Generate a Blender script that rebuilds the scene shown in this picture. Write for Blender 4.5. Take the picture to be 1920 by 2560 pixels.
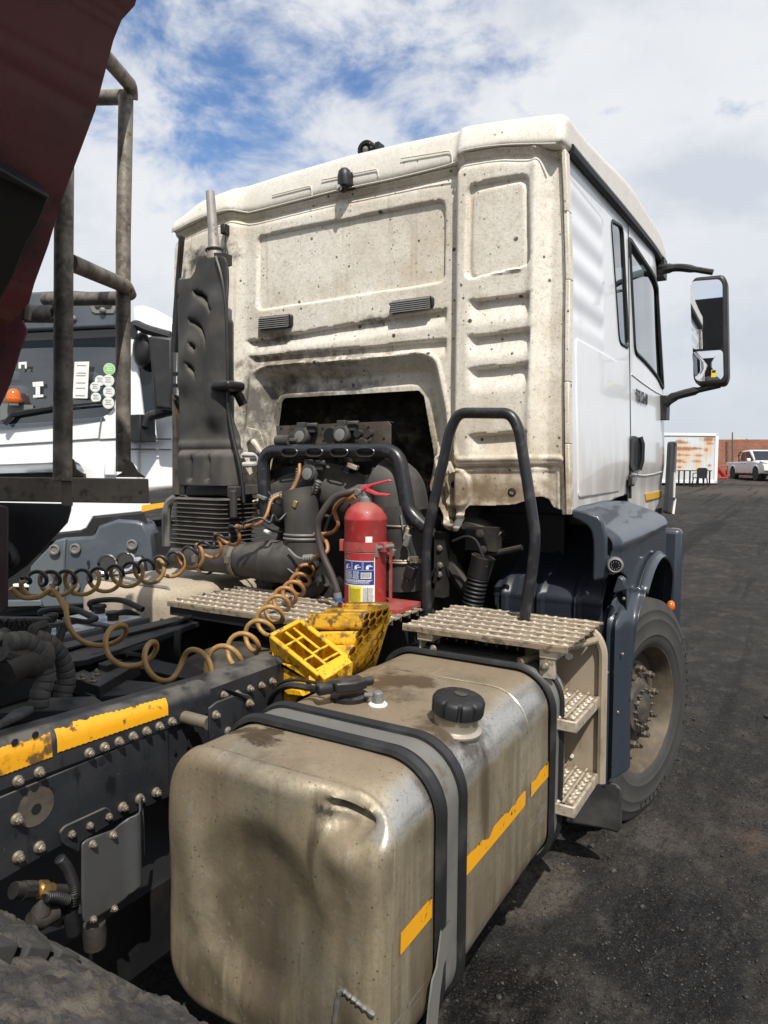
import bpy, bmesh, math, random
import numpy as np
from mathutils import Vector, Matrix
random.seed(7)
RNG = np.random.default_rng(11)
R = math.radians
SC = bpy.context.scene
for o in list(bpy.data.objects):
    bpy.data.objects.remove(o, do_unlink=True)

# ------------------------------------------------------------------ camera
cam_d = bpy.data.cameras.new('camera')
cam = bpy.data.objects.new('camera', cam_d)
SC.collection.objects.link(cam)
SC.camera = cam
cam_d.sensor_fit = 'VERTICAL'
cam_d.sensor_height = 24.0
cam_d.lens = 24.0 * 1762 / 2560
cam_d.clip_start = 0.05
cam_d.clip_end = 3000


def cam_matrix(loc, yaw, pitch, roll):
    F = Vector((-math.sin(yaw) * math.cos(pitch), math.cos(yaw) * math.cos(pitch), math.sin(pitch)))
    Rt = Vector((math.cos(yaw), math.sin(yaw), 0))
    U = Rt.cross(F)
    r = Rt * math.cos(roll) + U * math.sin(roll)
    u = U * math.cos(roll) - Rt * math.sin(roll)
    m = Matrix((r, u, -F)).transposed().to_4x4()
    m.translation = loc
    return m


cam.matrix_world = cam_matrix(Vector((1.806, -2.724, 1.656)), R(30.84), R(-3.62), R(0.37))

# ------------------------------------------------------------------ light
SUN_DIR = Vector((0.50, -0.52, 1.0)).normalized()
sun_d = bpy.data.lights.new('sun', 'SUN')
sun_d.energy = 5.0
sun_d.angle = R(0.55)
sun_d.color = (1.0, 0.95, 0.88)
sun = bpy.data.objects.new('sun', sun_d)
sun.rotation_euler = SUN_DIR.to_track_quat('Z', 'Y').to_euler()
sun.location = (20, -20, 40)
SC.collection.objects.link(sun)

world = bpy.data.worlds.new('World')
SC.world = world
world.use_nodes = True
wn, wl = world.node_tree.nodes, world.node_tree.links
wn.clear()


def wnode(t, **k):
    n = wn.new(t)
    for a, v in k.items():
        setattr(n, a, v)
    return n


w_out = wnode('ShaderNodeOutputWorld')
w_bg = wnode('ShaderNodeBackground')
w_bg.inputs['Strength'].default_value = 0.115
w_sky = wnode('ShaderNodeTexSky', sky_type='NISHITA', sun_disc=False)
w_sky.sun_elevation = math.asin(SUN_DIR.z)
w_sky.sun_rotation = math.atan2(SUN_DIR.x, SUN_DIR.y)
w_sky.altitude = 1500
w_sky.air_density = 1.0
w_sky.dust_density = 0.6
w_sky.ozone_density = 1.6
w_tc = wnode('ShaderNodeTexCoord')
w_sep = wnode('ShaderNodeSeparateXYZ')
wl.new(w_tc.outputs['Generated'], w_sep.inputs[0])


def wmath(op, a, b=None, c=None, clamp=False):
    n = wnode('ShaderNodeMath', operation=op, use_clamp=clamp)
    for i, v in enumerate((a, b, c)):
        if v is None:
            continue
        if isinstance(v, (int, float)):
            n.inputs[i].default_value = v
        else:
            wl.new(v, n.inputs[i])
    return n.outputs[0]


def wnoise(scale, detail, rough, dist, off):
    mp = wnode('ShaderNodeMapping')
    mp.inputs['Location'].default_value = off
    mp.inputs['Scale'].default_value = (1.0, 1.0, 1.75)
    wl.new(w_tc.outputs['Generated'], mp.inputs[0])
    n = wnode('ShaderNodeTexNoise')
    n.inputs['Scale'].default_value = scale
    n.inputs['Detail'].default_value = detail
    n.inputs['Roughness'].default_value = rough
    n.inputs['Distortion'].default_value = dist
    wl.new(mp.outputs[0], n.inputs['Vector'])
    return n.outputs['Fac']


def wramp(v, a, b):
    n = wnode('ShaderNodeMapRange', interpolation_type='SMOOTHSTEP')
    n.inputs[1].default_value = a
    n.inputs[2].default_value = b
    wl.new(v, n.inputs[0])
    return n.outputs[0]


# broken cloud: broad decks with ragged holes, blue between them
w_big = wnoise(2.3, 4, 0.5, 0.1, (4.3, 1.2, 0.4))
w_fine = wnoise(6.5, 10, 0.62, 0.25, (1.7, 8.2, 3.1))
w_dot = wnode('ShaderNodeVectorMath', operation='DOT_PRODUCT')
wl.new(w_tc.outputs['Generated'], w_dot.inputs[0])
w_dot.inputs[1].default_value = Vector((-0.545, 0.645, 0.535)).normalized()
w_gap = wramp(w_dot.outputs['Value'], 0.86, 1.0)
cov = wmath('ADD', wmath('MULTIPLY', w_big, 0.5), wmath('MULTIPLY', w_fine, 0.62))
cov = wmath('SUBTRACT', cov, wmath('MULTIPLY', w_gap, 0.092))
low = wramp(w_sep.outputs[2], 0.52, 0.22)
cov = wmath('ADD', cov, wmath('MULTIPLY', low, 0.11))
w_mask = wramp(cov, 0.375, 0.545)
w_shade = wnoise(4.2, 7, 0.58, 0.2, (9.1, 3.3, 0))
w_thick = wramp(cov, 0.50, 0.78)
w_cc = wnode('ShaderNodeMix', data_type='RGBA')
wl.new(wmath('SUBTRACT', wramp(w_shade, 0.30, 0.62), wmath('MULTIPLY', w_thick, 0.35), None, True), w_cc.inputs['Factor'])
w_cc.inputs['A'].default_value = (5.7, 6.1, 6.75, 1)
w_cc.inputs['B'].default_value = (7.6, 7.7, 7.9, 1)
w_blue = wnode('ShaderNodeMix', data_type='RGBA', blend_type='MULTIPLY')
w_blue.inputs['Factor'].default_value = 1
wl.new(w_sky.outputs[0], w_blue.inputs['A'])
w_blue.inputs['B'].default_value = (1.22, 1.42, 1.58, 1)
w_mix = wnode('ShaderNodeMix', data_type='RGBA')
wl.new(wmath('MULTIPLY', w_mask, 0.97), w_mix.inputs['Factor'])
wl.new(w_blue.outputs['Result'], w_mix.inputs['A'])
wl.new(w_cc.outputs['Result'], w_mix.inputs['B'])
# milky air close to the horizon
w_hz = wnode('ShaderNodeMix', data_type='RGBA')
wl.new(wmath('MULTIPLY', wramp(w_sep.outputs[2], 0.32, 0.0), 0.7), w_hz.inputs['Factor'])
wl.new(w_mix.outputs['Result'], w_hz.inputs['A'])
w_hz.inputs['B'].default_value = (5.3, 5.75, 6.35, 1)
wl.new(w_hz.outputs['Result'], w_bg.inputs['Color'])
wl.new(w_bg.outputs[0], w_out.inputs[0])

SC.view_settings.view_transform = 'Standard'
SC.view_settings.look = 'None'
SC.view_settings.exposure = 0.0
SC.view_settings.gamma = 1.0
SC.view_settings.use_curve_mapping = False
SC.cycles.max_bounces = 8
SC.cycles.transparent_max_bounces = 12

# ------------------------------------------------------------------ materials
MATS = {}


def M(name, col, rough=0.5, metal=0.0, layers=(), bump=None, coat=0.0, spec=0.5, trans=0.0, emit=None, coord='Object'):
    """Procedural principled material. layers: dicts, painted in order over the base colour."""
    if name in MATS:
        return MATS[name]
    m = bpy.data.materials.new(name)
    MATS[name] = m
    m.use_nodes = True
    nt = m.node_tree
    N, L = nt.nodes, nt.links
    b = N['Principled BSDF']
    b.inputs['Metallic'].default_value = metal
    b.inputs['Roughness'].default_value = rough
    b.inputs['Coat Weight'].default_value = coat
    b.inputs['Coat Roughness'].default_value = 0.06
    b.inputs['Specular IOR Level'].default_value = spec
    b.inputs['Transmission Weight'].default_value = trans
    if emit:
        b.inputs['Emission Color'].default_value = (*emit[0], 1)
        b.inputs['Emission Strength'].default_value = emit[1]
    tc = N.new('ShaderNodeTexCoord')
    geo = N.new('ShaderNodeNewGeometry')

    def vec(scale3, off):
        mp = N.new('ShaderNodeMapping')
        mp.inputs['Scale'].default_value = scale3
        mp.inputs['Location'].default_value = (off * 3.7, off * 1.3, off * 2.1)
        L.new(geo.outputs['Position'] if coord == 'World' else tc.outputs[coord], mp.inputs[0])
        return mp.outputs[0]

    def math_(op, a, bb):
        n = N.new('ShaderNodeMath')
        n.operation = op
        for i, v in enumerate((a, bb)):
            if isinstance(v, (int, float)):
                n.inputs[i].default_value = v
            else:
                L.new(v, n.inputs[i])
        return n.outputs[0]

    def rng(v, lo, hi, amt=1.0):
        n = N.new('ShaderNodeMapRange')
        n.interpolation_type = 'SMOOTHSTEP'
        n.inputs[1].default_value = lo
        n.inputs[2].default_value = hi
        n.inputs[4].default_value = amt
        L.new(v, n.inputs[0])
        return n.outputs[0]

    def fac(l, k):
        kind = l.get('kind', 'noise')
        s = l.get('scale', 5.0)
        st = l.get('stretch', (1, 1, 1))
        if kind == 'flat':
            return None
        if kind == 'up':
            sp = N.new('ShaderNodeSeparateXYZ')
            L.new(geo.outputs['Normal'], sp.inputs[0])
            f = rng(sp.outputs[2], l['lo'], l['hi'], l.get('amt', 1))
            if l.get('scale'):
                n = N.new('ShaderNodeTexNoise')
                n.inputs['Scale'].default_value = s
                n.inputs['Detail'].default_value = 6
                L.new(vec(st, k + 1), n.inputs['Vector'])
                f = math_('MULTIPLY', f, rng(n.outputs['Fac'], 0.3, 0.62))
            return f
        if kind == 'axis':      # stain along an axis of the object, in metres
            sp = N.new('ShaderNodeSeparateXYZ')
            L.new(geo.outputs['Position'] if l.get('world', True) else tc.outputs['Object'], sp.inputs[0])
            f = rng(sp.outputs['XYZ'.index(l['axis'])], l['lo'], l['hi'], l.get('amt', 1))
            if l.get('scale'):
                n = N.new('ShaderNodeTexNoise')
                n.inputs['Scale'].default_value = s
                n.inputs['Detail'].default_value = 7
                L.new(vec(st, k + 1), n.inputs['Vector'])
                f = math_('MULTIPLY', f, rng(n.outputs['Fac'], l.get('nlo', .3), l.get('nhi', .65)))
            return f
        if kind == 'spot':      # a stain or painted tone round a point of the place
            d = N.new('ShaderNodeVectorMath')
            d.operation = 'SUBTRACT'
            L.new(geo.outputs['Position'], d.inputs[0])
            d.inputs[1].default_value = l['at']
            sc = N.new('ShaderNodeVectorMath')
            sc.operation = 'MULTIPLY'
            L.new(d.outputs[0], sc.inputs[0])
            sc.inputs[1].default_value = [1.0 / q for q in l['size']]
            ln = N.new('ShaderNodeVectorMath')
            ln.operation = 'LENGTH'
            L.new(sc.outputs[0], ln.inputs[0])
            n = N.new('ShaderNodeTexNoise')
            n.inputs['Scale'].default_value = s
            n.inputs['Detail'].default_value = 7
            n.inputs['Roughness'].default_value = 0.65
            L.new(vec(st, k + 1), n.inputs['Vector'])
            q = math_('ADD', ln.outputs['Value'], math_('MULTIPLY', math_('SUBTRACT', n.outputs['Fac'], 0.5), l.get('wob', 1.2)))
            return rng(q, l.get('hi', 1.0), l.get('lo', 0.4), l.get('amt', 1))
        if kind == 'voronoi':
            n = N.new('ShaderNodeTexVoronoi')
            n.inputs['Scale'].default_value = s
            n.inputs['Randomness'].default_value = 1
            wv = vec(st, k + 1)
            L.new(wv, n.inputs['Vector'])
            f = rng(n.outputs['Distance'], l['hi'], l['lo'], l.get('amt', 1))
            if l.get('thin'):
                n2 = N.new('ShaderNodeTexNoise')
                n2.inputs['Scale'].default_value = s * 0.37
                n2.inputs['Detail'].default_value = 2
                L.new(vec((1, 1, 1), k + 9), n2.inputs['Vector'])
                f = math_('MULTIPLY', f, rng(n2.outputs['Fac'], l['thin'], l['thin'] + .06))
            return f
        n = N.new('ShaderNodeTexNoise')
        n.inputs['Scale'].default_value = s
        n.inputs['Detail'].default_value = l.get('detail', 7)
        n.inputs['Roughness'].default_value = l.get('nr', 0.6)
        n.inputs['Distortion'].default_value = l.get('dist', 0.0)
        L.new(vec(st, k + 1), n.inputs['Vector'])
        return rng(n.outputs['Fac'], l['lo'], l['hi'], l.get('amt', 1))

    prev = None
    prough = None
    pmetal = None
    for k, l in enumerate(layers):
        f = fac(l, k)
        mx = N.new('ShaderNodeMix')
        mx.data_type = 'RGBA'
        if prev is None:
            mx.inputs['A'].default_value = (*col, 1)
        else:
            L.new(prev, mx.inputs['A'])
        mx.inputs['B'].default_value = (*l['col'], 1)
        if f is None:
            mx.inputs['Factor'].default_value = l.get('amt', 1)
        else:
            L.new(f, mx.inputs['Factor'])
        prev = mx.outputs['Result']
        for key, cur, base in (('rough', prough, rough), ('metal', pmetal, metal)):
            if key in l:
                r = N.new('ShaderNodeMix')
                r.data_type = 'FLOAT'
                if cur is None:
                    r.inputs['A'].default_value = base
                else:
                    L.new(cur, r.inputs['A'])
                r.inputs['B'].default_value = l[key]
                if f is None:
                    r.inputs['Factor'].default_value = 1
                else:
                    L.new(f, r.inputs['Factor'])
                if key == 'rough':
                    prough = r.outputs['Result']
                else:
                    pmetal = r.outputs['Result']
    if prev is None:
        b.inputs['Base Color'].default_value = (*col, 1)
    else:
        L.new(prev, b.inputs['Base Color'])
    if prough is not None:
        L.new(prough, b.inputs['Roughness'])
    if pmetal is not None:
        L.new(pmetal, b.inputs['Metallic'])
    if bump:
        pb = None
        for (s, dist, *st) in bump:
            n = N.new('ShaderNodeTexNoise')
            n.inputs['Scale'].default_value = s
            n.inputs['Detail'].default_value = 6
            n.inputs['Roughness'].default_value = 0.6
            L.new(vec(st[0] if st else (1, 1, 1), 5), n.inputs['Vector'])
            bp = N.new('ShaderNodeBump')
            bp.inputs['Strength'].default_value = 1.0
            bp.inputs['Distance'].default_value = dist
            L.new(n.outputs['Fac'], bp.inputs['Height'])
            if pb is not None:
                L.new(pb, bp.inputs['Normal'])
            pb = bp.outputs[0]
        L.new(pb, b.inputs['Normal'])
    return m


def glass(name, tint, refl=0.9, base=0.03, rough=0.02):
    """Sheet glass: what lies behind it shows tinted, the sky mirrors on it."""
    if name in MATS:
        return MATS[name]
    m = bpy.data.materials.new(name)
    MATS[name] = m
    m.use_nodes = True
    N, L = m.node_tree.nodes, m.node_tree.links
    N.remove(N['Principled BSDF'])
    out = N['Material Output']
    tr = N.new('ShaderNodeBsdfTransparent')
    tr.inputs[0].default_value = (*tint, 1)
    gl = N.new('ShaderNodeBsdfGlossy')
    gl.inputs['Roughness'].default_value = rough
    gl.inputs[0].default_value = (refl, refl, refl, 1)
    fr = N.new('ShaderNodeFresnel')
    fr.inputs[0].default_value = 1.52
    mx = N.new('ShaderNodeMixShader')
    mm = N.new('ShaderNodeMath')
    mm.operation = 'MULTIPLY_ADD'
    mm.inputs[1].default_value = 1.6
    mm.inputs[2].default_value = base
    mm.use_clamp = True
    L.new(fr.outputs[0], mm.inputs[0])
    L.new(mm.outputs[0], mx.inputs[0])
    L.new(tr.outputs[0], mx.inputs[1])
    L.new(gl.outputs[0], mx.inputs[2])
    L.new(mx.outputs[0], out.inputs[0])
    return m


# ------------------------------------------------------------------ noise in numpy
def _hash(ix, iy, iz):
    h = (ix.astype(np.int64) * 374761393 + iy.astype(np.int64) * 668265263 + iz.astype(np.int64) * 2147483647) & 0x7fffffff
    h = ((h ^ (h >> 13)) * 1274126177) & 0x7fffffff
    return ((h ^ (h >> 16)) & 0xffff) / 65535.0


def vnoise(x, y, z=0.0):
    x, y = np.asarray(x, float), np.asarray(y, float)
    z = np.zeros_like(x) + z
    x0, y0, z0 = np.floor(x), np.floor(y), np.floor(z)
    fx, fy, fz = x - x0, y - y0, z - z0
    fx, fy, fz = [t * t * (3 - 2 * t) for t in (fx, fy, fz)]
    r = 0
    for i in (0, 1):
        for j in (0, 1):
            for k in (0, 1):
                w = (fx if i else 1 - fx) * (fy if j else 1 - fy) * (fz if k else 1 - fz)
                r = r + w * _hash(x0 + i, y0 + j, z0 + k)
    return r * 2 - 1


def fbm(x, y, z=0.0, o=4, g=0.5):
    a, s, t = 1.0, 1.0, 0.0
    for k in range(o):
        t = t + a * vnoise(np.asarray(x) * s + 17.3 * k, np.asarray(y) * s + 5.1 * k, np.asarray(z) * s + 3.3 * k)
        a *= g
        s *= 2.03
    return t


def sst(d, a, b):
    t = np.clip((np.asarray(d, float) - a) / (b - a), 0, 1)
    return t * t * (3 - 2 * t)


# ------------------------------------------------------------------ objects
ORG = {}


def link(o, parent=None, origin=(0, 0, 0)):
    SC.collection.objects.link(o)
    origin = Vector(origin)
    ORG[o.name] = origin
    if parent is not None:
        o.parent = parent
        o.location = origin - ORG[parent.name]
    else:
        o.location = origin
    return o


def tag(o, label=None, cat=None, group=None, kind=None):
    if label:
        o['label'] = label
    if cat:
        o['category'] = cat
    if group:
        o['group'] = group
    if kind:
        o['kind'] = kind
    return o


def thing(name, label, cat, loc=(0, 0, 0), group=None):
    o = bpy.data.objects.new(name, None)
    o.empty_display_size = 0.1
    link(o, None, loc)
    return tag(o, label, cat, group)


def make(name, verts, faces, mat, parent=None, sharp=35, label=None, bevel=0.0, solid=0.0, bseg=2, origin=None):
    verts = np.asarray(verts, dtype=float).reshape(-1, 3)
    if origin is None:
        origin = (verts.min(0) + verts.max(0)) / 2
    me = bpy.data.meshes.new(name)
    me.from_pydata((verts - np.asarray(origin)).tolist(), [], [tuple(int(i) for i in f) for f in faces])
    me.update()
    o = bpy.data.objects.new(name, me)
    link(o, parent, origin)
    mats = mat if isinstance(mat, (list, tuple)) else [mat]
    for mm in mats:
        me.materials.append(mm)
    if sharp is not None:
        me.polygons.foreach_set('use_smooth', [True] * len(me.polygons))
        me.set_sharp_from_angle(angle=R(sharp))
    if solid:
        s = o.modifiers.new('thickness', 'SOLIDIFY')
        s.thickness = abs(solid)
        s.offset = -1 if solid > 0 else 1
    if bevel:
        bv = o.modifiers.new('edges', 'BEVEL')
        bv.width = bevel
        bv.segments = bseg
        bv.limit_method = 'ANGLE'
        bv.angle_limit = R(40)
        bv.harden_normals = False
    if label:
        o['label'] = label
    return o


def inst(src, name, parent, loc, rot=None, scale=None):
    """another object on the same mesh, at a world place"""
    o = src.copy()
    o.name = name
    SC.collection.objects.link(o)
    ORG[o.name] = Vector(loc)
    o.parent = parent
    o.location = Vector(loc) - (ORG[parent.name] if parent else Vector((0, 0, 0)))
    if rot is not None:
        o.rotation_euler = rot
    if scale is not None:
        o.scale = scale
    return o


def smooth_path(pts, n=8, closed=False):
    P = [Vector(p) for p in pts]
    out = []
    m = len(P)
    rng_ = range(m) if closed else range(m - 1)
    for i in rng_:
        if closed:
            a, b, c, d = P[i - 1], P[i], P[(i + 1) % m], P[(i + 2) % m]
        else:
            b, c = P[i], P[i + 1]
            a = P[i - 1] if i > 0 else b * 2 - c
            d = P[i + 2] if i + 2 < m else c * 2 - b
        for k in range(n):
            t = k / n
            out.append(0.5 * ((2 * b) + (c - a) * t + (2 * a - 5 * b + 4 * c - d) * t * t + (3 * b - a - 3 * c + d) * t ** 3))
    if not closed:
        out.append(P[-1])
    return out


def fillet_path(pts, r, n=6):
    """polyline in space with its corners rounded"""
    P = [Vector(p) for p in pts]
    out = [P[0]]
    for i in range(1, len(P) - 1):
        a, b, c = P[i - 1], P[i], P[i + 1]
        u, v = (a - b), (c - b)
        rr = min(r, u.length * 0.48, v.length * 0.48)
        p0, p1 = b + u.normalized() * rr, b + v.normalized() * rr
        for k in range(n + 1):
            t = k / n
            out.append(p0 * (1 - t) ** 2 + b * 2 * t * (1 - t) + p1 * t * t)
    out.append(P[-1])
    return out


# kinds whose shapes each become an object of their own
SEPARATE = set("""mirror_arm valve_block_pipe coolant_pipe chock_holder windscreen_pillar grommet rivet bearer battery_cap battery_cable loom_cable
engine_cable hose_clamp clip clip_boss cross_plate crossmember gusset weld_bead cable_spring ribbed_hose web_hole panel_hole visor_screw lamp_reflector
wire_clip paper_slip frame_rail support_block pressed_frame engine_bay_bulkhead panel_backing container_frame chock_cheek tread_edge bumper_opening
stiffener tie_hook hinge_bracket suspension_bolt truck_wheel mirror_strut""".split())


class MB:
    """collects shapes that become one mesh object"""

    def __init__(self, M_=None):
        self.v, self.f, self.M, self.s = [], [], M_, []

    def add(self, vs, fs):
        o = len(self.v)
        self.s.append((o, len(self.f)))
        for p in vs:
            p = Vector(p)
            self.v.append(self.M @ p if self.M else p)
        self.f += [tuple(i + o for i in q) for q in fs]
        return self

    def box(self, c, s, rot=None):
        hx, hy, hz = s[0] / 2, s[1] / 2, s[2] / 2
        vs = [Vector((x, y, z)) for x in (-hx, hx) for y in (-hy, hy) for z in (-hz, hz)]
        if rot is not None:
            vs = [rot @ q for q in vs]
        c = Vector(c)
        return self.add([q + c for q in vs], [(0, 1, 3, 2), (4, 6, 7, 5), (0, 4, 5, 1), (2, 3, 7, 6), (0, 2, 6, 4), (1, 5, 7, 3)])

    def b2(self, lo, hi):
        return self.box([(a + b) / 2 for a, b in zip(lo, hi)], [abs(b - a) for a, b in zip(lo, hi)])

    def tube(self, pts, r, n=10, cap=True, closed=False):
        P = [Vector(p) for p in pts]
        m = len(P)
        rs = r if isinstance(r, (list, tuple, np.ndarray)) else [r] * m
        T = []
        for i in range(m):
            if closed:
                t = P[(i + 1) % m] - P[i - 1]
            else:
                t = P[min(i + 1, m - 1)] - P[max(i - 1, 0)]
            T.append(t.normalized() if t.length > 1e-9 else Vector((0, 0, 1)))
        a = T[0].orthogonal().normalized()
        vs, fs = [], []
        for i in range(m):
            if i:
                q = T[i - 1].rotation_difference(T[i])
                a = q @ a
                a = (a - T[i] * a.dot(T[i])).normalized()
            b = T[i].cross(a)
            for k in range(n):
                th = 2 * math.pi * k / n
                vs.append(P[i] + (a * math.cos(th) + b * math.sin(th)) * rs[i])
        for i in range(m if closed else m - 1):
            i2 = (i + 1) % m
            for k in range(n):
                k2 = (k + 1) % n
                fs.append((i * n + k, i * n + k2, i2 * n + k2, i2 * n + k))
        if cap and not closed:
            fs.append(tuple(range(n - 1, -1, -1)))
            fs.append(tuple((m - 1) * n + k for k in range(n)))
        return self.add(vs, fs)

    def cyl(self, a, b, r, r2=None, n=16, cap=True):
        return self.tube([a, b], [r, r if r2 is None else r2], n, cap)

    def lathe(self, prof, at, axis=(0, 0, 1), n=24, cap=True):
        """prof: (radius, height) along the axis from 'at'"""
        ax = Vector(axis).normalized()
        a = ax.orthogonal().normalized()
        b = ax.cross(a)
        at = Vector(at)
        vs, fs = [], []
        for (r, h) in prof:
            for k in range(n):
                th = 2 * math.pi * k / n
                vs.append(at + ax * h + (a * math.cos(th) + b * math.sin(th)) * max(r, 1e-5))
        for i in range(len(prof) - 1):
            for k in range(n):
                k2 = (k + 1) % n
                fs.append((i * n + k, i * n + k2, (i + 1) * n + k2, (i + 1) * n + k))
        if cap:
            fs.append(tuple(range(n - 1, -1, -1)))
            fs.append(tuple((len(prof) - 1) * n + k for k in range(n)))
        return self.add(vs, fs)

    def prism(self, poly, ext):
        """poly: 3D points of a flat outline; ext: extrusion vector"""
        n = len(poly)
        e = Vector(ext)
        P = [Vector(p) for p in poly]
        fs = [tuple(range(n - 1, -1, -1)), tuple(range(n, 2 * n))]
        fs += [(i, (i + 1) % n, n + (i + 1) % n, n + i) for i in range(n)]
        return self.add(P + [p + e for p in P], fs)

    def ball(self, c, r, sx=1, sy=1, sz=1, n=12):
        vs, fs = [], []
        c = Vector(c)
        for i in range(n + 1):
            ph = math.pi * i / n
            for k in range(n * 2):
                th = math.pi * k / n
                vs.append(c + Vector((sx * r * math.sin(ph) * math.cos(th), sy * r * math.sin(ph) * math.sin(th), sz * r * math.cos(ph))))
        m = n * 2
        for i in range(n):
            for k in range(m):
                fs.append((i * m + k, (i + 1) * m + k, (i + 1) * m + (k + 1) % m, i * m + (k + 1) % m))
        return self.add(vs, fs)

    def bolt(self, at, axis, r=0.012, h=0.012, stud=0.012, flange=True):
        at, ax = Vector(at), Vector(axis).normalized()
        if flange:
            self.lathe([(r * 1.45, 0), (r * 1.45, 0.003), (r * 1.05, 0.006)], at, ax, 12)
        self.lathe([(r, 0.0), (r, h), (r * 0.85, h + 0.0015)], at + ax * 0.004, ax, 6)
        if stud:
            self.lathe([(r * 0.52, 0), (r * 0.52, h + stud), (r * 0.4, h + stud + 0.002)], at, ax, 8)
        return self

    def build(self, name, mat, parent=None, **k):
        V = [tuple(q) for q in self.v]
        if name in SEPARATE and len(self.s) > 1:
            first = None
            ends = self.s[1:] + [(len(V), len(self.f))]
            for (v0, f0), (v1, f1) in zip(self.s, ends):
                o = make(name, V[v0:v1], [tuple(i - v0 for i in q) for q in self.f[f0:f1]], mat, parent, **k)
                first = first or o
            return first
        return make(name, V, self.f, mat, parent, **k)


def rnd(poly, r, n=5):
    """2-D outline with rounded corners"""
    out = []
    m = len(poly)
    rs = r if isinstance(r, (list, tuple)) else [r] * m
    for i in range(m):
        a, b, c = [np.asarray(poly[j % m], float)[:2] for j in (i - 1, i, i + 1)]
        u, v = a - b, c - b
        lu, lv = np.hypot(*u), np.hypot(*v)
        rr = min(rs[i], lu * .48, lv * .48)
        if rr < 1e-4:
            out.append(tuple(b))
            continue
        p0, p1 = b + u / lu * rr, b + v / lv * rr
        for k in range(n + 1):
            t = k / n
            out.append(tuple(p0 * (1 - t) ** 2 + b * 2 * t * (1 - t) + p1 * t * t))
    return out


def inpoly(x, y, poly):
    c = np.zeros(x.shape, bool)
    n = len(poly)
    for i in range(n):
        x0, y0 = poly[i - 1]
        x1, y1 = poly[i]
        if y0 == y1:
            continue
        c ^= ((y0 > y) != (y1 > y)) & (x < (x1 - x0) * (y - y0) / (y1 - y0) + x0)
    return c


def pdist(x, y, poly, closed=True):
    """distance to an outline and its nearest point"""
    best = np.full(x.shape, 1e9)
    bx, by = np.zeros(x.shape), np.zeros(x.shape)
    n = len(poly)
    for i in range(0 if closed else 1, n):
        x0, y0 = poly[i - 1]
        x1, y1 = poly[i]
        dx, dy = x1 - x0, y1 - y0
        L2 = dx * dx + dy * dy
        if L2 < 1e-12:
            continue
        t = np.clip(((x - x0) * dx + (y - y0) * dy) / L2, 0, 1)
        qx, qy = x0 + t * dx, y0 + t * dy
        d = np.hypot(x - qx, y - qy)
        m = d < best
        best = np.where(m, d, best)
        bx, by = np.where(m, qx, bx), np.where(m, qy, by)
    return best, bx, by


def sdf(x, y, poly):
    d, _, _ = pdist(x, y, poly)
    return np.where(inpoly(x, y, poly), -d, d)


def sheet(name, mat, parent, outer, holes, step, f3, sharp=50, solid=0.0, label=None, flip=False):
    """a pressed sheet: outline + openings, f3(u, v) -> x, y, z arrays (relief included)"""
    us, vs_ = [q[0] for q in outer], [q[1] for q in outer]
    nu = max(2, int((max(us) - min(us)) / step) + 3)
    nv = max(2, int((max(vs_) - min(vs_)) / step) + 3)
    U, V = np.meshgrid(min(us) - step + np.arange(nu + 1) * step, min(vs_) - step + np.arange(nv + 1) * step, indexing='ij')
    ins = inpoly(U, V, outer)
    for h in holes:
        ins &= ~inpoly(U, V, h)
    nb = np.zeros_like(ins)
    pad = np.pad(ins, 1)
    for a in (0, 1, 2):
        for b in (0, 1, 2):
            nb |= pad[a:a + ins.shape[0], b:b + ins.shape[1]]
    edge = nb & ~ins
    eu, ev = U[edge], V[edge]
    best, bx, by = pdist(eu, ev, outer)
    for h in holes:
        d2, hx, hy = pdist(eu, ev, h)
        m = d2 < best
        best, bx, by = np.where(m, d2, best), np.where(m, hx, bx), np.where(m, hy, by)
    U[edge], V[edge] = bx, by
    keep = nb
    idx = -np.ones(ins.shape, int)
    idx[keep] = np.arange(keep.sum())
    k4 = keep[:-1, :-1] & keep[1:, :-1] & keep[1:, 1:] & keep[:-1, 1:]
    any_ = ins[:-1, :-1] | ins[1:, :-1] | ins[1:, 1:] | ins[:-1, 1:]
    q = k4 & any_
    F = np.stack([idx[:-1, :-1][q], idx[1:, :-1][q], idx[1:, 1:][q], idx[:-1, 1:][q]], 1)
    if flip:
        F = F[:, ::-1]
    x, y, z = f3(U[keep], V[keep])
    return make(name, np.stack([x, y, z], 1), F.tolist(), mat, parent, sharp=sharp, solid=solid, label=label)


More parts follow.
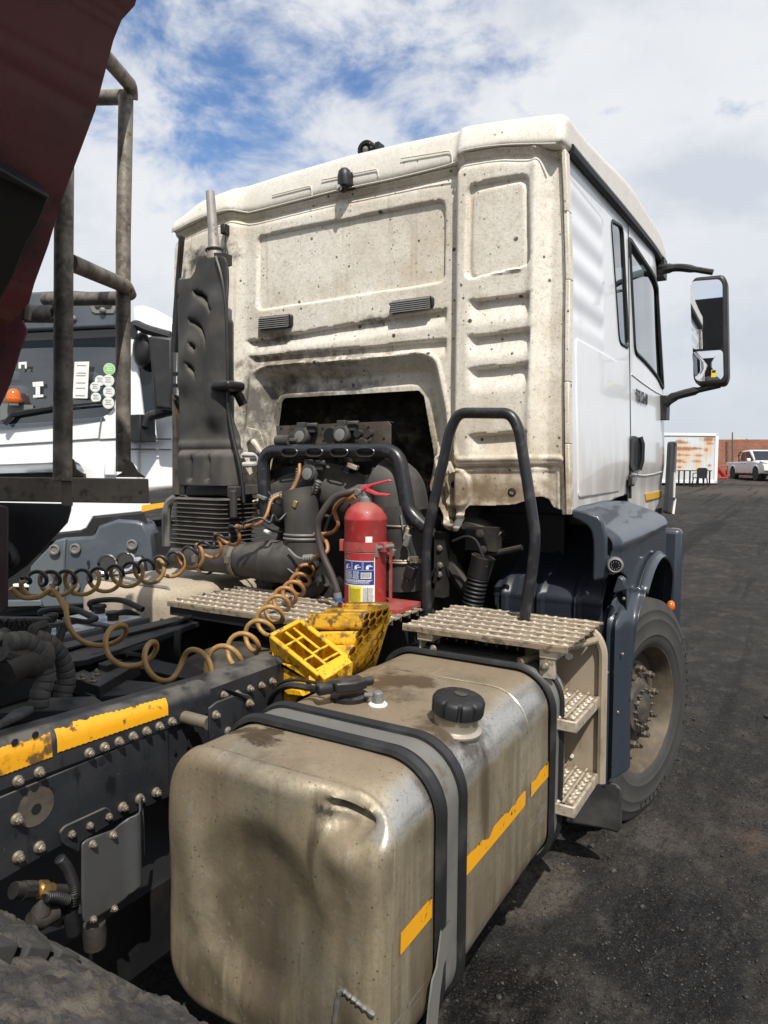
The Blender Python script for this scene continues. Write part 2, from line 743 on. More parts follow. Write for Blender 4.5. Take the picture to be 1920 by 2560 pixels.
def rbox(lo, hi, r, n, fn=None):
    """rounded box as vertex / face arrays, r one radius; fn deforms (x, y, z) arrays"""
    lo, hi = np.asarray(lo, float), np.asarray(hi, float)
    vs, fs, off = [], [], 0
    for ax in range(3):
        a, b = [i for i in range(3) if i != ax]
        for side in (0, 1):
            na, nb_ = n[a], n[b]
            A, B = np.meshgrid(np.linspace(lo[a], hi[a], na + 1), np.linspace(lo[b], hi[b], nb_ + 1), indexing='ij')
            P = np.zeros(A.shape + (3,))
            P[..., a], P[..., b] = A, B
            P[..., ax] = hi[ax] if side else lo[ax]
            vs.append(P.reshape(-1, 3))
            I = np.arange((na + 1) * (nb_ + 1)).reshape(na + 1, nb_ + 1) + off
            F = np.stack([I[:-1, :-1], I[1:, :-1], I[1:, 1:], I[:-1, 1:]], -1).reshape(-1, 4)
            if (side == 0) != (ax == 1):
                F = F[:, ::-1]
            fs.append(F)
            off += (na + 1) * (nb_ + 1)
    v = np.concatenate(vs)
    f = np.concatenate(fs)
    key = np.round(v, 5)
    _, first, inv = np.unique(key, axis=0, return_index=True, return_inverse=True)
    inv = inv.reshape(-1)
    v = v[first]
    f = inv[f]
    q = np.clip(v, lo + r, hi - r)
    d = v - q
    ln = np.linalg.norm(d, axis=1, keepdims=True)
    v = q + np.where(ln > 1e-9, d / np.maximum(ln, 1e-9) * r, 0)
    if fn:
        v = np.stack(fn(v[:, 0], v[:, 1], v[:, 2]), 1)
    return v, f.tolist()


def rect_ring(hx, hz, rc, n):
    """n points round a rounded rectangle, evenly spread per stretch"""
    rc = max(min(rc, hx * .98, hz * .98), 0.004)
    q = n // 8
    pts = []
    corners = [(hx - rc, hz - rc, 0), (-(hx - rc), hz - rc, 90), (-(hx - rc), -(hz - rc), 180), (hx - rc, -(hz - rc), 270)]
    for i, (cx, cz, a0) in enumerate(corners):
        for k in range(q):
            a = R(a0 + 90 * k / q)
            pts.append((cx + rc * math.cos(a), cz + rc * math.sin(a)))
        a = R(a0 + 90)
        p = (cx + rc * math.cos(a), cz + rc * math.sin(a))
        nx, nz, na = corners[(i + 1) % 4]
        b = (nx + rc * math.cos(R(na)), nz + rc * math.sin(R(na)))
        for k in range(q):
            t = k / q
            pts.append((p[0] + (b[0] - p[0]) * t, p[1] + (b[1] - p[1]) * t))
    return pts


def helix(path, rad, turns, n_per=20, phase=0.0, hand=1, taper=0.08, g=1.0, swell=0.0, lean=0.0):
    """coil wound round a smooth path"""
    P = smooth_path(path, 24)
    P = [Vector(p) for p in P]
    cum = [0]
    for i in range(1, len(P)):
        cum.append(cum[-1] + (P[i] - P[i - 1]).length)
    N = int(turns * n_per)
    out = []
    a = None
    for k in range(N + 1):
        s = cum[-1] * k / N
        i = min(max(int(np.searchsorted(cum, s)) - 1, 0), len(P) - 2)
        t = (s - cum[i]) / max(cum[i + 1] - cum[i], 1e-9)
        c = P[i].lerp(P[i + 1], t)
        T = (P[min(i + 2, len(P) - 1)] - P[max(i - 1, 0)]).normalized()
        up = Vector((0, 0, 1))
        sd = T.cross(up).normalized()
        up = sd.cross(T)
        u = k / N
        th = phase + hand * 2 * math.pi * turns * u ** g
        rr = rad * (1 + swell * (1 - u)) * (min(1, u / taper) if taper else 1) * (min(1, (1 - u) / taper) if taper else 1)
        out.append(c + (sd * math.cos(th) + up * math.sin(th)) * rr - T * (hand * lean * rr * math.cos(th)))
    return out


def text(name, s, mat, parent, at, size, x_dir, up_dir, depth=0.0008, bold=0.0, align='LEFT', sx=1.0):
    cu = bpy.data.curves.new(name, 'FONT')
    cu.body = s
    cu.size = size
    cu.extrude = depth
    cu.offset = bold
    cu.align_x = align
    cu.resolution_u = 2
    tmp = bpy.data.objects.new('tmp_text', cu)
    SC.collection.objects.link(tmp)
    dg = bpy.context.evaluated_depsgraph_get()
    me = bpy.data.meshes.new_from_object(tmp.evaluated_get(dg))
    bpy.data.objects.remove(tmp, do_unlink=True)
    bpy.data.curves.remove(cu)
    x, u = Vector(x_dir).normalized(), Vector(up_dir).normalized()
    nrm = x.cross(u)
    m3 = Matrix((x * sx, u, nrm)).transposed().to_4x4()
    me.transform(m3)
    me.name = name
    o = bpy.data.objects.new(name, me)
    me.materials.append(mat)
    link(o, parent, at)
    return o


# ------------------------------------------------------------------ the materials of the place
DUST = (0.36, 0.29, 0.21)
m_rear = M('dirty_white_paint', (0.83, 0.79, 0.70), 0.46, coat=0.15, layers=[
    dict(scale=1.3, lo=0.40, hi=0.66, col=(0.62, 0.54, 0.40), amt=0.55),
    dict(scale=5.5, lo=0.46, hi=0.70, col=(0.58, 0.50, 0.37), amt=0.55),
    dict(scale=55, lo=0.46, hi=0.70, col=(0.50, 0.43, 0.32), amt=0.45, detail=8),
    dict(scale=170, lo=0.47, hi=0.68, col=(0.40, 0.33, 0.24), amt=0.36, detail=4),
    dict(scale=9, lo=0.54, hi=0.72, col=(0.52, 0.44, 0.31), amt=0.6, stretch=(2.6, 1, 0.16)),
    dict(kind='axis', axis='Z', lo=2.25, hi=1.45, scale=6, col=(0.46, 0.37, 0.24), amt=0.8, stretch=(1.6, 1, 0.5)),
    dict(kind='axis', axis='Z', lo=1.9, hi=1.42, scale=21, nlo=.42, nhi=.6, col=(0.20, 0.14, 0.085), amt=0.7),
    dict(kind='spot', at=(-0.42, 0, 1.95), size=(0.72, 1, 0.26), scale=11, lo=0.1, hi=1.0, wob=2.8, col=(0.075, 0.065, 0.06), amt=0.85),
    dict(kind='spot', at=(-0.30, 0, 2.17), size=(0.75, 1, 0.06), scale=26, lo=0.0, hi=0.9, wob=2.6, col=(0.14, 0.10, 0.065), amt=0.8),
    dict(kind='spot', at=(0.36, 0, 1.62), size=(0.13, 1, 0.35), scale=16, lo=0.1, hi=1.1, wob=2.2, col=(0.14, 0.10, 0.07), amt=0.85),
    dict(kind='spot', at=(0.68, 0, 1.56), size=(0.42, 1, 0.07), scale=16, lo=0.0, hi=1.1, wob=2.2, col=(0.20, 0.135, 0.08), amt=0.85),
    dict(kind='spot', at=(-0.42, 0, 2.28), size=(0.16, 1, 0.045), scale=34, lo=0.0, hi=0.9, wob=2.0, col=(0.10, 0.075, 0.05), amt=0.8),
    dict(kind='spot', at=(0.12, 0, 2.31), size=(0.16, 1, 0.04), scale=34, lo=0.0, hi=0.9, wob=2.0, col=(0.10, 0.075, 0.05), amt=0.8),
    dict(kind='spot', at=(-0.87,0,2.709), size=(0.27, 1, 0.10), scale=22, lo=0.15, hi=1.0, wob=1.8, col=(0.022, 0.018, 0.016), amt=0.96),
    dict(kind='voronoi', scale=34, lo=0.10, hi=0.17, col=(0.16, 0.12, 0.075), amt=0.85, thin=0.50),
    dict(kind='voronoi', scale=75, lo=0.10, hi=0.2, col=(0.20, 0.155, 0.10), amt=0.8, thin=0.45),
    dict(kind='voronoi', scale=17, lo=0.07, hi=0.125, col=(0.085, 0.062, 0.04), amt=0.95, thin=0.43),
    dict(kind='voronoi', scale=9, lo=0.07, hi=0.105, col=(0.05, 0.038, 0.028), amt=0.95, thin=0.42),
], bump=[(90, 0.0012)])
m_roof = M('dusty_white_roof_paint', (0.76, 0.73, 0.66), 0.42, coat=0.2, layers=[
    dict(scale=60, lo=0.45, hi=0.7, col=(0.60, 0.55, 0.44), amt=0.55),
    dict(scale=9, lo=0.4, hi=0.7, col=(0.66, 0.61, 0.52), amt=0.5, stretch=(1, 1, 0.3)),
    dict(scale=150, lo=0.45, hi=0.7, col=(0.46, 0.40, 0.30), amt=0.5, detail=4),
    dict(kind='voronoi', scale=22, lo=0.07, hi=0.13, col=(0.16, 0.12, 0.08), amt=0.9, thin=0.5),
])
m_white = M('white_paint', (0.79, 0.80, 0.81), 0.28, coat=0.55, layers=[
    dict(scale=2.2, lo=0.4, hi=0.75, col=(0.72, 0.72, 0.70), amt=0.35),
    dict(kind='axis', axis='Z', lo=1.95, hi=1.55, scale=11, col=(0.50, 0.455, 0.39), amt=0.8, stretch=(1, 1, 0.25), nlo=.15, nhi=.6),
    dict(scale=14, lo=0.56, hi=0.74, col=(0.60, 0.57, 0.52), amt=0.5, stretch=(1, 1, .12)),
    dict(kind='voronoi', scale=35, lo=0.03, hi=0.06, col=(0.4, 0.37, 0.33), amt=0.6, thin=0.56),
])
m_white2 = M('clean_white_paint', (0.80, 0.81, 0.82), 0.25, coat=0.5, layers=[
    dict(scale=1.5, lo=0.4, hi=0.75, col=(0.70, 0.71, 0.72), amt=0.35)])
m_fender = M('slate_blue_plastic', (0.030, 0.038, 0.052), 0.33, coat=0.35, layers=[
    dict(kind='up', lo=0.35, hi=0.95, scale=30, col=(0.06, 0.06, 0.062), amt=0.3, rough=0.5),
    dict(kind='voronoi', scale=42, lo=0.08, hi=0.14, col=(0.012, 0.012, 0.014), amt=0.9, thin=0.46, rough=0.2),
    dict(scale=7, lo=0.5, hi=0.75, col=(0.036, 0.039, 0.045), amt=0.4),
], bump=[(260, 0.0004)])
m_black = M('black_plastic', (0.012, 0.012, 0.013), 0.45, layers=[
    dict(kind='up', lo=0.3, hi=0.95, scale=25, col=(0.12, 0.105, 0.085), amt=0.4, rough=0.75),
    dict(scale=9, lo=0.45, hi=0.75, col=(0.035, 0.033, 0.03), amt=0.5)], bump=[(300, 0.0003)])
m_stack = M('dusty_dark_plastic', (0.034, 0.033, 0.032), 0.6, layers=[
    dict(scale=5, lo=0.4, hi=0.75, col=(0.095, 0.087, 0.075), amt=0.75, rough=0.8),
    dict(kind='up', lo=0.1, hi=0.9, scale=14, col=(0.17, 0.15, 0.12), amt=0.5),
    dict(kind='voronoi', scale=90, lo=0.08, hi=0.16, col=(0.18, 0.165, 0.14), amt=0.5, thin=0.52)], bump=[(180, 0.0005)])
m_engine = M('grimy_engine_metal', (0.018, 0.0175, 0.017), 0.65, 0.1, layers=[
    dict(scale=7, lo=0.42, hi=0.7, col=(0.055, 0.047, 0.037), amt=0.7),
    dict(kind='up', lo=0.2, hi=0.9, scale=10, col=(0.13, 0.11, 0.08), amt=0.55)], bump=[(60, 0.002)])
m_insul = M('matted_insulation', (0.035, 0.032, 0.027), 0.95, layers=[
    dict(scale=14, lo=0.45, hi=0.7, col=(0.16, 0.12, 0.065), amt=0.7)], bump=[(45, 0.01)])
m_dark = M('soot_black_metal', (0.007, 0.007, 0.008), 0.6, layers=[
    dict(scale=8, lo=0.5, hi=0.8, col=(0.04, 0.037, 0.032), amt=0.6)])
m_chassis = M('charcoal_frame_paint', (0.017, 0.019, 0.023), 0.5, layers=[
    dict(scale=5, lo=0.4, hi=0.75, col=(0.038, 0.039, 0.041), amt=0.7),
    dict(kind='up', lo=0.1, hi=0.7, scale=12, col=(0.115, 0.105, 0.09), amt=0.75, rough=0.85),
    dict(kind='voronoi', scale=55, lo=0.06, hi=0.13, col=(0.10, 0.10, 0.10), amt=0.6, thin=0.5),
    dict(scale=26, lo=0.56, hi=0.7, col=(0.008, 0.008, 0.009), amt=0.7, rough=0.25, stretch=(1, 1, 0.4)),
], bump=[(110, 0.0008)])
m_coaltop = M('coal_dusted_metal', (0.03, 0.03, 0.032), 0.8, layers=[
    dict(scale=18, lo=0.42, hi=0.62, col=(0.075, 0.07, 0.062), amt=0.8),
    dict(scale=4, lo=0.45, hi=0.6, col=(0.012, 0.012, 0.013), amt=0.8)], bump=[(70, 0.004)])
m_tank = M('dusty_aluminium', (0.40, 0.365, 0.29), 0.36, 0.75, layers=[
    dict(scale=3.0, lo=0.3, hi=0.55, col=(0.235, 0.192, 0.122), amt=0.92, rough=0.5, metal=0.32),
    dict(scale=2.3, lo=0.47, hi=0.62, col=(0.385, 0.33, 0.22), amt=0.8, rough=0.5, metal=0.3),
    dict(scale=8, lo=0.46, hi=0.62, col=(0.125, 0.098, 0.064), amt=0.65, stretch=(1.8, 1.8, 0.14), rough=0.6, metal=0.1),
    dict(scale=30, lo=0.48, hi=0.68, col=(0.18, 0.145, 0.095), amt=0.6, stretch=(1.6, 1.6, 0.08), rough=0.6, metal=0.1),
    dict(scale=4.6, lo=0.50, hi=0.66, col=(0.115, 0.092, 0.062), amt=0.6, nr=.7),
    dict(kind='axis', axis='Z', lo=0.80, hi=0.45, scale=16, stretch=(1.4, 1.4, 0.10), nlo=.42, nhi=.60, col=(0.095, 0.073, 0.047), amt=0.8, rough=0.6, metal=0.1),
    dict(scale=38, lo=0.60, hi=0.68, col=(0.50, 0.475, 0.42), amt=0.55, stretch=(0.9, 0.07, 0.9), rough=0.32, metal=0.85),
    dict(kind='spot', at=(1.125, -1.0, 0.965), size=(0.07, 0.85, 0.075), scale=6, lo=0.45, hi=1.0, wob=1.3, col=(0.60, 0.585, 0.55), amt=0.85, rough=0.28, metal=0.9),  # wiped shoulder, its sheen painted in as brighter metal
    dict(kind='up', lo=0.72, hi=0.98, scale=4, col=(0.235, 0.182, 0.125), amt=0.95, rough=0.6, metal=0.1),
    dict(kind='spot', at=(0.76, -0.90, 1.01), size=(0.20, 0.30, 0.3), scale=8, lo=0.25, hi=0.62, wob=2.3, col=(0.085, 0.056, 0.031), amt=0.82, rough=0.22),
    dict(kind='spot', at=(0.70, -1.46, 1.01), size=(0.16, 0.09, 0.2), scale=13, lo=0.2, hi=0.5, wob=2.8, col=(0.075, 0.05, 0.029), amt=0.85, rough=0.22),
    dict(kind='spot', at=(0.995, -1.61, 0.955), size=(0.03, 0.08, 0.022), scale=60, lo=0.2, hi=0.9, wob=2.6, col=(0.02, 0.017, 0.013), amt=0.95),
    dict(kind='spot', at=(0.975, -1.61, 0.90), size=(0.022, 0.08, 0.11), scale=40, lo=0.1, hi=1.0, wob=1.8, stretch=(2, 1, .12), col=(0.06, 0.045, 0.03), amt=0.75),
    dict(kind='spot', at=(0.86, -1.6, 0.60), size=(0.07, 0.10, 0.32), scale=14, lo=0.1, hi=1.2, wob=2.2, stretch=(1.6, 1, 0.2), col=(0.095, 0.075, 0.058), amt=0.8, rough=0.5),
    dict(kind='spot', at=(0.66, -1.6, 0.70), size=(0.06, 0.10, 0.22), scale=9, lo=0.1, hi=1.2, wob=2.4, col=(0.40, 0.345, 0.24), amt=0.6),
    dict(kind='spot', at=(1.07, -1.13, 1.0), size=(0.13, 0.13, 0.1), scale=22, lo=0.5, hi=1.0, wob=1.6, col=(0.06, 0.043, 0.028), amt=0.75, rough=0.35),
    dict(kind='spot', at=(1.14, -1.11, 0.84), size=(0.12, 0.045, 0.2), scale=18, lo=0.2, hi=1.0, wob=1.6, stretch=(1, 2, .15), col=(0.085, 0.062, 0.038), amt=0.75, rough=0.35),
    dict(kind='voronoi', scale=48, lo=0.07, hi=0.15, col=(0.065, 0.045, 0.025), amt=0.9, thin=0.46),
    dict(kind='voronoi', scale=120, lo=0.08, hi=0.18, col=(0.09, 0.065, 0.038), amt=0.7, thin=0.5),
    dict(scale=130, lo=0.5, hi=0.72, col=(0.15, 0.118, 0.075), amt=0.4, detail=3),
], bump=[(6, 0.003), (120, 0.0005)])
m_tank2 = M('dust_covered_box', (0.42, 0.35, 0.26), 0.85, layers=[
    dict(scale=6, lo=0.4, hi=0.7, col=(0.31, 0.255, 0.185), amt=0.7),
    dict(scale=60, lo=0.5, hi=0.7, col=(0.22, 0.18, 0.13), amt=0.5)], bump=[(120, 0.0008)])
m_strap = M('dull_steel_strap', (0.24, 0.24, 0.225), 0.5, 0.55, layers=[
    dict(scale=6, lo=0.38, hi=0.68, col=(0.155, 0.142, 0.112), amt=0.85, rough=0.7, metal=0.1),
    dict(scale=16, lo=0.55, hi=0.72, col=(0.10, 0.075, 0.05), amt=0.8, rough=0.4, metal=0.1)])
m_rubber = M('black_rubber', (0.012, 0.0125, 0.0135), 0.5, layers=[
    dict(scale=13, lo=0.45, hi=0.75, col=(0.045, 0.043, 0.041), amt=0.55, rough=0.75)])
m_tyre = M('worn_tyre_rubber', (0.032, 0.0315, 0.030), 0.85, layers=[
    dict(scale=4, lo=0.35, hi=0.7, col=(0.056, 0.052, 0.047), amt=0.8),
    dict(scale=45, lo=0.5, hi=0.75, col=(0.045, 0.043, 0.042), amt=0.5)], bump=[(140, 0.0008)])
m_coaltyre = M('coal_caked_tyre', (0.06, 0.057, 0.052), 0.9, layers=[
    dict(kind='up', lo=0.5, hi=0.85, scale=26, col=(0.024, 0.023, 0.024), amt=0.95, rough=0.7),
    dict(scale=16, lo=0.45, hi=0.68, col=(0.15, 0.125, 0.09), amt=0.6),
    dict(kind='voronoi', scale=230, lo=0.05, hi=0.16, col=(0.22, 0.21, 0.2), amt=0.6, thin=0.55, rough=0.25)], bump=[(60, 0.008), (300, 0.002)])
m_rim = M('rusty_dusty_rim', (0.085, 0.066, 0.047), 0.7, 0.2, layers=[
    dict(scale=9, lo=0.4, hi=0.7, col=(0.17, 0.135, 0.09), amt=0.75),
    dict(scale=22, lo=0.5, hi=0.7, col=(0.085, 0.055, 0.035), amt=0.6)], bump=[(80, 0.001)])
m_hub = M('greasy_hub_steel', (0.075, 0.066, 0.055), 0.6, 0.4, layers=[
    dict(scale=14, lo=0.4, hi=0.7, col=(0.19, 0.16, 0.115), amt=0.7),
    dict(scale=30, lo=0.5, hi=0.7, col=(0.03, 0.026, 0.022), amt=0.6)], bump=[(80, 0.001)])
m_alu = M('worn_tread_aluminium', (0.52, 0.46, 0.37), 0.45, 0.45, layers=[
    dict(scale=11, lo=0.38, hi=0.66, col=(0.42, 0.345, 0.24), amt=0.8, rough=0.7, metal=0.1),
    dict(scale=40, lo=0.48, hi=0.66, col=(0.13, 0.095, 0.06), amt=0.8, rough=0.7, metal=0.0),
    dict(scale=7, lo=0.56, hi=0.7, col=(0.05, 0.04, 0.03), amt=0.85, rough=0.6, metal=0.0)], bump=[(150, 0.0005)])
m_stepbox = M('dusty_step_panel', (0.36, 0.30, 0.22), 0.6, 0.15, layers=[
    dict(scale=5, lo=0.4, hi=0.7, col=(0.34, 0.28, 0.20), amt=0.75),
    dict(scale=18, lo=0.52, hi=0.72, col=(0.17, 0.125, 0.08), amt=0.6, stretch=(1, 1, .3))], bump=[(120, 0.0006)])
m_tape = M('amber_reflective_tape', (0.86, 0.40, 0.012), 0.35, coat=0.25, layers=[
    dict(scale=40, lo=0.5, hi=0.8, col=(0.70, 0.29, 0.01), amt=0.6),
    dict(scale=22, lo=0.60, hi=0.67, col=(0.045, 0.032, 0.02), amt=0.92, detail=9)])
m_tape2 = M('scuffed_amber_tape', (0.80, 0.37, 0.012), 0.4, coat=0.15, layers=[
    dict(scale=16, lo=0.5, hi=0.58, col=(0.06, 0.045, 0.03), amt=0.9, detail=9),
    dict(scale=50, lo=0.5, hi=0.75, col=(0.50, 0.2, 0.01), amt=0.6)])
m_bolt = M('dusty_zinc_bolt', (0.225, 0.195, 0.15), 0.5, 0.5, layers=[
    dict(scale=60, lo=0.4, hi=0.7, col=(0.16, 0.125, 0.085), amt=0.7, metal=0.2),
    dict(kind='up', lo=0.2, hi=0.9, col=(0.29, 0.25, 0.19), amt=0.5)])
m_yellow = M('yellow_chock_plastic', (0.74, 0.395, 0.006), 0.42, coat=0.1, layers=[
    dict(scale=12, lo=0.45, hi=0.72, col=(0.55, 0.28, 0.01), amt=0.5),
    dict(scale=26, lo=0.535, hi=0.66, col=(0.09, 0.058, 0.018), amt=0.85, detail=9),
    dict(scale=70, lo=0.55, hi=0.66, col=(0.05, 0.035, 0.015), amt=0.7)], bump=[(180, 0.0005)])
m_yellow2 = M('grease_caked_yellow_plastic', (0.56, 0.30, 0.010), 0.5, layers=[
    dict(scale=9, lo=0.44, hi=0.62, col=(0.12, 0.075, 0.02), amt=0.8),
    dict(scale=32, lo=0.5, hi=0.62, col=(0.035, 0.026, 0.016), amt=0.85),
    dict(kind='up', lo=0.55, hi=0.95, scale=22, col=(0.04, 0.03, 0.02), amt=0.7)], bump=[(90, 0.002)])
m_red = M('red_extinguisher_paint', (0.38, 0.026, 0.028), 0.4, coat=0.12, layers=[
    dict(kind='up', lo=0.05, hi=0.9, scale=16, col=(0.34, 0.17, 0.13), amt=0.55, rough=0.8),
    dict(scale=8, lo=0.50, hi=0.70, col=(0.20, 0.045, 0.04), amt=0.6, stretch=(1, 1, .3)),
    dict(scale=4, lo=0.45, hi=0.75, col=(0.33, 0.06, 0.05), amt=0.75, rough=0.6),
    dict(scale=26, lo=0.50, hi=0.72, col=(0.24, 0.13, 0.10), amt=0.6, rough=0.7),
    dict(kind='voronoi', scale=90, lo=0.08, hi=0.16, col=(0.09, 0.04, 0.035), amt=0.8, thin=0.5)])
m_redold = M('faded_red_steel', (0.36, 0.055, 0.05), 0.5, layers=[
    dict(scale=14, lo=0.42, hi=0.7, col=(0.27, 0.16, 0.13), amt=0.6),
    dict(scale=35, lo=0.55, hi=0.7, col=(0.05, 0.035, 0.03), amt=0.6)])
m_pinkred = M('worn_red_lever', (0.62, 0.07, 0.085), 0.35, coat=0.2)
m_maroon = M('maroon_trailer_paint', (0.105, 0.011, 0.020), 0.5, coat=0.1, layers=[
    dict(scale=3.5, lo=0.4, hi=0.75, col=(0.062, 0.014, 0.018), amt=0.6, rough=0.6),
    dict(scale=40, lo=0.5, hi=0.75, col=(0.045, 0.011, 0.014), amt=0.5),
    dict(scale=5, lo=0.56, hi=0.68, col=(0.022, 0.014, 0.013), amt=0.7, rough=0.8),
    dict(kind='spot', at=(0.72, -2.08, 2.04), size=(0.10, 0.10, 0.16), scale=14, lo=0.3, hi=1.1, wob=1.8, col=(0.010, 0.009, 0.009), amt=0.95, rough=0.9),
    dict(kind='voronoi', scale=13, lo=0.07, hi=0.13, col=(0.012, 0.007, 0.007), amt=0.85, thin=0.5)], bump=[(40, 0.001)])
m_maroonedge = M('chipped_maroon_edge', (0.22, 0.020, 0.022), 0.5, layers=[
    dict(scale=18, lo=0.45, hi=0.62, col=(0.045, 0.028, 0.024), amt=0.8),
    dict(scale=45, lo=0.58, hi=0.66, col=(0.14, 0.12, 0.10), amt=0.6)], bump=[(70, 0.002)])
m_tube = M('stained_steel_tube', (0.24, 0.215, 0.175), 0.55, 0.3, layers=[
    dict(scale=16, lo=0.4, hi=0.66, col=(0.085, 0.07, 0.055), amt=0.85, rough=0.7),
    dict(scale=60, lo=0.45, hi=0.66, col=(0.36, 0.32, 0.26), amt=0.5),
    dict(kind='axis', axis='Z', lo=2.55, hi=2.0, scale=13, col=(0.028, 0.024, 0.02), amt=0.6, nlo=.25, nhi=.6),
    dict(scale=24, lo=0.62, hi=0.7, col=(0.12, 0.055, 0.03), amt=0.8)], bump=[(90, 0.001)])
m_plate = M('greasy_brown_steel', (0.095, 0.08, 0.064), 0.5, 0.3, layers=[
    dict(scale=7, lo=0.42, hi=0.7, col=(0.17, 0.145, 0.115), amt=0.7, rough=0.7),
    dict(scale=24, lo=0.52, hi=0.68, col=(0.018, 0.016, 0.014), amt=0.7)], bump=[(60, 0.0015)])
m_pipe = M('black_tube_paint', (0.017, 0.018, 0.021), 0.35, coat=0.15, layers=[
    dict(scale=22, lo=0.5, hi=0.7, col=(0.065, 0.062, 0.06), amt=0.6, rough=0.7)])
m_coil_y = M('sunbleached_air_coil', (0.37, 0.215, 0.065), 0.42, layers=[
    dict(scale=25, lo=0.4, hi=0.7, col=(0.20, 0.12, 0.055), amt=0.7),
    dict(scale=7, lo=0.5, hi=0.7, col=(0.33, 0.21, 0.085), amt=0.5),
    dict(kind='axis', axis='Y', lo=-0.85, hi=-0.5, col=(0.30, 0.105, 0.045), amt=0.55)])
m_coil_b = M('dark_electric_coil', (0.020, 0.020, 0.022), 0.4, layers=[
    dict(scale=20, lo=0.45, hi=0.7, col=(0.06, 0.055, 0.05), amt=0.6)])
m_grey = M('grey_plastic', (0.16, 0.16, 0.155), 0.55, layers=[
    dict(scale=22, lo=0.4, hi=0.7, col=(0.22, 0.20, 0.165), amt=0.6)])
m_chrome = M('bright_metal', (0.75, 0.74, 0.72), 0.14, 1.0)
m_brass = M('brass', (0.72, 0.50, 0.22), 0.35, 0.9)
m_mirror = M('mirror_glass', (0.88, 0.90, 0.92), 0.015, 1.0)
m_lens = M('dark_camera_lens', (0.006, 0.006, 0.008), 0.08, coat=0.6)
m_orange = M('orange_lens', (0.62, 0.13, 0.01), 0.2, coat=0.4)
m_interior = M('cab_interior_trim', (0.10, 0.10, 0.105), 0.8)
m_seat = M('cab_seat_cloth', (0.035, 0.036, 0.04), 0.9)
g_side = glass('tinted_side_glass', (0.30, 0.39, 0.40))
g_dark = glass('tinted_dark_glass', (0.30, 0.36, 0.36))
m_paper = M('label_paper', (0.78, 0.77, 0.72), 0.55, layers=[dict(scale=40, lo=0.5, hi=0.75, col=(0.6, 0.57, 0.5), amt=0.5)])
m_bluelabel = M('blue_label_print', (0.018, 0.035, 0.21), 0.4, layers=[dict(scale=60, lo=0.5, hi=0.75, col=(0.08, 0.10, 0.26), amt=0.5)])
m_yellowlabel = M('yellow_label_print', (0.80, 0.66, 0.03), 0.45)
m_ink = M('black_print', (0.012, 0.012, 0.014), 0.5)
m_whiteprint = M('white_print', (0.74, 0.75, 0.76), 0.5)
m_groove = M('grimy_tread_aluminium', (0.27, 0.22, 0.155), 0.6, 0.2, layers=[
    dict(scale=11, lo=0.38, hi=0.62, col=(0.19, 0.145, 0.095), amt=0.9, rough=0.75, metal=0.0),
    dict(scale=34, lo=0.46, hi=0.62, col=(0.075, 0.055, 0.037), amt=0.85, rough=0.75, metal=0.0)], bump=[(150, 0.0006)])
m_inner = M('black_blue_inner_plastic', (0.016, 0.02, 0.03), 0.42, layers=[
    dict(kind='voronoi', scale=42, lo=0.08, hi=0.14, col=(0.05, 0.05, 0.05), amt=0.6, thin=0.5),
    dict(scale=6, lo=0.5, hi=0.7, col=(0.04, 0.042, 0.048), amt=0.5)])


# ------------------------------------------------------------------ ground
def gz(y):
    """the yard climbs gently ahead of the truck"""
    t = np.maximum(np.asarray(y, float) - 4.0, 0)
    return 0.0278 * t * np.minimum(1, t / 8.0)


def axis_pts(stops):
    out = []
    for a, b, st in stops:
        out += list(np.arange(a, b, st))
    out.append(stops[-1][1])
    return np.array(out)


gx = axis_pts([(-400, -60, 34), (-60, -12, 4), (-12, -1, 0.5), (-1, 0.7, 0.08), (0.7, 2.3, 0.0125), (2.3, 5, 0.035), (5, 9, 0.11), (9, 30, 0.7), (30, 60, 4), (60, 400, 34)])
gy = axis_pts([(-60, -8, 4), (-8, -1.5, 0.3), (-1.5, 1.5, 0.0125), (1.5, 4, 0.035), (4, 9, 0.08), (9, 20, 0.25), (20, 60, 1.0), (60, 600, 40)])
GX, GY = np.meshgrid(gx, gy, indexing='ij')
GZ = gz(np.minimum(GY, 60.0))
rough = 0.030 * fbm(GX * 0.9, GY * 0.9, 1.0, 3) + 0.012 * fbm(GX * 4, GY * 4, 2.0, 4, 0.6)
near = np.exp(-((GX - 1.4) ** 2 + (GY - 0.2) ** 2) / 14.0)
fine = near * (0.008 * np.maximum(fbm(GX * 24, GY * 24, 3.0, 4, 0.7), -0.25) + 0.012 * np.maximum(fbm(GX * 9, GY * 9, 6.0, 3, 0.6) - 0.2, 0) + 0.004 * fbm(GX * 75, GY * 75, 2.0, 2, .7))
rut = 0.02 * fbm(GX * 2.2, GY * 0.35, 9.0, 3)
GZ = GZ + rough * np.clip(1 - np.hypot(GX, GY) / 60, 0.2, 1) + fine + rut * sst(np.abs(GX), 1.0, 3) - 0.02
n0, n1 = GX.shape
I = np.arange(n0 * n1).reshape(n0, n1)
gf = np.stack([I[:-1, :-1], I[1:, :-1], I[1:, 1:], I[:-1, 1:]], -1).reshape(-1, 4)
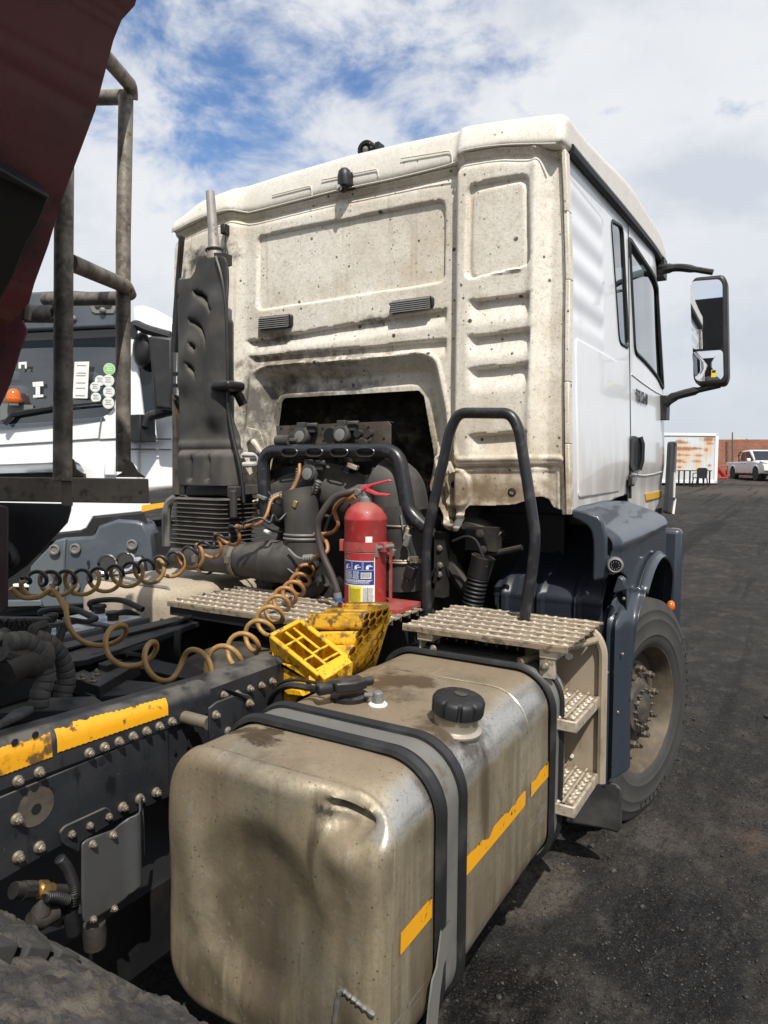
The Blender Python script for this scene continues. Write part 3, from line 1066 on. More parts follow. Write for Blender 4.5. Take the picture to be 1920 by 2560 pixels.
m_ground = M('coal_yard_dirt', (0.023, 0.0227, 0.0224), 0.95, spec=0.15, coord='World', layers=[
    dict(scale=0.55, lo=0.40, hi=0.66, col=(0.038, 0.0355, 0.033), amt=0.9),
    dict(scale=2.6, lo=0.46, hi=0.66, col=(0.056, 0.049, 0.042), amt=0.7),
    dict(scale=0.35, lo=0.54, hi=0.68, col=(0.016, 0.016, 0.0165), amt=0.85, stretch=(1, 0.35, 1)),
    dict(kind='spot', at=(0.98, -0.12, 0), size=(0.16, 0.30, 1), scale=6, lo=0.5, hi=1.0, wob=1.2, col=(0.105, 0.09, 0.072), amt=0.85),
    dict(kind='spot', at=(1.46, -0.20, 0), size=(0.30, 0.50, 1), scale=3.5, lo=0.75, hi=0.95, wob=1.3, col=(0.012, 0.012, 0.013), amt=0.95, rough=0.7),
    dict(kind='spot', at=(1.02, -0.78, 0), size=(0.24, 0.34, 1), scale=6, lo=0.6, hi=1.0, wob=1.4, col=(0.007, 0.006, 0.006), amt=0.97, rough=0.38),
    dict(kind='spot', at=(1.68, 0.75, 0), size=(0.13, 0.20, 1), scale=8, lo=0.1, hi=1.0, wob=1.8, col=(0.13, 0.085, 0.06), amt=0.55),
    dict(kind='spot', at=(1.30, 0.55, 0), size=(0.22, 0.22, 1), scale=6, lo=0.1, hi=1.0, wob=1.8, col=(0.085, 0.075, 0.062), amt=0.7),
    dict(kind='axis', axis='Y', lo=26, hi=31, scale=0.2, stretch=(0.4, 1.2, 1), nlo=.35, nhi=.55, col=(0.12, 0.095, 0.075), amt=0.6),
    dict(scale=7, lo=0.50, hi=0.66, col=(0.070, 0.064, 0.057), amt=0.7, detail=9, nr=.72, stretch=(1, .6, 1)),
    dict(scale=1.6, lo=0.55, hi=0.68, col=(0.014, 0.014, 0.0145), amt=0.75, detail=8, nr=.7, stretch=(1, .45, 1)),
    dict(scale=2.4, lo=0.53, hi=0.64, col=(0.012, 0.012, 0.0125), amt=0.8, detail=4, stretch=(1.3, .035, 1)),
    dict(scale=45, lo=0.48, hi=0.66, col=(0.014, 0.014, 0.0145), amt=0.7, detail=6, nr=.7),
    dict(scale=120, lo=0.52, hi=0.70, col=(0.105, 0.095, 0.082), amt=0.55, detail=4, nr=.7),
    dict(kind='voronoi', scale=75, lo=0.10, hi=0.2, col=(0.13, 0.12, 0.11), amt=0.5, thin=0.5),
    dict(kind='voronoi', scale=150, lo=0.07, hi=0.15, col=(0.24, 0.235, 0.23), amt=0.55, thin=0.53, rough=0.2),
], bump=[(11, 0.02), (65, 0.012), (210, 0.004)])
ground = make('ground', np.stack([GX, GY, GZ], -1).reshape(-1, 3), gf.tolist(), m_ground, sharp=180, origin=(0, 0, 0))
tag(ground, 'dark coal-dusted dirt yard', kind='structure')


def ground_at(x, y):
    i = min(max(int(np.searchsorted(gx, x)), 1), len(gx) - 1)
    j = min(max(int(np.searchsorted(gy, y)), 1), len(gy) - 1)
    return float(GZ[i, j])


# loose lumps of coal and stone lying on the yard: nobody could count them
lump_v, lump_f = [], []
ico = bmesh.new()
bmesh.ops.create_icosphere(ico, subdivisions=1, radius=1)
iv = np.array([v.co[:] for v in ico.verts])
ifc = [[v.index for v in f.verts] for f in ico.faces]
ico.free()
for k in range(11000):
    if k < 9600:
        x, y = RNG.uniform(0.75, 2.4) if k < 6500 else RNG.uniform(1.0, 4.0), -1.3 + 4.4 * RNG.random() ** 1.5
        s = 0.0018 + 0.0042 * RNG.random() ** 3 + (0.012 * RNG.random() if RNG.random() < 0.012 else 0)
    else:
        x, y = RNG.uniform(1.6, 9), RNG.uniform(2.5, 24)
        s = 0.006 + 0.022 * RNG.random() ** 4
    jit = 1 + 0.35 * (RNG.random((12 if len(iv) == 12 else len(iv), 1)) - 0.5)
    sc = s * np.array([1, 0.7 + .5 * RNG.random(), 0.5 + .4 * RNG.random()])
    a = RNG.uniform(0, 6.28)
    P = iv * jit * sc
    P = np.stack([P[:, 0] * math.cos(a) - P[:, 1] * math.sin(a), P[:, 0] * math.sin(a) + P[:, 1] * math.cos(a), P[:, 2]], 1)
    P = P + np.array([x, y, ground_at(x, y) + s * 0.25])
    off = len(lump_v) * len(iv)
    lump_v.append(P)
    lump_f += [[i + off for i in f] for f in ifc]
m_lump = M('coal_lumps_mix', (0.026, 0.0255, 0.025), 0.6, coord='World', layers=[
    dict(scale=6, lo=0.45, hi=0.6, col=(0.06, 0.054, 0.047), amt=0.9, rough=0.9, detail=1),
    dict(scale=19, lo=0.6, hi=0.66, col=(0.12, 0.11, 0.10), amt=0.7, rough=0.8, detail=1)])
lumps = make('coal_gravel', np.concatenate(lump_v), lump_f, m_lump, sharp=20)
tag(lumps, 'loose coal crumbs and small stones on the dirt yard', kind='stuff')


# ------------------------------------------------------------------ the tractor unit
truck = thing('tractor_unit', 'white tractor unit with grimy rear cab wall and dented fuel tank, nearest in view', 'truck', (0, 0.4, 0))


def xz(l):
    return [(q[0], q[2]) for q in l]


def yz(l):
    return [(q[1], q[2]) for q in l]


# ---- rear wall of the cab: one pressed sheet at y = 0
W_top = xz([(-1.086,0,2.875),(-0.9,0,2.91),(-0.709,0,2.921),(-0.607,0,2.904),(-0.547,0,2.899),(-0.079,0,2.905)]) + xz([(0.249,0,2.898),(0.535,0,2.899),(0.576,0,2.921),(0.743,0,2.908),(0.958,0,2.866)])
W_right = xz([(0.963,0,2.748),(0.985,0,2.375)]) + xz([(0.988,0,1.99),(0.998,0,1.631),(1.01,0,1.476)])
W_bot = xz([(0.993,0,1.477),(0.991,0,1.492),(0.952,0,1.503),(0.933,0,1.533),(0.904,0,1.545),(0.872,0,1.541),(0.844,0,1.524),(0.808,0,1.511),(0.709,0,1.503),(0.609,0,1.5),(0.591,0,1.481),(0.588,0,1.416),(0.568,0,1.393),(0.503,0,1.39),(0.483,0,1.404),(0.478,0,1.454),(0.461,0,1.486),(0.443,0,1.502)])
W_open = xz([(0.431,0,1.555),(0.387,0,1.772),(0.345,0,1.969),(0.316,0,1.998)]) + xz([(0.214,0,1.998),(-0.435,0,1.998),(-0.456,0,1.98),(-0.478,0,1.844),(-0.505,0,1.738),(-0.54,0,1.615),(-0.556,0,1.49),(-0.547,0,1.409),(-0.572,0,1.4),(-0.6,0,1.418),(-0.622,0,1.535)])
W_left = xz([(-0.754,0,1.548),(-1.032,0,1.559),(-1.075,0,1.775)]) + xz([(-1.099,0,2.6),(-1.091,0,2.8)])
outer = W_top + W_right + W_bot + W_open + W_left

panel_c = rnd(xz([(-0.56,0,2.792)]) + xz([(0.471,0,2.781),(0.475,0,2.436)]) + xz([(-0.565,0,2.425)]), 0.045)
panel_r = rnd(xz([(0.59,0,2.798),(0.851,0,2.791),(0.867,0,2.437),(0.584,0,2.416)]), 0.045)
panel_r2 = rnd(xz([(0.618,0,2.761),(0.827,0,2.763),(0.84,0,2.432),(0.616,0,2.428)]), 0.03)
arc_rec = rnd(xz([(-0.636,0,1.77),(-0.593,0,2.128),(-0.502,0,2.157)]) + xz([(0.047,0,2.146),(0.364,0,2.154),(0.439,0,2.118),(0.504,0,1.848),(0.448,0,1.625)]) + xz([(0.394,0,1.491)]) + xz([(-0.639,0,1.456)]), 0.07)
flange = rnd(xz([(-0.539,0,1.769),(-0.488,0,1.996),(-0.449,0,2.016)]) + xz([(0.312,0,2.027),(0.369,0,2.004),(0.468,0,1.546),(0.447,0,1.459)]) + xz([(-0.597,0,1.418)]), 0.04)
low_pan = rnd(xz([(0.508,0,1.796),(0.546,0,1.669),(0.993,0,1.676),(0.998,0,1.45),(0.492,0,1.428),(0.461,0,1.526)]), 0.03)
brace_pan = rnd(xz([(0.478,0,1.652),(0.582,0,1.646),(0.614,0,1.608),(0.615,0,1.53),(0.591,0,1.497),(0.491,0,1.494)]), 0.02)
slot_hole = rnd(xz([(0.511,0,1.488),(0.552,0,1.489),(0.55,0,1.42),(0.521,0,1.419)]), 0.02)
bay_l = (-0.668,0,2.888)[0]
bay_r0, bay_r1 = (0.524,0,2.747)[0], (0.544,0,2.744)[0]
fall_r = (0.89,0,2.623)[0]
louv_r = [((0.612,0,2.338), (0.862,0,2.34)), ((0.608,0,2.197), (0.865,0,2.202)), ((0.614,0,2.064), (0.862,0,2.071)), ((0.62,0,1.794), (0.861,0,1.804))]
louv_c = [((-0.617,0,2.29), (0.479,0,2.329)), ((-0.602,0,2.21), (0.481,0,2.201))]


def rear_y(x, z):
    x, z = np.asarray(x, float), np.asarray(z, float)
    y = np.zeros_like(x)
    y -= 0.05 * sst(x, bay_r0, bay_r1 + .012) * (1 - sst(x, fall_r - .03, fall_r + .045))
    y -= 0.035 * (1 - sst(x, bay_l - .05, bay_l + .05))
    y -= 0.012 * np.exp(-((x - fall_r + 0.012) / 0.018) ** 2)
    y += 0.018 * sst(-sdf(x, z, panel_c), -0.003, 0.007)
    y += 0.020 * sst(-sdf(x, z, panel_r), -0.003, 0.008)
    y -= 0.010 * sst(-sdf(x, z, panel_r2), -0.012, 0.004)
    ia = sst(-sdf(x, z, arc_rec), -0.01, 0.075)
    y += 0.085 * ia
    dl, _, _ = pdist(x, z, arc_rec)
    y -= 0.012 * np.exp(-(dl / 0.010) ** 2)
    y -= 0.02 * sst(-sdf(x, z, flange), -0.012, 0.006)
    y += 0.022 * sst(-sdf(x, z, low_pan), -0.004, 0.012)
    y -= 0.016 * sst(-sdf(x, z, brace_pan), -0.008, 0.004)
    y += 0.03 * sst(-sdf(x, z, slot_hole), -0.005, 0.008)
    dlow, _, _ = pdist(x, z, low_pan)
    y -= 0.008 * np.exp(-((dlow - 0.022) / 0.008) ** 2)
    for a, b in louv_r:
        x0, x1, zt, zb = a[0], b[0], a[2], b[2]
        top = zt + (zb - zt) * (x - x0) / (x1 - x0)
        d = top - z
        y += 0.028 * sst(d, -0.003, 0.008) * (1 - sst(d, 0.018, 0.115)) * sst(x, x0 - .02, x0 + .03) * (1 - sst(x, x1 - .008, x1 + .006))
    for a, b in louv_c:
        x0, x1, zt, zb = a[0], b[0], a[2], b[2]
        top = zt + (zb - zt) * (x - x0) / (x1 - x0)
        d = top - z
        y += 0.021 * sst(d, -0.003, 0.008) * (1 - sst(d, 0.02, 0.085)) * sst(x, x0 - .03, x0 + .03) * (1 - sst(x, x1 - .01, x1 + .008))
    zr = np.interp(x, [q[0] for q in W_top], [q[1] for q in W_top])
    y += 0.022 * np.exp(-((zr - z - 0.028) / 0.022) ** 2) * sst(zr - z, 0, 0.02)
    y += 0.0022 * fbm(x * 6, z * 6, 4.0, 3)
    return y


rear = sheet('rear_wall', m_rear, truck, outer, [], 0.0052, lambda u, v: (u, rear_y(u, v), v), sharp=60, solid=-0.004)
hole = MB()
for q in [(0.531,0,1.586),(0.796,0,1.56)]:
    hole.lathe([(0.017, -0.004), (0.017, 0.004), (0.011, 0.006), (0.011, -0.001)], (q[0], rear_y([q[0]], [q[2]])[0] - 0.002, q[2]), (0, -1, 0), 16)
hole.build('grommet', m_dark, rear)
rv = MB()
for q in [(0.179,0,2.009),(0.292,0,2.009),(0.352,0,1.977),(0.364,0,1.909)] + [(-0.412,0,2.011),(-0.292,0,2.011),(-0.174,0,2.011),(-0.057,0,2.01),(0.06,0,2.009),(0.166,0,2.01),(-0.471,0,1.98),(-0.479,0,1.913)]:
    yy = rear_y([q[0]], [q[2]])[0]
    rv.cyl((q[0], yy - .0025, q[2]), (q[0], yy + .004, q[2]), 0.0048, n=8)
rv.build('rivet', m_dark, rear)

# rear edge trim: the folded corner beside the pressed wall, and the soft seal in front of it
tr = MB()
cp = [(0.968,0,2.861),(0.983,0,2.63),(0.995,0,2.374)] + [(0.999,0,1.989),(1.006,0,1.751),(1.017,0,1.477)]
for i in range(len(cp) - 1):
    a, b = Vector(cp[i]), Vector(cp[i + 1])
    tr.prism([a + Vector((-.004, -.022, 0)), a + Vector((.014, -.022, 0)), b + Vector((.014, -.022, 0)), b + Vector((-.004, -.022, 0))], (0, 0.05, 0))
tr.build('corner_trim', m_rear, truck, bevel=0.004)

# ---- roof
zt_x = [q[0] for q in W_top]
zt_z = [q[1] for q in W_top]
RL, RR = -1.105, 0.985


def roof_fn(x, y, z):
    t = np.clip((z - 2.87) / 0.125, 0, 1)
    zl = np.interp(x, zt_x, zt_z)
    rearw = 1 - sst(y, 0.0, 0.5)
    u = (x - RL) / (RR - RL)
    crown = 0.075 * (4 * u * (1 - u)) ** 0.8 - 0.05 * sst(0.10 - u, 0, 0.10) * t
    crown = crown + 0.115 * sst(y, 0.0, 1.25) - 0.12 * sst(y, 1.75, 2.35) ** 2 - 0.055 * np.maximum(y, 0)
    z2 = z + 0.055 * np.maximum(y, 0) + crown * t + (zl - 2.87 - 0.0) * (1 - t) * rearw
    bay = sst(x, bay_r0, bay_r1 + .012) + (1 - sst(x, bay_l - .05, bay_l + .05)) * 0.8
    y2 = y - 0.047 * bay * rearw * (1 - t * 0.45)
    y2 = y2 + 0.03 * rearw * t * t
    return x, y2, z2 + 0.0015 * fbm(x * 5, y * 5, z * 5, 2)


v, f = rbox((RL, -0.024, 2.87), (RR, 2.20, 2.995), 0.024, (120, 70, 16), roof_fn)
roof = make('roof', v, f, m_roof, truck, sharp=55)
lipm = MB()
pts = [(x, -0.026 - 0.046 * float(sst(x, bay_r0, bay_r1 + .012) + (1 - sst(x, bay_l - .05, bay_l + .05)) * .8), z + 0.001) for x, z in zip(zt_x, zt_z)]
lipm.tube(smooth_path(pts, 5), 0.0035, 6)
lipm.build('roof_lip', m_roof, roof)
# thin raised frames pressed into the rear of the roof
emb = MB()
for box_ in ([(-0.44,-0.035,2.954),(-0.206,-0.035,2.955),(-0.203,-0.035,2.91)], [(-0.149,-0.035,2.968),(0.153,-0.035,2.956),(0.155,-0.035,2.921)], [(0.269,-0.035,2.975),(0.505,-0.035,2.957),(0.513,-0.035,2.905)]):
    emb.tube([(q[0], q[1] + 0.008, q[2]) for q in fillet_path(box_, 0.02)], 0.0028, 6)
emb.build('pressed_frame', m_roof, roof)
gut = MB()
gp = [(0.978, 0.04, 2.885), (0.978, 0.3, 2.898), (0.978, 0.9, 2.932), (0.972, 1.5, 2.966), (0.965, 1.95, 2.985), (0.95, 2.2, 2.96)]
gut.tube(smooth_path(gp, 8), [0.021] * 41, 8)
gut.build('gutter_seal', m_black, truck)

# ---- right side of the cab: x leans in towards the roof
def side_x(z):
    return 1.018 - (z - 1.48) * 0.0385


def smooth2(l):
    return [(q.x, q.y) for q in smooth_path([(a, b, 0) for a, b in l], 6)]


def rib_dx(y, z):
    w = sst(y, 0.045, 0.10) * (1 - sst(y, 0.56, 0.63)) * sst(z, 2.15, 2.3) * (1 - sst(z, 2.78, 2.86))
    return 0.0055 * w * np.cos((z - 2.22) * 2 * math.pi / 0.135)


def side_fn(dx):
    def f(y, z):
        y, z = np.asarray(y, float), np.asarray(z, float)
        nose = 0.05 * sst(y, 1.7, 2.35) ** 2 * (0.35 + 0.65 * sst(z, 2.0, 2.9))
        x = side_x(z) + rib_dx(y, z) + dx - nose
        x = x - 0.012 * (1 - sst(y, 0.0, 0.035)) + 0.0012 * fbm(y * 3, z * 3, 2.0, 2)
        x = x - 0.035 * sst(y, 0.0, 1.3) * (1 - sst(z, 1.52, 1.72)) * 0.6
        return x, y, z
    return f


sp_out = rnd([(0.012, 1.475), (0.012, 2.878), (1.144, 2.938), (1.144, 1.523), (0.4, 1.49)], 0.004)
win1 = rnd(yz([(0.98,0.763,2.837),(0.98,1.015,2.877)]) + [(1.135, 2.285)] + yz([(0.98,0.916,2.281)]), 0.05)
side = sheet('side_panel', m_white, truck, sp_out, [win1], 0.011, side_fn(0), sharp=60, solid=0.004)
w1g = rnd([(a + (0.95 - a) * .02, b) for a, b in win1], 0.0)
sheet('quarter_window', g_dark, truck, w1g, [], 0.03, lambda y, z: side_fn(-0.006)(y, z))
fr = MB()
fr.tube([(side_x(b) - 0.003, a, b) for a, b in win1], 0.009, 6, closed=True)
fr.build('window_seal', m_black, truck)
lock = rnd([(0.135, 1.535), (0.135, 2.18), (0.95, 2.185), (0.95, 1.545)], 0.03)
sheet('locker_door', m_white, truck, lock, [], 0.011, side_fn(0.004), sharp=60, solid=0.009)

door_out = rnd([(1.160, 1.40), (1.160, 2.938), (1.95, 2.975), (2.2, 2.70), (2.275, 2.1), (2.28, 1.52), (2.2, 1.46), (1.9, 1.38)], [.01, .03, .12, .06, .06, .05, .03, .05])
dwin = rnd(yz([(0.985,1.154,2.858),(0.985,1.352,2.848),(0.985,1.833,2.828),(0.985,2.075,2.795),(0.985,2.246,2.185),(0.985,1.671,2.262),(0.985,1.263,2.285)]), [.03, .05, .05, .04, .03, .2, .05])
door = sheet('door', m_white, truck, door_out, [dwin], 0.012, side_fn(0.002), sharp=60, solid=0.004)
sheet('door_window', g_side, door, dwin, [], 0.03, lambda y, z: side_fn(-0.008)(y, z))
fr = MB()
fr.tube([tuple(float(c) for c in (side_fn(0.0)(np.array([a]), np.array([b]))[0][0], a, b)) for a, b in dwin], 0.014, 6, closed=True)
fr.build('window_seal', m_black, door)
mb = MB()
mb.tube([(float(side_x(z)) - .006, 1.152, z) for z in (1.5, 1.9, 2.4, 2.9)], 0.0085, 8)
mb.build('door_seal', m_black, truck)
mb = MB()
mb.tube([(float(side_fn(0.002)(np.array([a]), np.array([b]))[0][0]) + .001, a, b) for a, b in smooth2([(1.17, 2.155), (1.5, 2.14), (1.9, 2.13), (2.2, 2.14)])], 0.004, 6)
mb.tube([(float(side_fn(0.002)(np.array([a]), np.array([b]))[0][0]) + .001, a, b) for a, b in smooth2([(1.17, 1.63), (1.6, 1.62), (2.2, 1.64)])], 0.004, 6)
mb.build('pressed_line', m_white, door)
# handle: dark bezel with a deep grip
hx = float(side_x(1.9))
hb = rnd(yz([(1.01,1.118,1.826),(1.01,1.211,1.834),(1.01,1.413,1.825),(1.01,1.434,1.804),(1.01,1.435,1.678),(1.01,1.403,1.658),(1.01,1.174,1.638),(1.01,1.115,1.663)]), 0.02)
hm = MB()
hm.prism([(hx - .004, a, b) for a, b in hb], (0.02, 0, 0))
handle = hm.build('handle', m_black, door, bevel=0.006)
hg = MB()
yc_, zc_ = np.mean([a for a, b in hb]), np.mean([b for a, b in hb])
hg.prism([(hx + .0155, yc_ + (a - yc_) * .62 + .012, zc_ + (b - zc_) * .7) for a, b in hb], (0.002, 0, 0))
hg.build('grip_recess', m_dark, door)
hg = MB()
hg.tube([(hx + .02, yc_ + .03, zc_ - .09), (hx + .032, yc_ + .035, zc_ - .04), (hx + .032, yc_ + .035, zc_ + .05), (hx + .02, yc_ + .03, zc_ + .09)], 0.013, 8)
hg.build('grip', m_black, door)
# model lettering on the door
text('door_lettering', 'TGS 27.440', m_ink, door, (float(side_x(2.03)) + 0.009, 1.25, 2.025), 0.088, (0, 1, 0), (0, 0, 1), bold=0.0022, sx=0.78)
sheet('reflector_tape', M('dull_amber_tape', (0.62, 0.34, 0.02), 0.4), door, yz([(1.005,1.607,1.512),(1.005,2.271,1.519),(1.005,2.28,1.469),(1.005,1.641,1.463)]), [], 0.012, side_fn(0.0065), solid=0.003)
cl = MB()
cl.b2((1.01, 1.085, 1.565), (1.03, 1.17, 1.625))
sv = cl.build('side_marker', m_black, truck, bevel=0.006)
cl = MB()
cl.b2((1.03, 1.10, 1.578), (1.034, 1.16, 1.612))
cl.build('marker_lens', m_grey, sv)

# the rest of the cab box: far side, floor, nose, windscreen
mb = MB()
mb.b2((-1.10, 0.02, 1.42), (-1.08, 2.2, 2.88))
mb.build('side_panel', m_white, truck)
mb = MB()
mb.b2((-1.07, 0.62, 1.36), (0.99, 2.28, 1.40))
mb.build('cab_floor', m_dark, truck)
mb = MB()
mb.prism([(-1.07, 2.26, 1.30), (-1.07, 2.36, 1.30), (-1.07, 2.34, 2.15), (-1.07, 2.26, 2.15)], (2.0, 0, 0))
mb.build('cab_front', m_white, truck, bevel=0.02)
mb = MB()
mb.prism([(-1.0, 2.32, 2.15), (-1.0, 2.05, 2.88), (-1.0, 2.045, 2.88), (-1.0, 2.31, 2.15)], (1.9, 0, 0))
mb.build('windscreen', g_side, truck)
mb = MB()
for x0 in (-1.08, 0.88):
    mb.prism([(x0, 2.24, 2.15), (x0, 2.34, 2.15), (x0, 2.08, 2.9), (x0, 2.0, 2.9)], (0.06, 0, 0))
mb.build('windscreen_pillar', m_white, truck)
mb = MB()
mb.prism([(-1.0, 1.9, 1.8), (-1.0, 2.2, 1.8), (-1.0, 2.25, 2.1), (-1.0, 2.0, 2.16)], (1.95, 0, 0))
mb.build('dashboard', m_interior, truck, bevel=0.03)
for i, sx_ in enumerate((0.5, -0.6)):
    mb = MB()
    v, f = rbox((sx_ - .25, 1.18, 1.55), (sx_ + .25, 1.7, 1.75), 0.06, (6, 6, 4))
    mb.add(v, f)
    v, f = rbox((sx_ - .24, 1.12, 1.75), (sx_ + .24, 1.26, 2.42), 0.06, (6, 4, 8))
    mb.add(v, f)
    v, f = rbox((sx_ - .13, 1.13, 2.44), (sx_ + .13, 1.24, 2.62), 0.045, (5, 4, 5))
    mb.add(v, f)
    mb.build('driver_seat' if i == 0 else 'passenger_seat', m_seat, truck)
mb = MB()
mb.b2((-1.05, 0.50, 1.4), (0.96, 0.55, 1.98))
mb.build('bunk', m_interior, truck)
# matted insulation seen through the opening in the rear wall
v, f = rbox((-0.72, 0.30, 1.35), (0.50, 0.52, 2.1), 0.06, (70, 8, 50),
            lambda x, y, z: (x, y - 0.10 * np.maximum(fbm(x * 7, z * 7, 3.0, 4, .6), -0.3) - 0.02 * fbm(x * 30, z * 30, 1.0, 3), z))
make('insulation_mat', v, f, m_insul, truck, sharp=80)

# vents in the rear wall
def vent(at_pts, slats):
    q = [Vector(p) for p in at_pts]
    c = sum(q, Vector()) / 4
    y0 = float(rear_y([c.x], [c.z])[0])
    o2 = rnd([(p.x, p.z) for p in q], 0.018)
    mb = MB()
    mb.prism([(a, y0 + 0.01, b) for a, b in o2], (0, -0.030, 0))
    vo = mb.build('vent_grille', m_black, truck, bevel=0.004)
    if slats:
        u = (q[1] - q[0])
        w = (q[3] - q[0])
        sl = None
        for k in range(6):
            t = 0.13 + 0.148 * k
            a = q[0] + w * t + u * 0.05
            b = q[0] + w * t + u * 0.94
            s = MB()
            s.prism([(a.x, y0 - .021, a.z), (b.x, y0 - .021, b.z), (b.x, y0 - .030, b.z - .006), (a.x, y0 - .030, a.z - .006)], (0, 0.001, 0.004))
            s.build('slat', m_grey, vo)
    return vo


vent([(0.213,-0.02,2.384)] + [(0.424,-0.02,2.384),(0.425,-0.02,2.334)] + [(0.215,-0.02,2.327)], True)
vent([(-0.538,-0.02,2.391),(-0.332,-0.02,2.387),(-0.332,-0.02,2.324),(-0.539,-0.02,2.327)], True)
# small sensor block near the top left
q = (-0.719,-0.05,2.831)
mb = MB()
mb.box((q[0], q[1] - .005, q[2]), (0.03, 0.04, 0.05))
mb.build('sensor_block', m_black, truck, bevel=0.006)
mb = MB()
mb.tube(smooth_path([(-0.71,-0.06,2.802),(-0.711,-0.06,2.758),(-0.696,-0.06,2.71)], 5), 0.004, 6)
mb.build('sensor_wire', m_dark, truck)

# roof cameras
q = Vector((-0.013,-0.025,2.931))
mb = MB()
mb.lathe([(0.0, 0.058), (0.016, 0.055), (0.027, 0.044), (0.033, 0.022), (0.034, -0.018), (0.027, -0.026)], q + Vector((0, -.012, 0)), (0, -0.1, 1), 20)
mb.box(q + Vector((0.010, 0.015, 0.006)), (0.048, 0.04, 0.062))
dome = mb.build('dome_camera', m_black, truck)
mb = MB()
mb.ball(q + Vector((-.005, -.018, -.026)), 0.023)
eye = mb.build('camera_eye', m_dark, dome)
mb = MB()
mb.lathe([(0.013, 0), (0.013, 0.006), (0.009, 0.008)], q + Vector((-.011, -.037, -.032)), (-.3, -1, -.3), 14)
mb.build('lens', m_chrome, dome)
q = Vector((0.049,0.06,3.084))
mb = MB()
ax = Vector((0.1, -1, -0.15))
mb.lathe([(0.02, -0.03), (0.042, -0.028), (0.044, 0.022), (0.040, 0.030), (0.027, 0.030), (0.024, 0.022), (0.001, 0.022)], q, ax, 22)
mb.box(q + Vector((0.01, 0, -.035)), (0.11, 0.06, 0.035))
mb.box(q + Vector((0.06, 0, -.01)), (0.02, 0.05, 0.06))
cam2 = mb.build('roof_camera', m_black, truck)
mb = MB()
for k in range(10):
    a = k * math.pi / 5
    mb.ball(q + Vector((0.033 * math.cos(a), -.031, 0.033 * math.sin(a))), 0.0035, n=5)
mb.ball(q + Vector((0, -.024, 0)), 0.014, n=8)
mb.build('infrared_ring', m_grey, cam2)

# ---- mirror on its two arms
MX = 1.30
mirror = bpy.data.objects.new('door_mirror', None)
link(mirror, truck, (MX, 2.0, 2.4))
MY = 2.02
mo = rnd(xz([(1.155,2.02,2.796),(1.175,2.02,2.832),(1.334,2.02,2.828),(1.356,2.02,2.792),(1.385,2.02,2.211),(1.367,2.02,2.165),(1.212,2.02,2.173),(1.187,2.02,2.214)]), 0.03)
hd = MB()
hd.prism([(a, MY, b) for a, b in mo], (0, 0.13, 0))
hd.build('mirror_housing', m_black, mirror, bevel=0.02, bseg=3)
mg = rnd(xz([(1.153,2,2.781),(1.168,2,2.806),(1.315,2,2.799),(1.333,2,2.769),(1.35,2,2.401),(1.336,2,2.391),(1.189,2,2.392),(1.175,2,2.41)]), 0.02)
s = MB()
s.prism([(a, MY - .004, b) for a, b in mg], (0.0, 0.006, 0))
s.build('mirror_pane', m_mirror, mirror)
mg = rnd(xz([(1.177,2,2.365),(1.192,2,2.378),(1.336,2,2.377),(1.349,2,2.363),(1.357,2,2.219),(1.342,2,2.198),(1.219,2,2.196),(1.197,2,2.217)]), 0.02)
s = MB()
cx_, cz_ = np.mean([a for a, b in mg]), np.mean([b for a, b in mg])
vs = [(a, MY - .002, b) for a, b in mg] + [(cx_ + (a - cx_) * .5, MY - .007, cz_ + (b - cz_) * .5) for a, b in mg] + [(cx_, MY - .009, cz_)]
n_ = len(mg)
s.add(vs, [(i, (i + 1) % n_, n_ + (i + 1) % n_, n_ + i) for i in range(n_)] + [(n_ + i, n_ + (i + 1) % n_, 2 * n_) for i in range(n_)])
s.build('wide_angle_pane', m_mirror, mirror, sharp=80)
s = MB()
q = (1.304,1.99,2.238)
s.box((q[0], MY - .010, q[2]), (0.028, 0.001, 0.045))
s.build('mirror_sticker', m_yellowlabel, mirror)
s = MB()
s.box((q[0], MY - .011, q[2] + .012), (0.02, 0.001, 0.014))
s.build('sticker_print', m_ink, mirror)
s = MB()
s.tube(smooth_path([(0.95, 2.12, 2.94)] + [(0.979,2.06,2.913),(1.088,2.06,2.909),(1.274,2.06,2.856)], 6), [0.034] * 5 + [0.030] * 5 + [0.024] * 5 + [0.018] * 4, 8)
s.box((0.955, 2.12, 2.93), (0.07, 0.12, 0.12))
s.build('mirror_strut', m_black, mirror)
s = MB()
s.tube(smooth_path([(0.99, 2.14, 2.06)] + [(1.072,2.06,2.11),(1.192,2.06,2.142),(1.337,2.06,2.171)], 6), [0.030] * 7 + [0.026] * 6 + [0.018] * 6, 8)
s.box((0.985, 2.14, 2.05), (0.09, 0.12, 0.15))
s.build('mirror_strut', m_black, mirror)

# corner deflector ahead of the door: black back, white edge
dp = rnd(yz([(1.03,2.138,1.832),(1.03,2.284,1.841),(1.03,2.315,1.817),(1.03,2.292,1.466),(1.03,2.359,1.459),(1.03,2.293,1.355),(1.03,2.057,1.377),(1.03,2.098,1.537)]), 0.02)
s = MB()
s.prism([(1.03, a + .0, b) for a, b in dp], (0.022, 0.02, 0))
dfl = s.build('corner_deflector', m_black, truck, bevel=0.008)
s = MB()
e = yz([(1.03,2.3,1.837),(1.03,2.325,1.815),(1.03,2.306,1.469),(1.03,2.364,1.461),(1.03,2.298,1.356)])
s.tube([(1.056, a - .004, b) for a, b in e], 0.0085, 6)
s.build('deflector_edge', m_white, dfl)


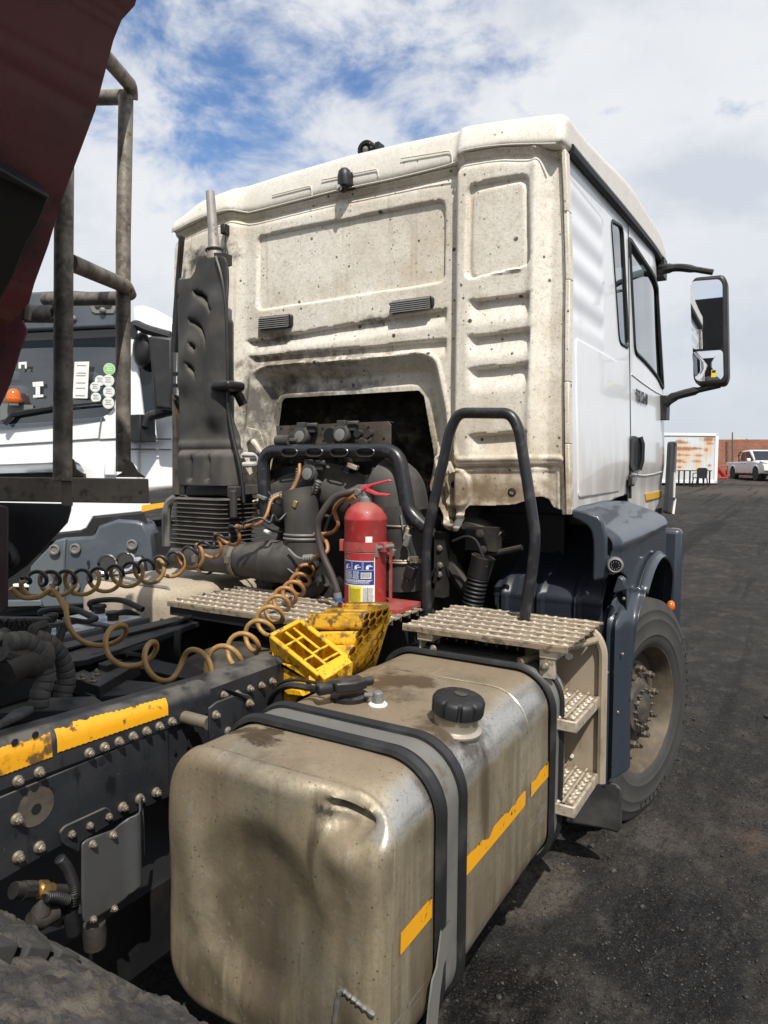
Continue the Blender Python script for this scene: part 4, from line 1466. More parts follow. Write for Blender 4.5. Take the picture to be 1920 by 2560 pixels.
# ------------------------------------------------------------------ fuel tank, straps, steps, catwalks
TX0, TX1, TY0, TY1, TZ0, TZ1 = 0.548, 1.145, -1.615, -0.40, 0.40, 1.012
tcx, tcz, thx, thz = (TX0 + TX1) / 2, (TZ0 + TZ1) / 2, (TX1 - TX0) / 2, (TZ1 - TZ0) / 2
RC, RE, NR = 0.115, 0.035, 320


def tank_def(x, y, z):
    x, y, z = [np.asarray(t, float) for t in (x, y, z)]
    end = 1 - sst(y, TY0, TY0 + 0.10)
    # pressed dish and soft dents in the rear end
    d = np.hypot((x - 0.835) / 0.17, (z - 0.70) / 0.20)
    y = y + end * (0.017 * (1 - sst(d, 0.62, 1.06)) - 0.004 * np.exp(-((d - 1.12) / 0.14) ** 2))
    y = y + end * 0.012 * np.exp(-(((x - 1.06) / 0.06) ** 2 + ((z - 0.50) / 0.05) ** 2))
    y = y + end * 0.007 * fbm(x * 6, z * 5, 3.0, 2)
    y = y - end * 0.012 * np.exp(-(((x - 0.62) / 0.06) ** 2 + ((z - 0.84) / 0.09) ** 2))
    # the knocked-in corner: pushed down and forward with a sharp fold
    c = np.exp(-(((x - 1.055) / 0.075) ** 2 + ((z - 0.975) / 0.055) ** 2)) * (1 - sst(y, TY0, TY0 + 0.13))
    y = y + 0.062 * c
    z = z - 0.030 * c
    fold = np.exp(-(((z - 0.968 + 0.30 * np.maximum(x - 1.02, 0)) / 0.007) ** 2)) * sst(x, 0.985, 1.01) * (1 - sst(x, 1.08, 1.10)) * (1 - sst(y, TY0 + .04, TY0 + 0.12))
    y = y + 0.034 * fold
    lip = np.exp(-(((z - 0.985 + 0.30 * np.maximum(x - 1.02, 0)) / 0.008) ** 2)) * sst(x, 0.98, 1.01) * (1 - sst(x, 1.08, 1.10)) * (1 - sst(y, TY0 + .04, TY0 + 0.12))
    y = y - 0.012 * lip
    bul = np.exp(-(((x - 1.045) / 0.05) ** 2 + ((z - 0.895) / 0.05) ** 2)) * end
    y = y - 0.016 * bul
    # soft waves in the skin
    x = x + 0.004 * fbm(y * 3.1, z * 3.4, 5.0, 2) * sst(x, 1.0, 1.12)
    z = z + 0.004 * fbm(x * 3.4, y * 3.1, 8.0, 2) * sst(z, 0.9, 1.0)
    x = x - 0.006 * np.exp(-(((y + 0.75) / 0.12) ** 2 + ((z - 0.55) / 0.1) ** 2)) * sst(x, 1.0, 1.12)
    return x, y, z


rings = []
ins_list = [thx * 0.94 * (k / 44) for k in range(44, 0, -1)]
ins_list = sorted(set([round(e, 5) for e in np.linspace(thx * 0.97, RE, 56)]), reverse=True) + [RE * (1 - math.sin(a)) for a in np.linspace(0.15, math.pi / 2, 8)]
for e in ins_list:
    yo = TY0 if e >= RE else TY0 + RE - math.sqrt(max(RE * RE - (RE - e) ** 2, 0))
    rings.append((e, yo))
for y in np.arange(TY0 + RE + 0.012, TY1 - RE, 0.014):
    rings.append((0.0, y))
for e, yo in reversed(rings[:len(ins_list)]):
    rings.append((e, TY1 - (yo - TY0)))
tv, tf = [], []
for e, y in rings:
    for px_, pz_ in rect_ring(thx - e, thz - e, RC - e * 0.55 if e < RC else RC * .5, NR):
        tv.append((tcx + px_, y, tcz + pz_))
for i in range(len(rings) - 1):
    for k in range(NR):
        k2 = (k + 1) % NR
        tf.append((i * NR + k, i * NR + k2, (i + 1) * NR + k2, (i + 1) * NR + k))
tf.append(tuple(range(NR - 1, -1, -1)))
tv = np.array(tv)
tv = np.stack(tank_def(tv[:, 0], tv[:, 1], tv[:, 2]), 1)
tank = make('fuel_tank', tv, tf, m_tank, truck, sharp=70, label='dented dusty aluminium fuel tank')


def around(off, y, a0, a1, n=90, rc=RC):
    """path round the tank section from the inner top edge over the top, down the outer side"""
    ring = rect_ring(thx + off, thz + off, rc + off, 400)
    P = [(tcx + a, y, tcz + b) for a, b in ring]
    # ring starts on the outer side at the right and runs over the top to the inner side
    i0 = int(a0 * 400)
    i1 = int(a1 * 400)
    return [P[i % 400] for i in range(i0, i1 + 1, 2)]


def strap(name, y0, y1, a0, a1, wide):
    """steel band with a rubber edge on both sides"""
    band = MB()
    pa, pb = around(0.006, y0, a0, a1), around(0.006, y1, a0, a1)
    qa, qb = around(0.010, y0, a0, a1), around(0.010, y1, a0, a1)
    n = len(pa)
    band.add(pa + pb + qb + qa, [f for i in range(n - 1) for f in (
        (i, i + 1, n + i + 1, n + i), (2 * n + i, 2 * n + i + 1, 3 * n + i + 1, 3 * n + i), (i, 3 * n + i, 3 * n + i + 1, i + 1))])
    s = band.build(name, m_strap, tank, sharp=30)
    for yy, sg in ((y0, -1), (y1, 1)):
        r = MB()
        w = wide
        prof = [(0.004, -w), (0.018, -w * .9), (0.024, 0), (0.018, w * .75), (0.008, w)]
        rows = [around(o_, yy + sg * t * 1.0, a0, a1) for o_, t in prof]
        vs = [p for row in rows for p in row]
        m = len(rows[0])
        fs = []
        for j in range(len(rows) - 1):
            for i in range(m - 1):
                fs.append((j * m + i, j * m + i + 1, (j + 1) * m + i + 1, (j + 1) * m + i))
        fs.append(tuple(j * m for j in range(len(rows))))
        fs.append(tuple(j * m + m - 1 for j in reversed(range(len(rows)))))
        r.add(vs, fs)
        r.build('rubber_edging', m_rubber, tank, sharp=40)
    for t in (0.13, 0.30, 0.80, 0.955):
        i = int(t * (n - 1))
        a = Vector(qa[i]).lerp(Vector(qb[i]), 0.5)
        rad = Vector((a.x - tcx, 0, a.z - tcz))
        # slot punched in the band
        sl = MB()
        d1 = Vector((0, 1, 0))
        d2 = (Vector(qa[min(i + 2, n - 1)]) - Vector(qa[max(i - 2, 0)])).normalized()
        nr = d2.cross(d1).normalized()
        sl.prism([a + d1 * 0.005 * math.cos(q) + d2 * 0.010 * math.sin(q) + nr * 0.0006 for q in np.linspace(0, 2 * math.pi, 14)[:-1]], nr * 0.0006)
        sl.build('strap_slot', m_dark, tank)
    return s


S1a, S1b = -1.385, -1.275
strap('tank_strap', S1a, S1b, -0.20, 0.405, 0.020)
strap('tank_strap', -0.60, -0.515, -0.19, 0.40, 0.010)
# loose end of the rear strap hanging at the outer side
mb = MB()
lp = [(1.165,-1.376,0.657),(1.165,-1.396,0.588),(1.165,-1.417,0.571),(1.165,-1.432,0.521),(1.165,-1.446,0.446)]
w_ = Vector((0, 0.052, 0.0))
vs, fs = [], []
for p in lp:
    p = Vector(p)
    vs += [p - w_ * .5, p + w_ * .5, p + w_ * .5 + Vector((.004, 0, 0)), p - w_ * .5 + Vector((.004, 0, 0))]
for i in range(len(lp) - 1):
    for k in range(4):
        fs.append((i * 4 + k, i * 4 + (k + 1) % 4, i * 4 + 4 + (k + 1) % 4, i * 4 + 4 + k))
mb.add(vs, fs)
mb.build('strap_tail', m_strap, tank)
# amber tape along the outer side, in three lengths
def tape_strip(name, y0, y1, z0, z1, h, mat, parent, rag=0.004):
    n = 40
    vs, fs = [], []
    for i in range(n + 1):
        t = i / n
        y = y0 + (y1 - y0) * t
        zb = z0 + (z1 - z0) * t
        zt = zb + h - rag * max(0, float(fbm([y * 22], [zb * 5], 3.0, 3)[0])) * 2
        for z in (zb, zb + (zt - zb) * .5, zt):
            x = tank_def([TX1], [y], [z])[0][0]
            vs += [(x + 0.0022, y, z)]
    for i in range(n):
        for j in (0, 1):
            fs.append((i * 3 + j, i * 3 + 3 + j, i * 3 + 4 + j, i * 3 + 1 + j))
    return make(name, vs, fs, mat, parent, sharp=40)


tape_strip('reflector_tape', -1.545, -1.405, 0.682, 0.683, 0.047, m_tape, tank, 0.0)
tape_strip('reflector_tape', -1.245, -0.815, 0.683, 0.686, 0.047, m_tape, tank, 0.010)
tape_strip('reflector_tape', -0.765, -0.60, 0.688, 0.690, 0.047, m_tape, tank, 0.004)
# weld seams
mb = MB()
mb.tube(around(0.0005, -0.80, 0.0, 0.37), 0.0035, 6)
mb.build('weld_seam', m_tank, tank)
mb = MB()
mb.tube([tuple(float(c[0]) for c in tank_def([q[0]], [q[1]], [q[2]])) for q in around(0.0, -1.572, -0.22, 0.42)], 0.0024, 6)
mb.build('weld_seam', m_tank, tank)
mb = MB()
wl_ = [(1.035,-1.613,0.541),(1.053,-1.613,0.618),(1.077,-1.613,0.62),(1.101,-1.613,0.614),(1.136,-1.613,0.606)]
wp_ = []
for q in smooth_path(wl_, 6):
    dx_, dy_, dz_ = tank_def([q[0]], [TY0], [q[2]])
    wp_.append((float(dx_[0]), float(dy_[0]) - 0.001, q[2]))
mb.tube(wp_, [0.0050 + 0.0016 * math.sin(i * 2.3) for i in range(len(wp_))], 7)
mb.build('weld_patch', m_strap, tank)
# filler neck and cap
cq = (1.065,-1.121,0.981)
NKX, NKY = cq[0], cq[1]
nz0 = 0.994
ndir = (0.12, -0.03, 1)
mb = MB()
mb.lathe([(0.060, -0.05), (0.060, -0.004), (0.066, -0.002), (0.067, 0.004), (0.060, 0.008), (0.0555, 0.010), (0.055, 0.036), (0.058, 0.040), (0.058, 0.048)], (NKX, NKY, nz0), ndir, 36)
neck = mb.build('filler_neck', M('stained_filler_neck', (0.5, 0.45, 0.37), 0.4, 0.6, layers=[
    dict(kind='axis', axis='Z', lo=1.02, hi=1.045, scale=18, nlo=.2, nhi=.5, col=(0.06, 0.045, 0.03), amt=0.95, rough=0.5, metal=0.0),
    dict(scale=20, lo=0.45, hi=0.7, col=(0.30, 0.24, 0.165), amt=0.7, rough=0.6, metal=0.2)]), tank, sharp=40)
prof_v, prof_f = [], []
nc = 96
at_ = Vector((NKX, NKY, nz0)) + Vector(ndir).normalized() * 0.043
axn = Vector(ndir).normalized()
aa = axn.orthogonal().normalized()
ab = axn.cross(aa)
rows = [(0.060, 0.0, 0), (0.066, 0.004, 1), (0.067, 0.034, 1), (0.063, 0.041, .8), (0.056, 0.045, .2), (0.030, 0.046, 0), (0.001, 0.047, 0)]
for rr_, hh_, am in rows:
    for k in range(nc):
        th = 2 * math.pi * k / nc
        lob = abs(((th * 10 / (2 * math.pi)) % 1) - 0.5)
        notch = 0.008 * am * (1 if lob > 0.40 else 0)
        p = at_ + axn * hh_ + (aa * math.cos(th) + ab * math.sin(th)) * (rr_ - notch)
        prof_v.append(tuple(p))
for i in range(len(rows) - 1):
    for k in range(nc):
        k2 = (k + 1) % nc
        prof_f.append((i * nc + k, i * nc + k2, (i + 1) * nc + k2, (i + 1) * nc + k))
capo = make('filler_cap', prof_v, prof_f, m_rubber, tank, sharp=40)
mb = MB()
mb.lathe([(0.018, 0), (0.018, 0.003), (0.014, 0.004)], at_ + axn * 0.046 + Vector((0.0, 0.012, 0)), axn, 20)
mb.build('lock_cover', m_black, tank)
# fuel level sender with its cable, breather nut
q = Vector((0.74,-1.119,1.012))
mb = MB()
mb.lathe([(0.052, 0.0), (0.054, 0.004), (0.054, 0.014), (0.048, 0.018)], q, (0, 0, 1), 24)
sender = mb.build('level_sender', m_black, tank)
mb = MB()
h0, h1 = Vector((0.729,-1.188,1.05)), Vector((0.775,-1.104,1.05))
u = (h1 - h0).normalized()
sd = u.cross(Vector((0, 0, 1)))
mb.prism([h0 - sd * .022, h0 + sd * .022, h0.lerp(h1, .55) + sd * .036, h1 + sd * .026, h1 - sd * .026, h0.lerp(h1, .55) - sd * .036], (0, 0, 0.028))
mb.cyl(h1 + Vector((0, 0, .012)) + u * -.01, h1 + u * .03 + Vector((0, 0, .012)), 0.013, n=12)
mb.cyl(h0 - u * .045 + Vector((0, 0, .012)), h0 + Vector((0, 0, .012)), 0.017, n=12)
mb.build('sender_housing', m_black, tank, bevel=0.006)
mb = MB()
cb = smooth_path([tuple(h0 - u * .03 + Vector((0, 0, .012)))] + [(0.662,-1.195,1.05)] + [(0.597,-1.208,1.05), (0.507,-1.158,1), (0.416,-1.077,0.93)], 8)
mb.tube(cb, 0.0095, 8)
cb2 = smooth_path([tuple(h0 + Vector((0, 0, .02)))] + [(0.675,-1.175,1.06), (0.611,-1.178,1.06), (0.541,-1.168,1.04), (0.45,-1.108,0.97)], 8)
mb.tube(cb2, 0.005, 7)
mb.build('sender_cable', m_rubber, tank)
q = Vector((0.833,-1.12,1.012))
mb = MB()
mb.lathe([(0.026, 0), (0.026, 0.004), (0.021, 0.008), (0.014, 0.008)], q, (0, 0, 1), 20)
br = mb.build('breather_washer', m_paper, tank)
mb = MB()
mb.lathe([(0.017, 0.006), (0.017, 0.022)], q, (0, 0, 1), 6)
mb.lathe([(0.014, 0.022), (0.014, 0.034), (0.011, 0.038)], q, (0, 0, 1), 14)
mb.cyl(q + Vector((0, 0, .026)), q + Vector((-.035, -.012, .026)), 0.006, n=8)
mb.build('breather', m_grey, tank)

# ---- punched tread planks
EYE = {}


def tread(mat, parent, origin, ux, uy, L, W, rows, pitch=0.046, rad=0.0125, edge=0.03):
    """walking plate: pressed planks along ux (length L) side by side along uy (width W), with raised punched eyelets"""
    o, ux, uy = Vector(origin), Vector(ux).normalized(), Vector(uy).normalized()
    nz = ux.cross(uy).normalized()
    if nz.z < 0:
        nz = -nz
    pw = W / rows
    for r_ in range(rows):
        mb = MB()
        prof = [(0.000, -edge), (0.000, 0.003), (0.003, 0.008), (pw * .12, 0.009), (pw * .19, 0.007), (pw * .24, 0.0), (pw * .80, 0.0), (pw * .85, 0.003), (pw - .004, 0.003), (pw - .002, 0.001), (pw - .002, -edge * .6)]
        base = o + uy * (pw * r_)
        n_ = 9
        vs = []
        for i in range(n_ + 1):
            t = L * i / n_
            sag = 0.0012 * math.sin(i * 2.1 + r_ * 1.7)
            vs += [base + ux * t + uy * a + nz * (b + sag) for a, b in prof]
        m = len(prof)
        mb.add(vs, [(j * m + i, j * m + i + 1, j * m + m + i + 1, j * m + m + i) for j in range(n_) for i in range(m - 1)])
        mb.build('tread_plank', m_groove, parent, sharp=25)
        rim_ = MB()
        rim_.tube([base + uy * (pw * .09) + nz * 0.0075, base + ux * L * .5 + uy * (pw * .09) + nz * 0.0078, base + ux * L + uy * (pw * .09) + nz * 0.0075], 0.0042, 6)
        rim_.build('worn_edge', mat, parent)
        for k in range(int(L / pitch) + 1):
            c = base + ux * (pitch * (k + 0.35 + (0.5 if r_ % 2 else 0))) + uy * (pw * 0.52) + nz * 0.0005
            if (c - base).dot(ux) > L - .012:
                continue
            if rad not in EYE:
                ey = MB()
                ey.lathe([(rad * 1.12, 0.0), (rad * 1.0, 0.0045), (rad * 0.74, 0.0075), (rad * 0.56, 0.006), (rad * 0.5, 0.0005), (rad * .2, 0.0004)], (0, 0, 0), (0, 0, 1), 12, cap=False)
                EYE[rad] = make('punched_eyelet', [tuple(q) for q in ey.v], ey.f, [mat], parent, sharp=80, origin=(0, 0, 0))
                e0 = EYE[rad]
                e0.location = c - ORG[parent.name]
                ORG[e0.name] = c
            else:
                f_ = 0.9 + 0.2 * random.random()
                inst(EYE[rad], 'punched_eyelet', parent, c, (random.uniform(-.08, .08), random.uniform(-.08, .08), random.uniform(0, 3)), (f_, f_, random.uniform(.75, 1.15)))


cat = bpy.data.objects.new('catwalk', None)
link(cat, truck, (0.9, -0.45, 1.1))
A, B, C_ = Vector((0.655,-0.659,1.12)), Vector((1.23,-0.7,1.12)), Vector((0.618,-0.216,1.12))
CW_A = Vector((0.608, -0.587, 1.098))
tread(m_alu, cat, CW_A, (1, 0, 0), (0, 1, 0), 0.588, 0.45, 7, edge=0.013, rad=0.0118, pitch=0.037)
mb = MB()
for x in (0.69, 1.13):
    mb.b2((x - .03, -0.575, 1.055), (x + .03, -0.16, 1.083))
    mb.b2((x - .03, -0.56, 0.98), (x - .022, -0.42, 1.055))
mb.b2((1.10, -0.57, 0.99), (1.15, -0.55, 1.055))
mb.build('bearer', m_alu, cat, bevel=0.003)
for q in ((1.12, -0.572, 1.03), (0.72, -0.565, 1.03)):
    bl = MB()
    bl.bolt(q, (0, -1, 0), 0.009, 0.008, 0.01)
    bl.build('bolt', m_bolt, cat)
cat2 = bpy.data.objects.new('catwalk', None)
link(cat2, truck, (0.0, -0.6, 1.1))
tread(m_alu, cat2, (-0.42, -0.725, 1.098), (1, 0, 0), (0, 1, 0), 0.955, 0.46, 7, edge=0.015, rad=0.0118, pitch=0.0375)
mb = MB()
mb.b2((-0.42, -0.71, 1.045), (0.53, -0.65, 1.08))
mb.b2((-0.42, -0.32, 1.045), (0.53, -0.28, 1.08))
mb.build('bearer', m_dark, cat2)
# perforated dark panel under the right catwalk
mb = MB()
mb.b2((0.58, -0.228, 0.75), (0.98, -0.22, 1.09))
pp = mb.build('perforated_panel', m_dark, truck)
ey = MB()
for i in range(9):
    for j in range(6):
        ey.lathe([(0.006, 0), (0.006, 0.0006)], (0.61 + i * .042, -0.2285, 0.80 + j * .045), (0, -1, 0), 8)
e_ = ey.build('perforation', m_alu, pp)
e_['kind'] = 'stuff'

# ---- entry steps on the outer side
st_ = bpy.data.objects.new('entry_steps', None)
link(st_, truck, (1.15, -0.35, 0.7))
bo = rnd([(0.93, 0.56), (0.93, 1.085), (1.205, 1.085), (1.215, 0.56)], [0.02, 0.02, 0.075, 0.02])
mb = MB()
mb.prism([(a, -0.235, b) for a, b in bo], (0, 0.02, 0))
mb.build('back_panel', m_stepbox, st_, bevel=0.006)
side_o = rnd([(-0.30, 0.56), (-0.235, 0.56), (-0.235, 1.085), (-0.30, 1.085)], 0.01)
mb = MB()
ep = rnd([(1.165, 1.09), (1.222, 1.06), (1.232, 0.55)], 0.0)
mb.tube(fillet_path([(1.06, -0.245, 1.088), (1.19, -0.245, 1.088), (1.222, -0.245, 1.03), (1.226, -0.245, 0.55)], 0.08, 8), 0.016, 8)
mb.build('rolled_edge', m_stepbox, st_)
mb = MB()
mb.cyl((1.03, -0.56, 1.03), (1.20, -0.26, 1.06), 0.013, n=10)
mb.build('stay', m_tank, st_)
mb = MB()
mb.cyl((1.10, -0.238, 0.985), (1.10, -0.244, 0.985), 0.014, n=16)
mb.cyl((1.12, -0.238, 0.62), (1.12, -0.243, 0.62), 0.007, n=12)
mb.build('panel_hole', m_paper, st_)
for k, zt in enumerate((0.855, 0.578)):
    tread(m_alu, st_, (1.055, -0.53, zt), (0, 1, 0), (1, 0, 0), 0.29, 0.155, 4, pitch=0.036, rad=0.0115, edge=0.026)
    mb = MB()
    mb.b2((1.205, -0.54, zt - .034), (1.217, -0.24, zt + .004))
    mb.b2((1.05, -0.545, zt - .034), (1.217, -0.534, zt + .003))
    mb.build('tread_edge', m_alu, st_, bevel=0.004)
    bl = MB()
    bl.bolt((1.075, -0.262, zt + .03), (0.2, -1, 0), 0.012, 0.010, 0.006)
    bl.build('bolt', m_bolt, st_)
mb = MB()
mb.b2((1.228, -0.256, 0.72), (1.233, -0.235, 0.83))
mb.build('side_reflector', m_tape2, st_)


# ------------------------------------------------------------------ front wheel, fender, mudguard, flap
def yz3(l):
    return [(q[1], q[2]) for q in l]


WY, WZ = 0.756, 0.525
wheel = bpy.data.objects.new('front_wheel', None)
link(wheel, truck, (1.06, WY, WZ))
wheel.rotation_euler = (0, 0, R(-14))      # the wheels stand steered to the right


def tyre_profile(r0, r1, w):
    """half section of a tyre: (x across, radius)"""
    h = r1 - r0
    return [(-w * .40, r0), (-w * .46, r0 + h * .06), (-w * .495, r0 + h * .25), (-w * .5, r0 + h * .42), (-w * .485, r0 + h * .62), (-w * .45, r0 + h * .8), (-w * .425, r0 + h * .90), (-w * .39, r0 + h * .97), (-w * .30, r1 - .004), (-w * .16, r1), (-w * .15, r1 - .012), (-w * .13, r1 - .012), (-w * .12, r1),
            (w * .12, r1), (w * .13, r1 - .012), (w * .15, r1 - .012), (w * .16, r1), (w * .30, r1 - .004), (w * .39, r1 - h * .03), (w * .425, r0 + h * .90), (w * .45, r0 + h * .8), (w * .464, r0 + h * .78), (w * .470, r0 + h * .765), (w * .470, r0 + h * .74), (w * .466, r0 + h * .73), (w * .488, r0 + h * .60), (w * .494, r0 + h * .585), (w * .494, r0 + h * .565), (w * .490, r0 + h * .555), (w * .5, r0 + h * .42), (w * .497, r0 + h * .3), (w * .502, r0 + h * .285), (w * .502, r0 + h * .27), (w * .495, r0 + h * .26), (w * .485, r0 + h * .2), (w * .46, r0 + h * .06), (w * .40, r0)]


mb = MB()
XO = 1.222
wdt = 0.30
mb.lathe([(r, x) for x, r in tyre_profile(0.288, 0.527, wdt)], (XO - wdt / 2, WY, WZ), (1, 0, 0), 96, cap=False)
v = np.array([tuple(q) for q in mb.v])
flat = v[:, 2] < 0.012
v[flat, 2] = 0.012 + (v[flat, 2] - 0.012) * 0.2
tyre = make('tyre', v, mb.f, m_tyre, wheel, sharp=40)
mb = MB()
mb.lathe([(0.300, -0.002), (0.306, 0.002), (0.303, 0.008), (0.296, 0.006), (0.284, -0.012), (0.279, -0.035), (0.270, -0.05), (0.264, -0.085), (0.225, -0.11), (0.215, -0.085), (0.15, -0.08), (0.06, -0.08), (0.0, -0.08)], (XO - 0.022, WY, WZ), (1, 0, 0), 72, cap=False)
rim = mb.build('rim', m_rim, wheel, sharp=40)
mb = MB()
mb.lathe([(0.215, -0.09), (0.213, -0.070), (0.190, -0.062), (0.150, -0.060), (0.146, -0.05), (0.140, -0.05)], (XO - 0.022, WY, WZ), (1, 0, 0), 60, cap=False)
mb.lathe([(0.142, -0.08), (0.138, -0.045), (0.120, -0.035), (0.117, -0.02), (0.098, -0.014), (0.072, -0.014), (0.068, -0.004), (0.05, 0.002), (0.0, 0.004)], (XO - 0.022, WY, WZ), (1, 0, 0), 48, cap=False)
hub = mb.build('hub', m_hub, wheel, sharp=35)
nut = MB()
nut.lathe([(0.024, 0), (0.024, 0.004), (0.019, 0.007), (0.019, 0.030), (0.016, 0.033)], (0, 0, 0), (1, 0, 0), 6)
nut.lathe([(0.012, 0.03), (0.012, 0.046), (0.010, 0.048)], (0, 0, 0), (1, 0, 0), 10)
n0 = None
for k in range(10):
    a = 2 * math.pi * (k + 0.3) / 10
    loc = (XO - 0.084, WY + 0.180 * math.cos(a), WZ + 0.180 * math.sin(a))
    if n0 is None:
        n0 = make('wheel_nut', [tuple(Vector(q)) for q in nut.v], nut.f, m_hub, wheel, origin=(0, 0, 0))
        n0.location = Vector(loc) - ORG[wheel.name]
        ORG[n0.name] = Vector(loc)
    else:
        inst(n0, 'wheel_nut', wheel, loc)
for k in range(14):
    a = 2 * math.pi * k / 14
    inst(n0, 'hub_bolt', wheel, (XO - 0.038, WY + 0.088 * math.cos(a), WZ + 0.088 * math.sin(a)), scale=(0.45, 0.45, 0.45))
# writing moulded in the tyre wall
def arc_text(s, rad, a0, step, size, mat, parent, x):
    for i, ch in enumerate(s):
        if ch == ' ':
            continue
        a = a0 - step * i
        at = (x, WY + rad * math.cos(a), WZ + rad * math.sin(a))
        tx = (0, math.sin(a), -math.cos(a))
        up = (0, math.cos(a), math.sin(a))
        text('moulded_letter', ch, mat, parent, at, size, tx, up, depth=0.0015, align='CENTER')


arc_text('315/80R22.5', 0.440, R(35), R(5.6), 0.048, m_tyre, wheel, XO - 0.003)
arc_text('156/150', 0.425, R(-62), R(5.6), 0.05, m_tyre, wheel, XO - 0.003)

# fender over the front wheel
FXO = 1.215


def fen(l):
    return yz3(l)


# outline of the outer face in (y, z): rear edge, shoulder, front, arch
f_out = [(0.02, 1.275), (0.02, 1.49)] + [(0.10, 1.505), (0.55, 1.512), (0.95, 1.495), (1.18, 1.43), (1.33, 1.33), (1.40, 1.18), (1.42, 0.95), (1.36, 0.82), (1.315, 0.83)]
for a in np.linspace(R(8), R(158), 26):
    f_out.append((WY + 0.575 * math.cos(a) + .0, WZ + 0.15 + 0.575 * math.sin(a)))
f_out += [(0.18, 1.225)]


def fender_x(y, z):
    """outer skin rolls in to the cab at the top"""
    t = sst(z, 1.36, 1.515)
    return FXO - 0.19 * t ** 1.35 - 0.05 * sst(y, 1.05, 1.42) - 0.0 * z


def fender_fn(y, z):
    y, z = np.asarray(y, float), np.asarray(z, float)
    line = 0.008 * sst(1.345 + 0.02 * sst(y, 0.3, 0.9) - z, -0.004, 0.006)
    x = fender_x(y, z) - line
    x = x - 0.03 * (1 - sst(y, 0.02, 0.06)) ** 2
    x = x - 0.010 * np.exp(-(((y - 0.45) / 0.10) ** 2 + ((z - 1.475) / 0.03) ** 2))
    return x, y, z + 0.002 * fbm(y * 5, z * 5, 1.0, 2)


fender = sheet('front_fender', m_fender, truck, f_out, [], 0.0105, fender_fn, sharp=50, solid=0.006)
# rear-facing edge of the fender: broad rolled lip around the opening behind the wheel
lip_o = [(1.027,0,1.5),(1.082,0,1.491),(1.13,0,1.476),(1.152,0,1.453),(1.166,0,1.394),(1.167,0,1.337),(1.172,0,1.241),(1.128,0,1.223),(1.114,0,1.227),(1.115,0,1.333),(1.112,0,1.381),(1.105,0,1.415),(1.09,0,1.436),(1.058,0,1.454),(1.03,0,1.462)]
mb = MB()
mb.prism([(q[0], 0.0, q[2]) for q in lip_o], (0, 0.03, 0))
mb.build('fender_lip', m_fender, fender, bevel=0.01, bseg=3)
# flare over the tyre
fl = [(WY + rr_ * math.cos(a), WZ + 0.15 + rr_ * math.sin(a)) for rr_, a in [(0.575, t) for t in np.linspace(R(5), R(128), 30)]]
vs, fs = [], []
for (y, z) in fl:
    c = Vector((0, y - WY, z - WZ - .15)).normalized()
    for dx, dr in ((-0.10, 0.0), (0.0, 0.0), (0.030, -0.012), (0.036, -0.002), (0.005, 0.022)):
        x = float(fender_x(np.array(y), np.array(z)))
        vs.append((x + dx, y + c.y * dr, z + c.z * dr))
for i in range(len(fl) - 1):
    for k in range(4):
        fs.append((i * 5 + k, i * 5 + k + 1, i * 5 + 6 + k, i * 5 + 5 + k))
make('wheel_arch_flare', vs, fs, m_fender, fender, sharp=50, solid=0.006)
mb = MB()
arcp = [(1.19, WY + 0.60 * math.cos(a), WZ + 0.14 + 0.60 * math.sin(a)) for a in np.linspace(R(-10), R(172), 30)]
vs, fs = [], []
for q in arcp:
    vs += [(0.78, q[1], q[2]), (1.19, q[1], q[2])]
for i in range(len(arcp) - 1):
    fs.append((2 * i, 2 * i + 1, 2 * i + 3, 2 * i + 2))
make('wheel_arch_liner', vs, fs, m_black, fender, sharp=50, solid=0.004)
mb = MB()
mb.b2((1.08, 1.40, 0.60), (1.235, 1.5, 1.33))
mb.build('bumper_corner', m_fender, truck, bevel=0.03, bseg=3)
mb = MB()
mb.b2((-1.15, 1.42, 0.55), (1.08, 1.60, 1.30))
mb.build('bumper', m_fender, truck, bevel=0.03)
q = Vector((1.25,1.105,0.959))
mb = MB()
mb.ball((1.24, q.y - .02, q.z), 0.027, 0.8, 1.0, 1.1, 8)
mb.build('turn_indicator', m_orange, truck)
# camera on the fender
q = Vector((1.2,0.03,1.292))
mb = MB()
ax = Vector((0.25, -1, 0.02)).normalized()
mb.box(q + Vector((-.028, 0.012, -.006)), (0.035, 0.025, 0.07))
mb.lathe([(0.020, -0.035), (0.030, -0.031), (0.031, 0.0), (0.029, 0.010), (0.0265, 0.017), (0.022, 0.017), (0.020, 0.010)], q + Vector((0, -.03, 0)), ax, 24)
fc = mb.build('fender_camera', m_grey, truck, bevel=0.003)
mb = MB()
mb.lathe([(0.0215, 0.0), (0.0215, 0.0125), (0.0, 0.0125)], q + Vector((0, -.03, 0)), ax, 24)
mb.build('lens', m_lens, fc)
mb = MB()
for k in range(10):
    a = k * math.pi / 5
    aa = ax.orthogonal().normalized()
    mb.ball(q + Vector((0, -.03, 0)) + ax * 0.0135 + (aa * math.cos(a) + ax.cross(aa) * math.sin(a)) * .0145, 0.0022, n=4)
mb.build('infrared_ring', m_grey, fc)
bz = MB()
for s_ in [(1.2,0.689,1.275),(1.2,0.869,1.25),(1.2,0.442,1.273)]:
    bz.lathe([(0.006, 0), (0.006, 0.012), (0.003, 0.016)], (1.20, s_[1], s_[2]), (1, 0, 0), 8)
bz.build('clip', m_grey, fender)

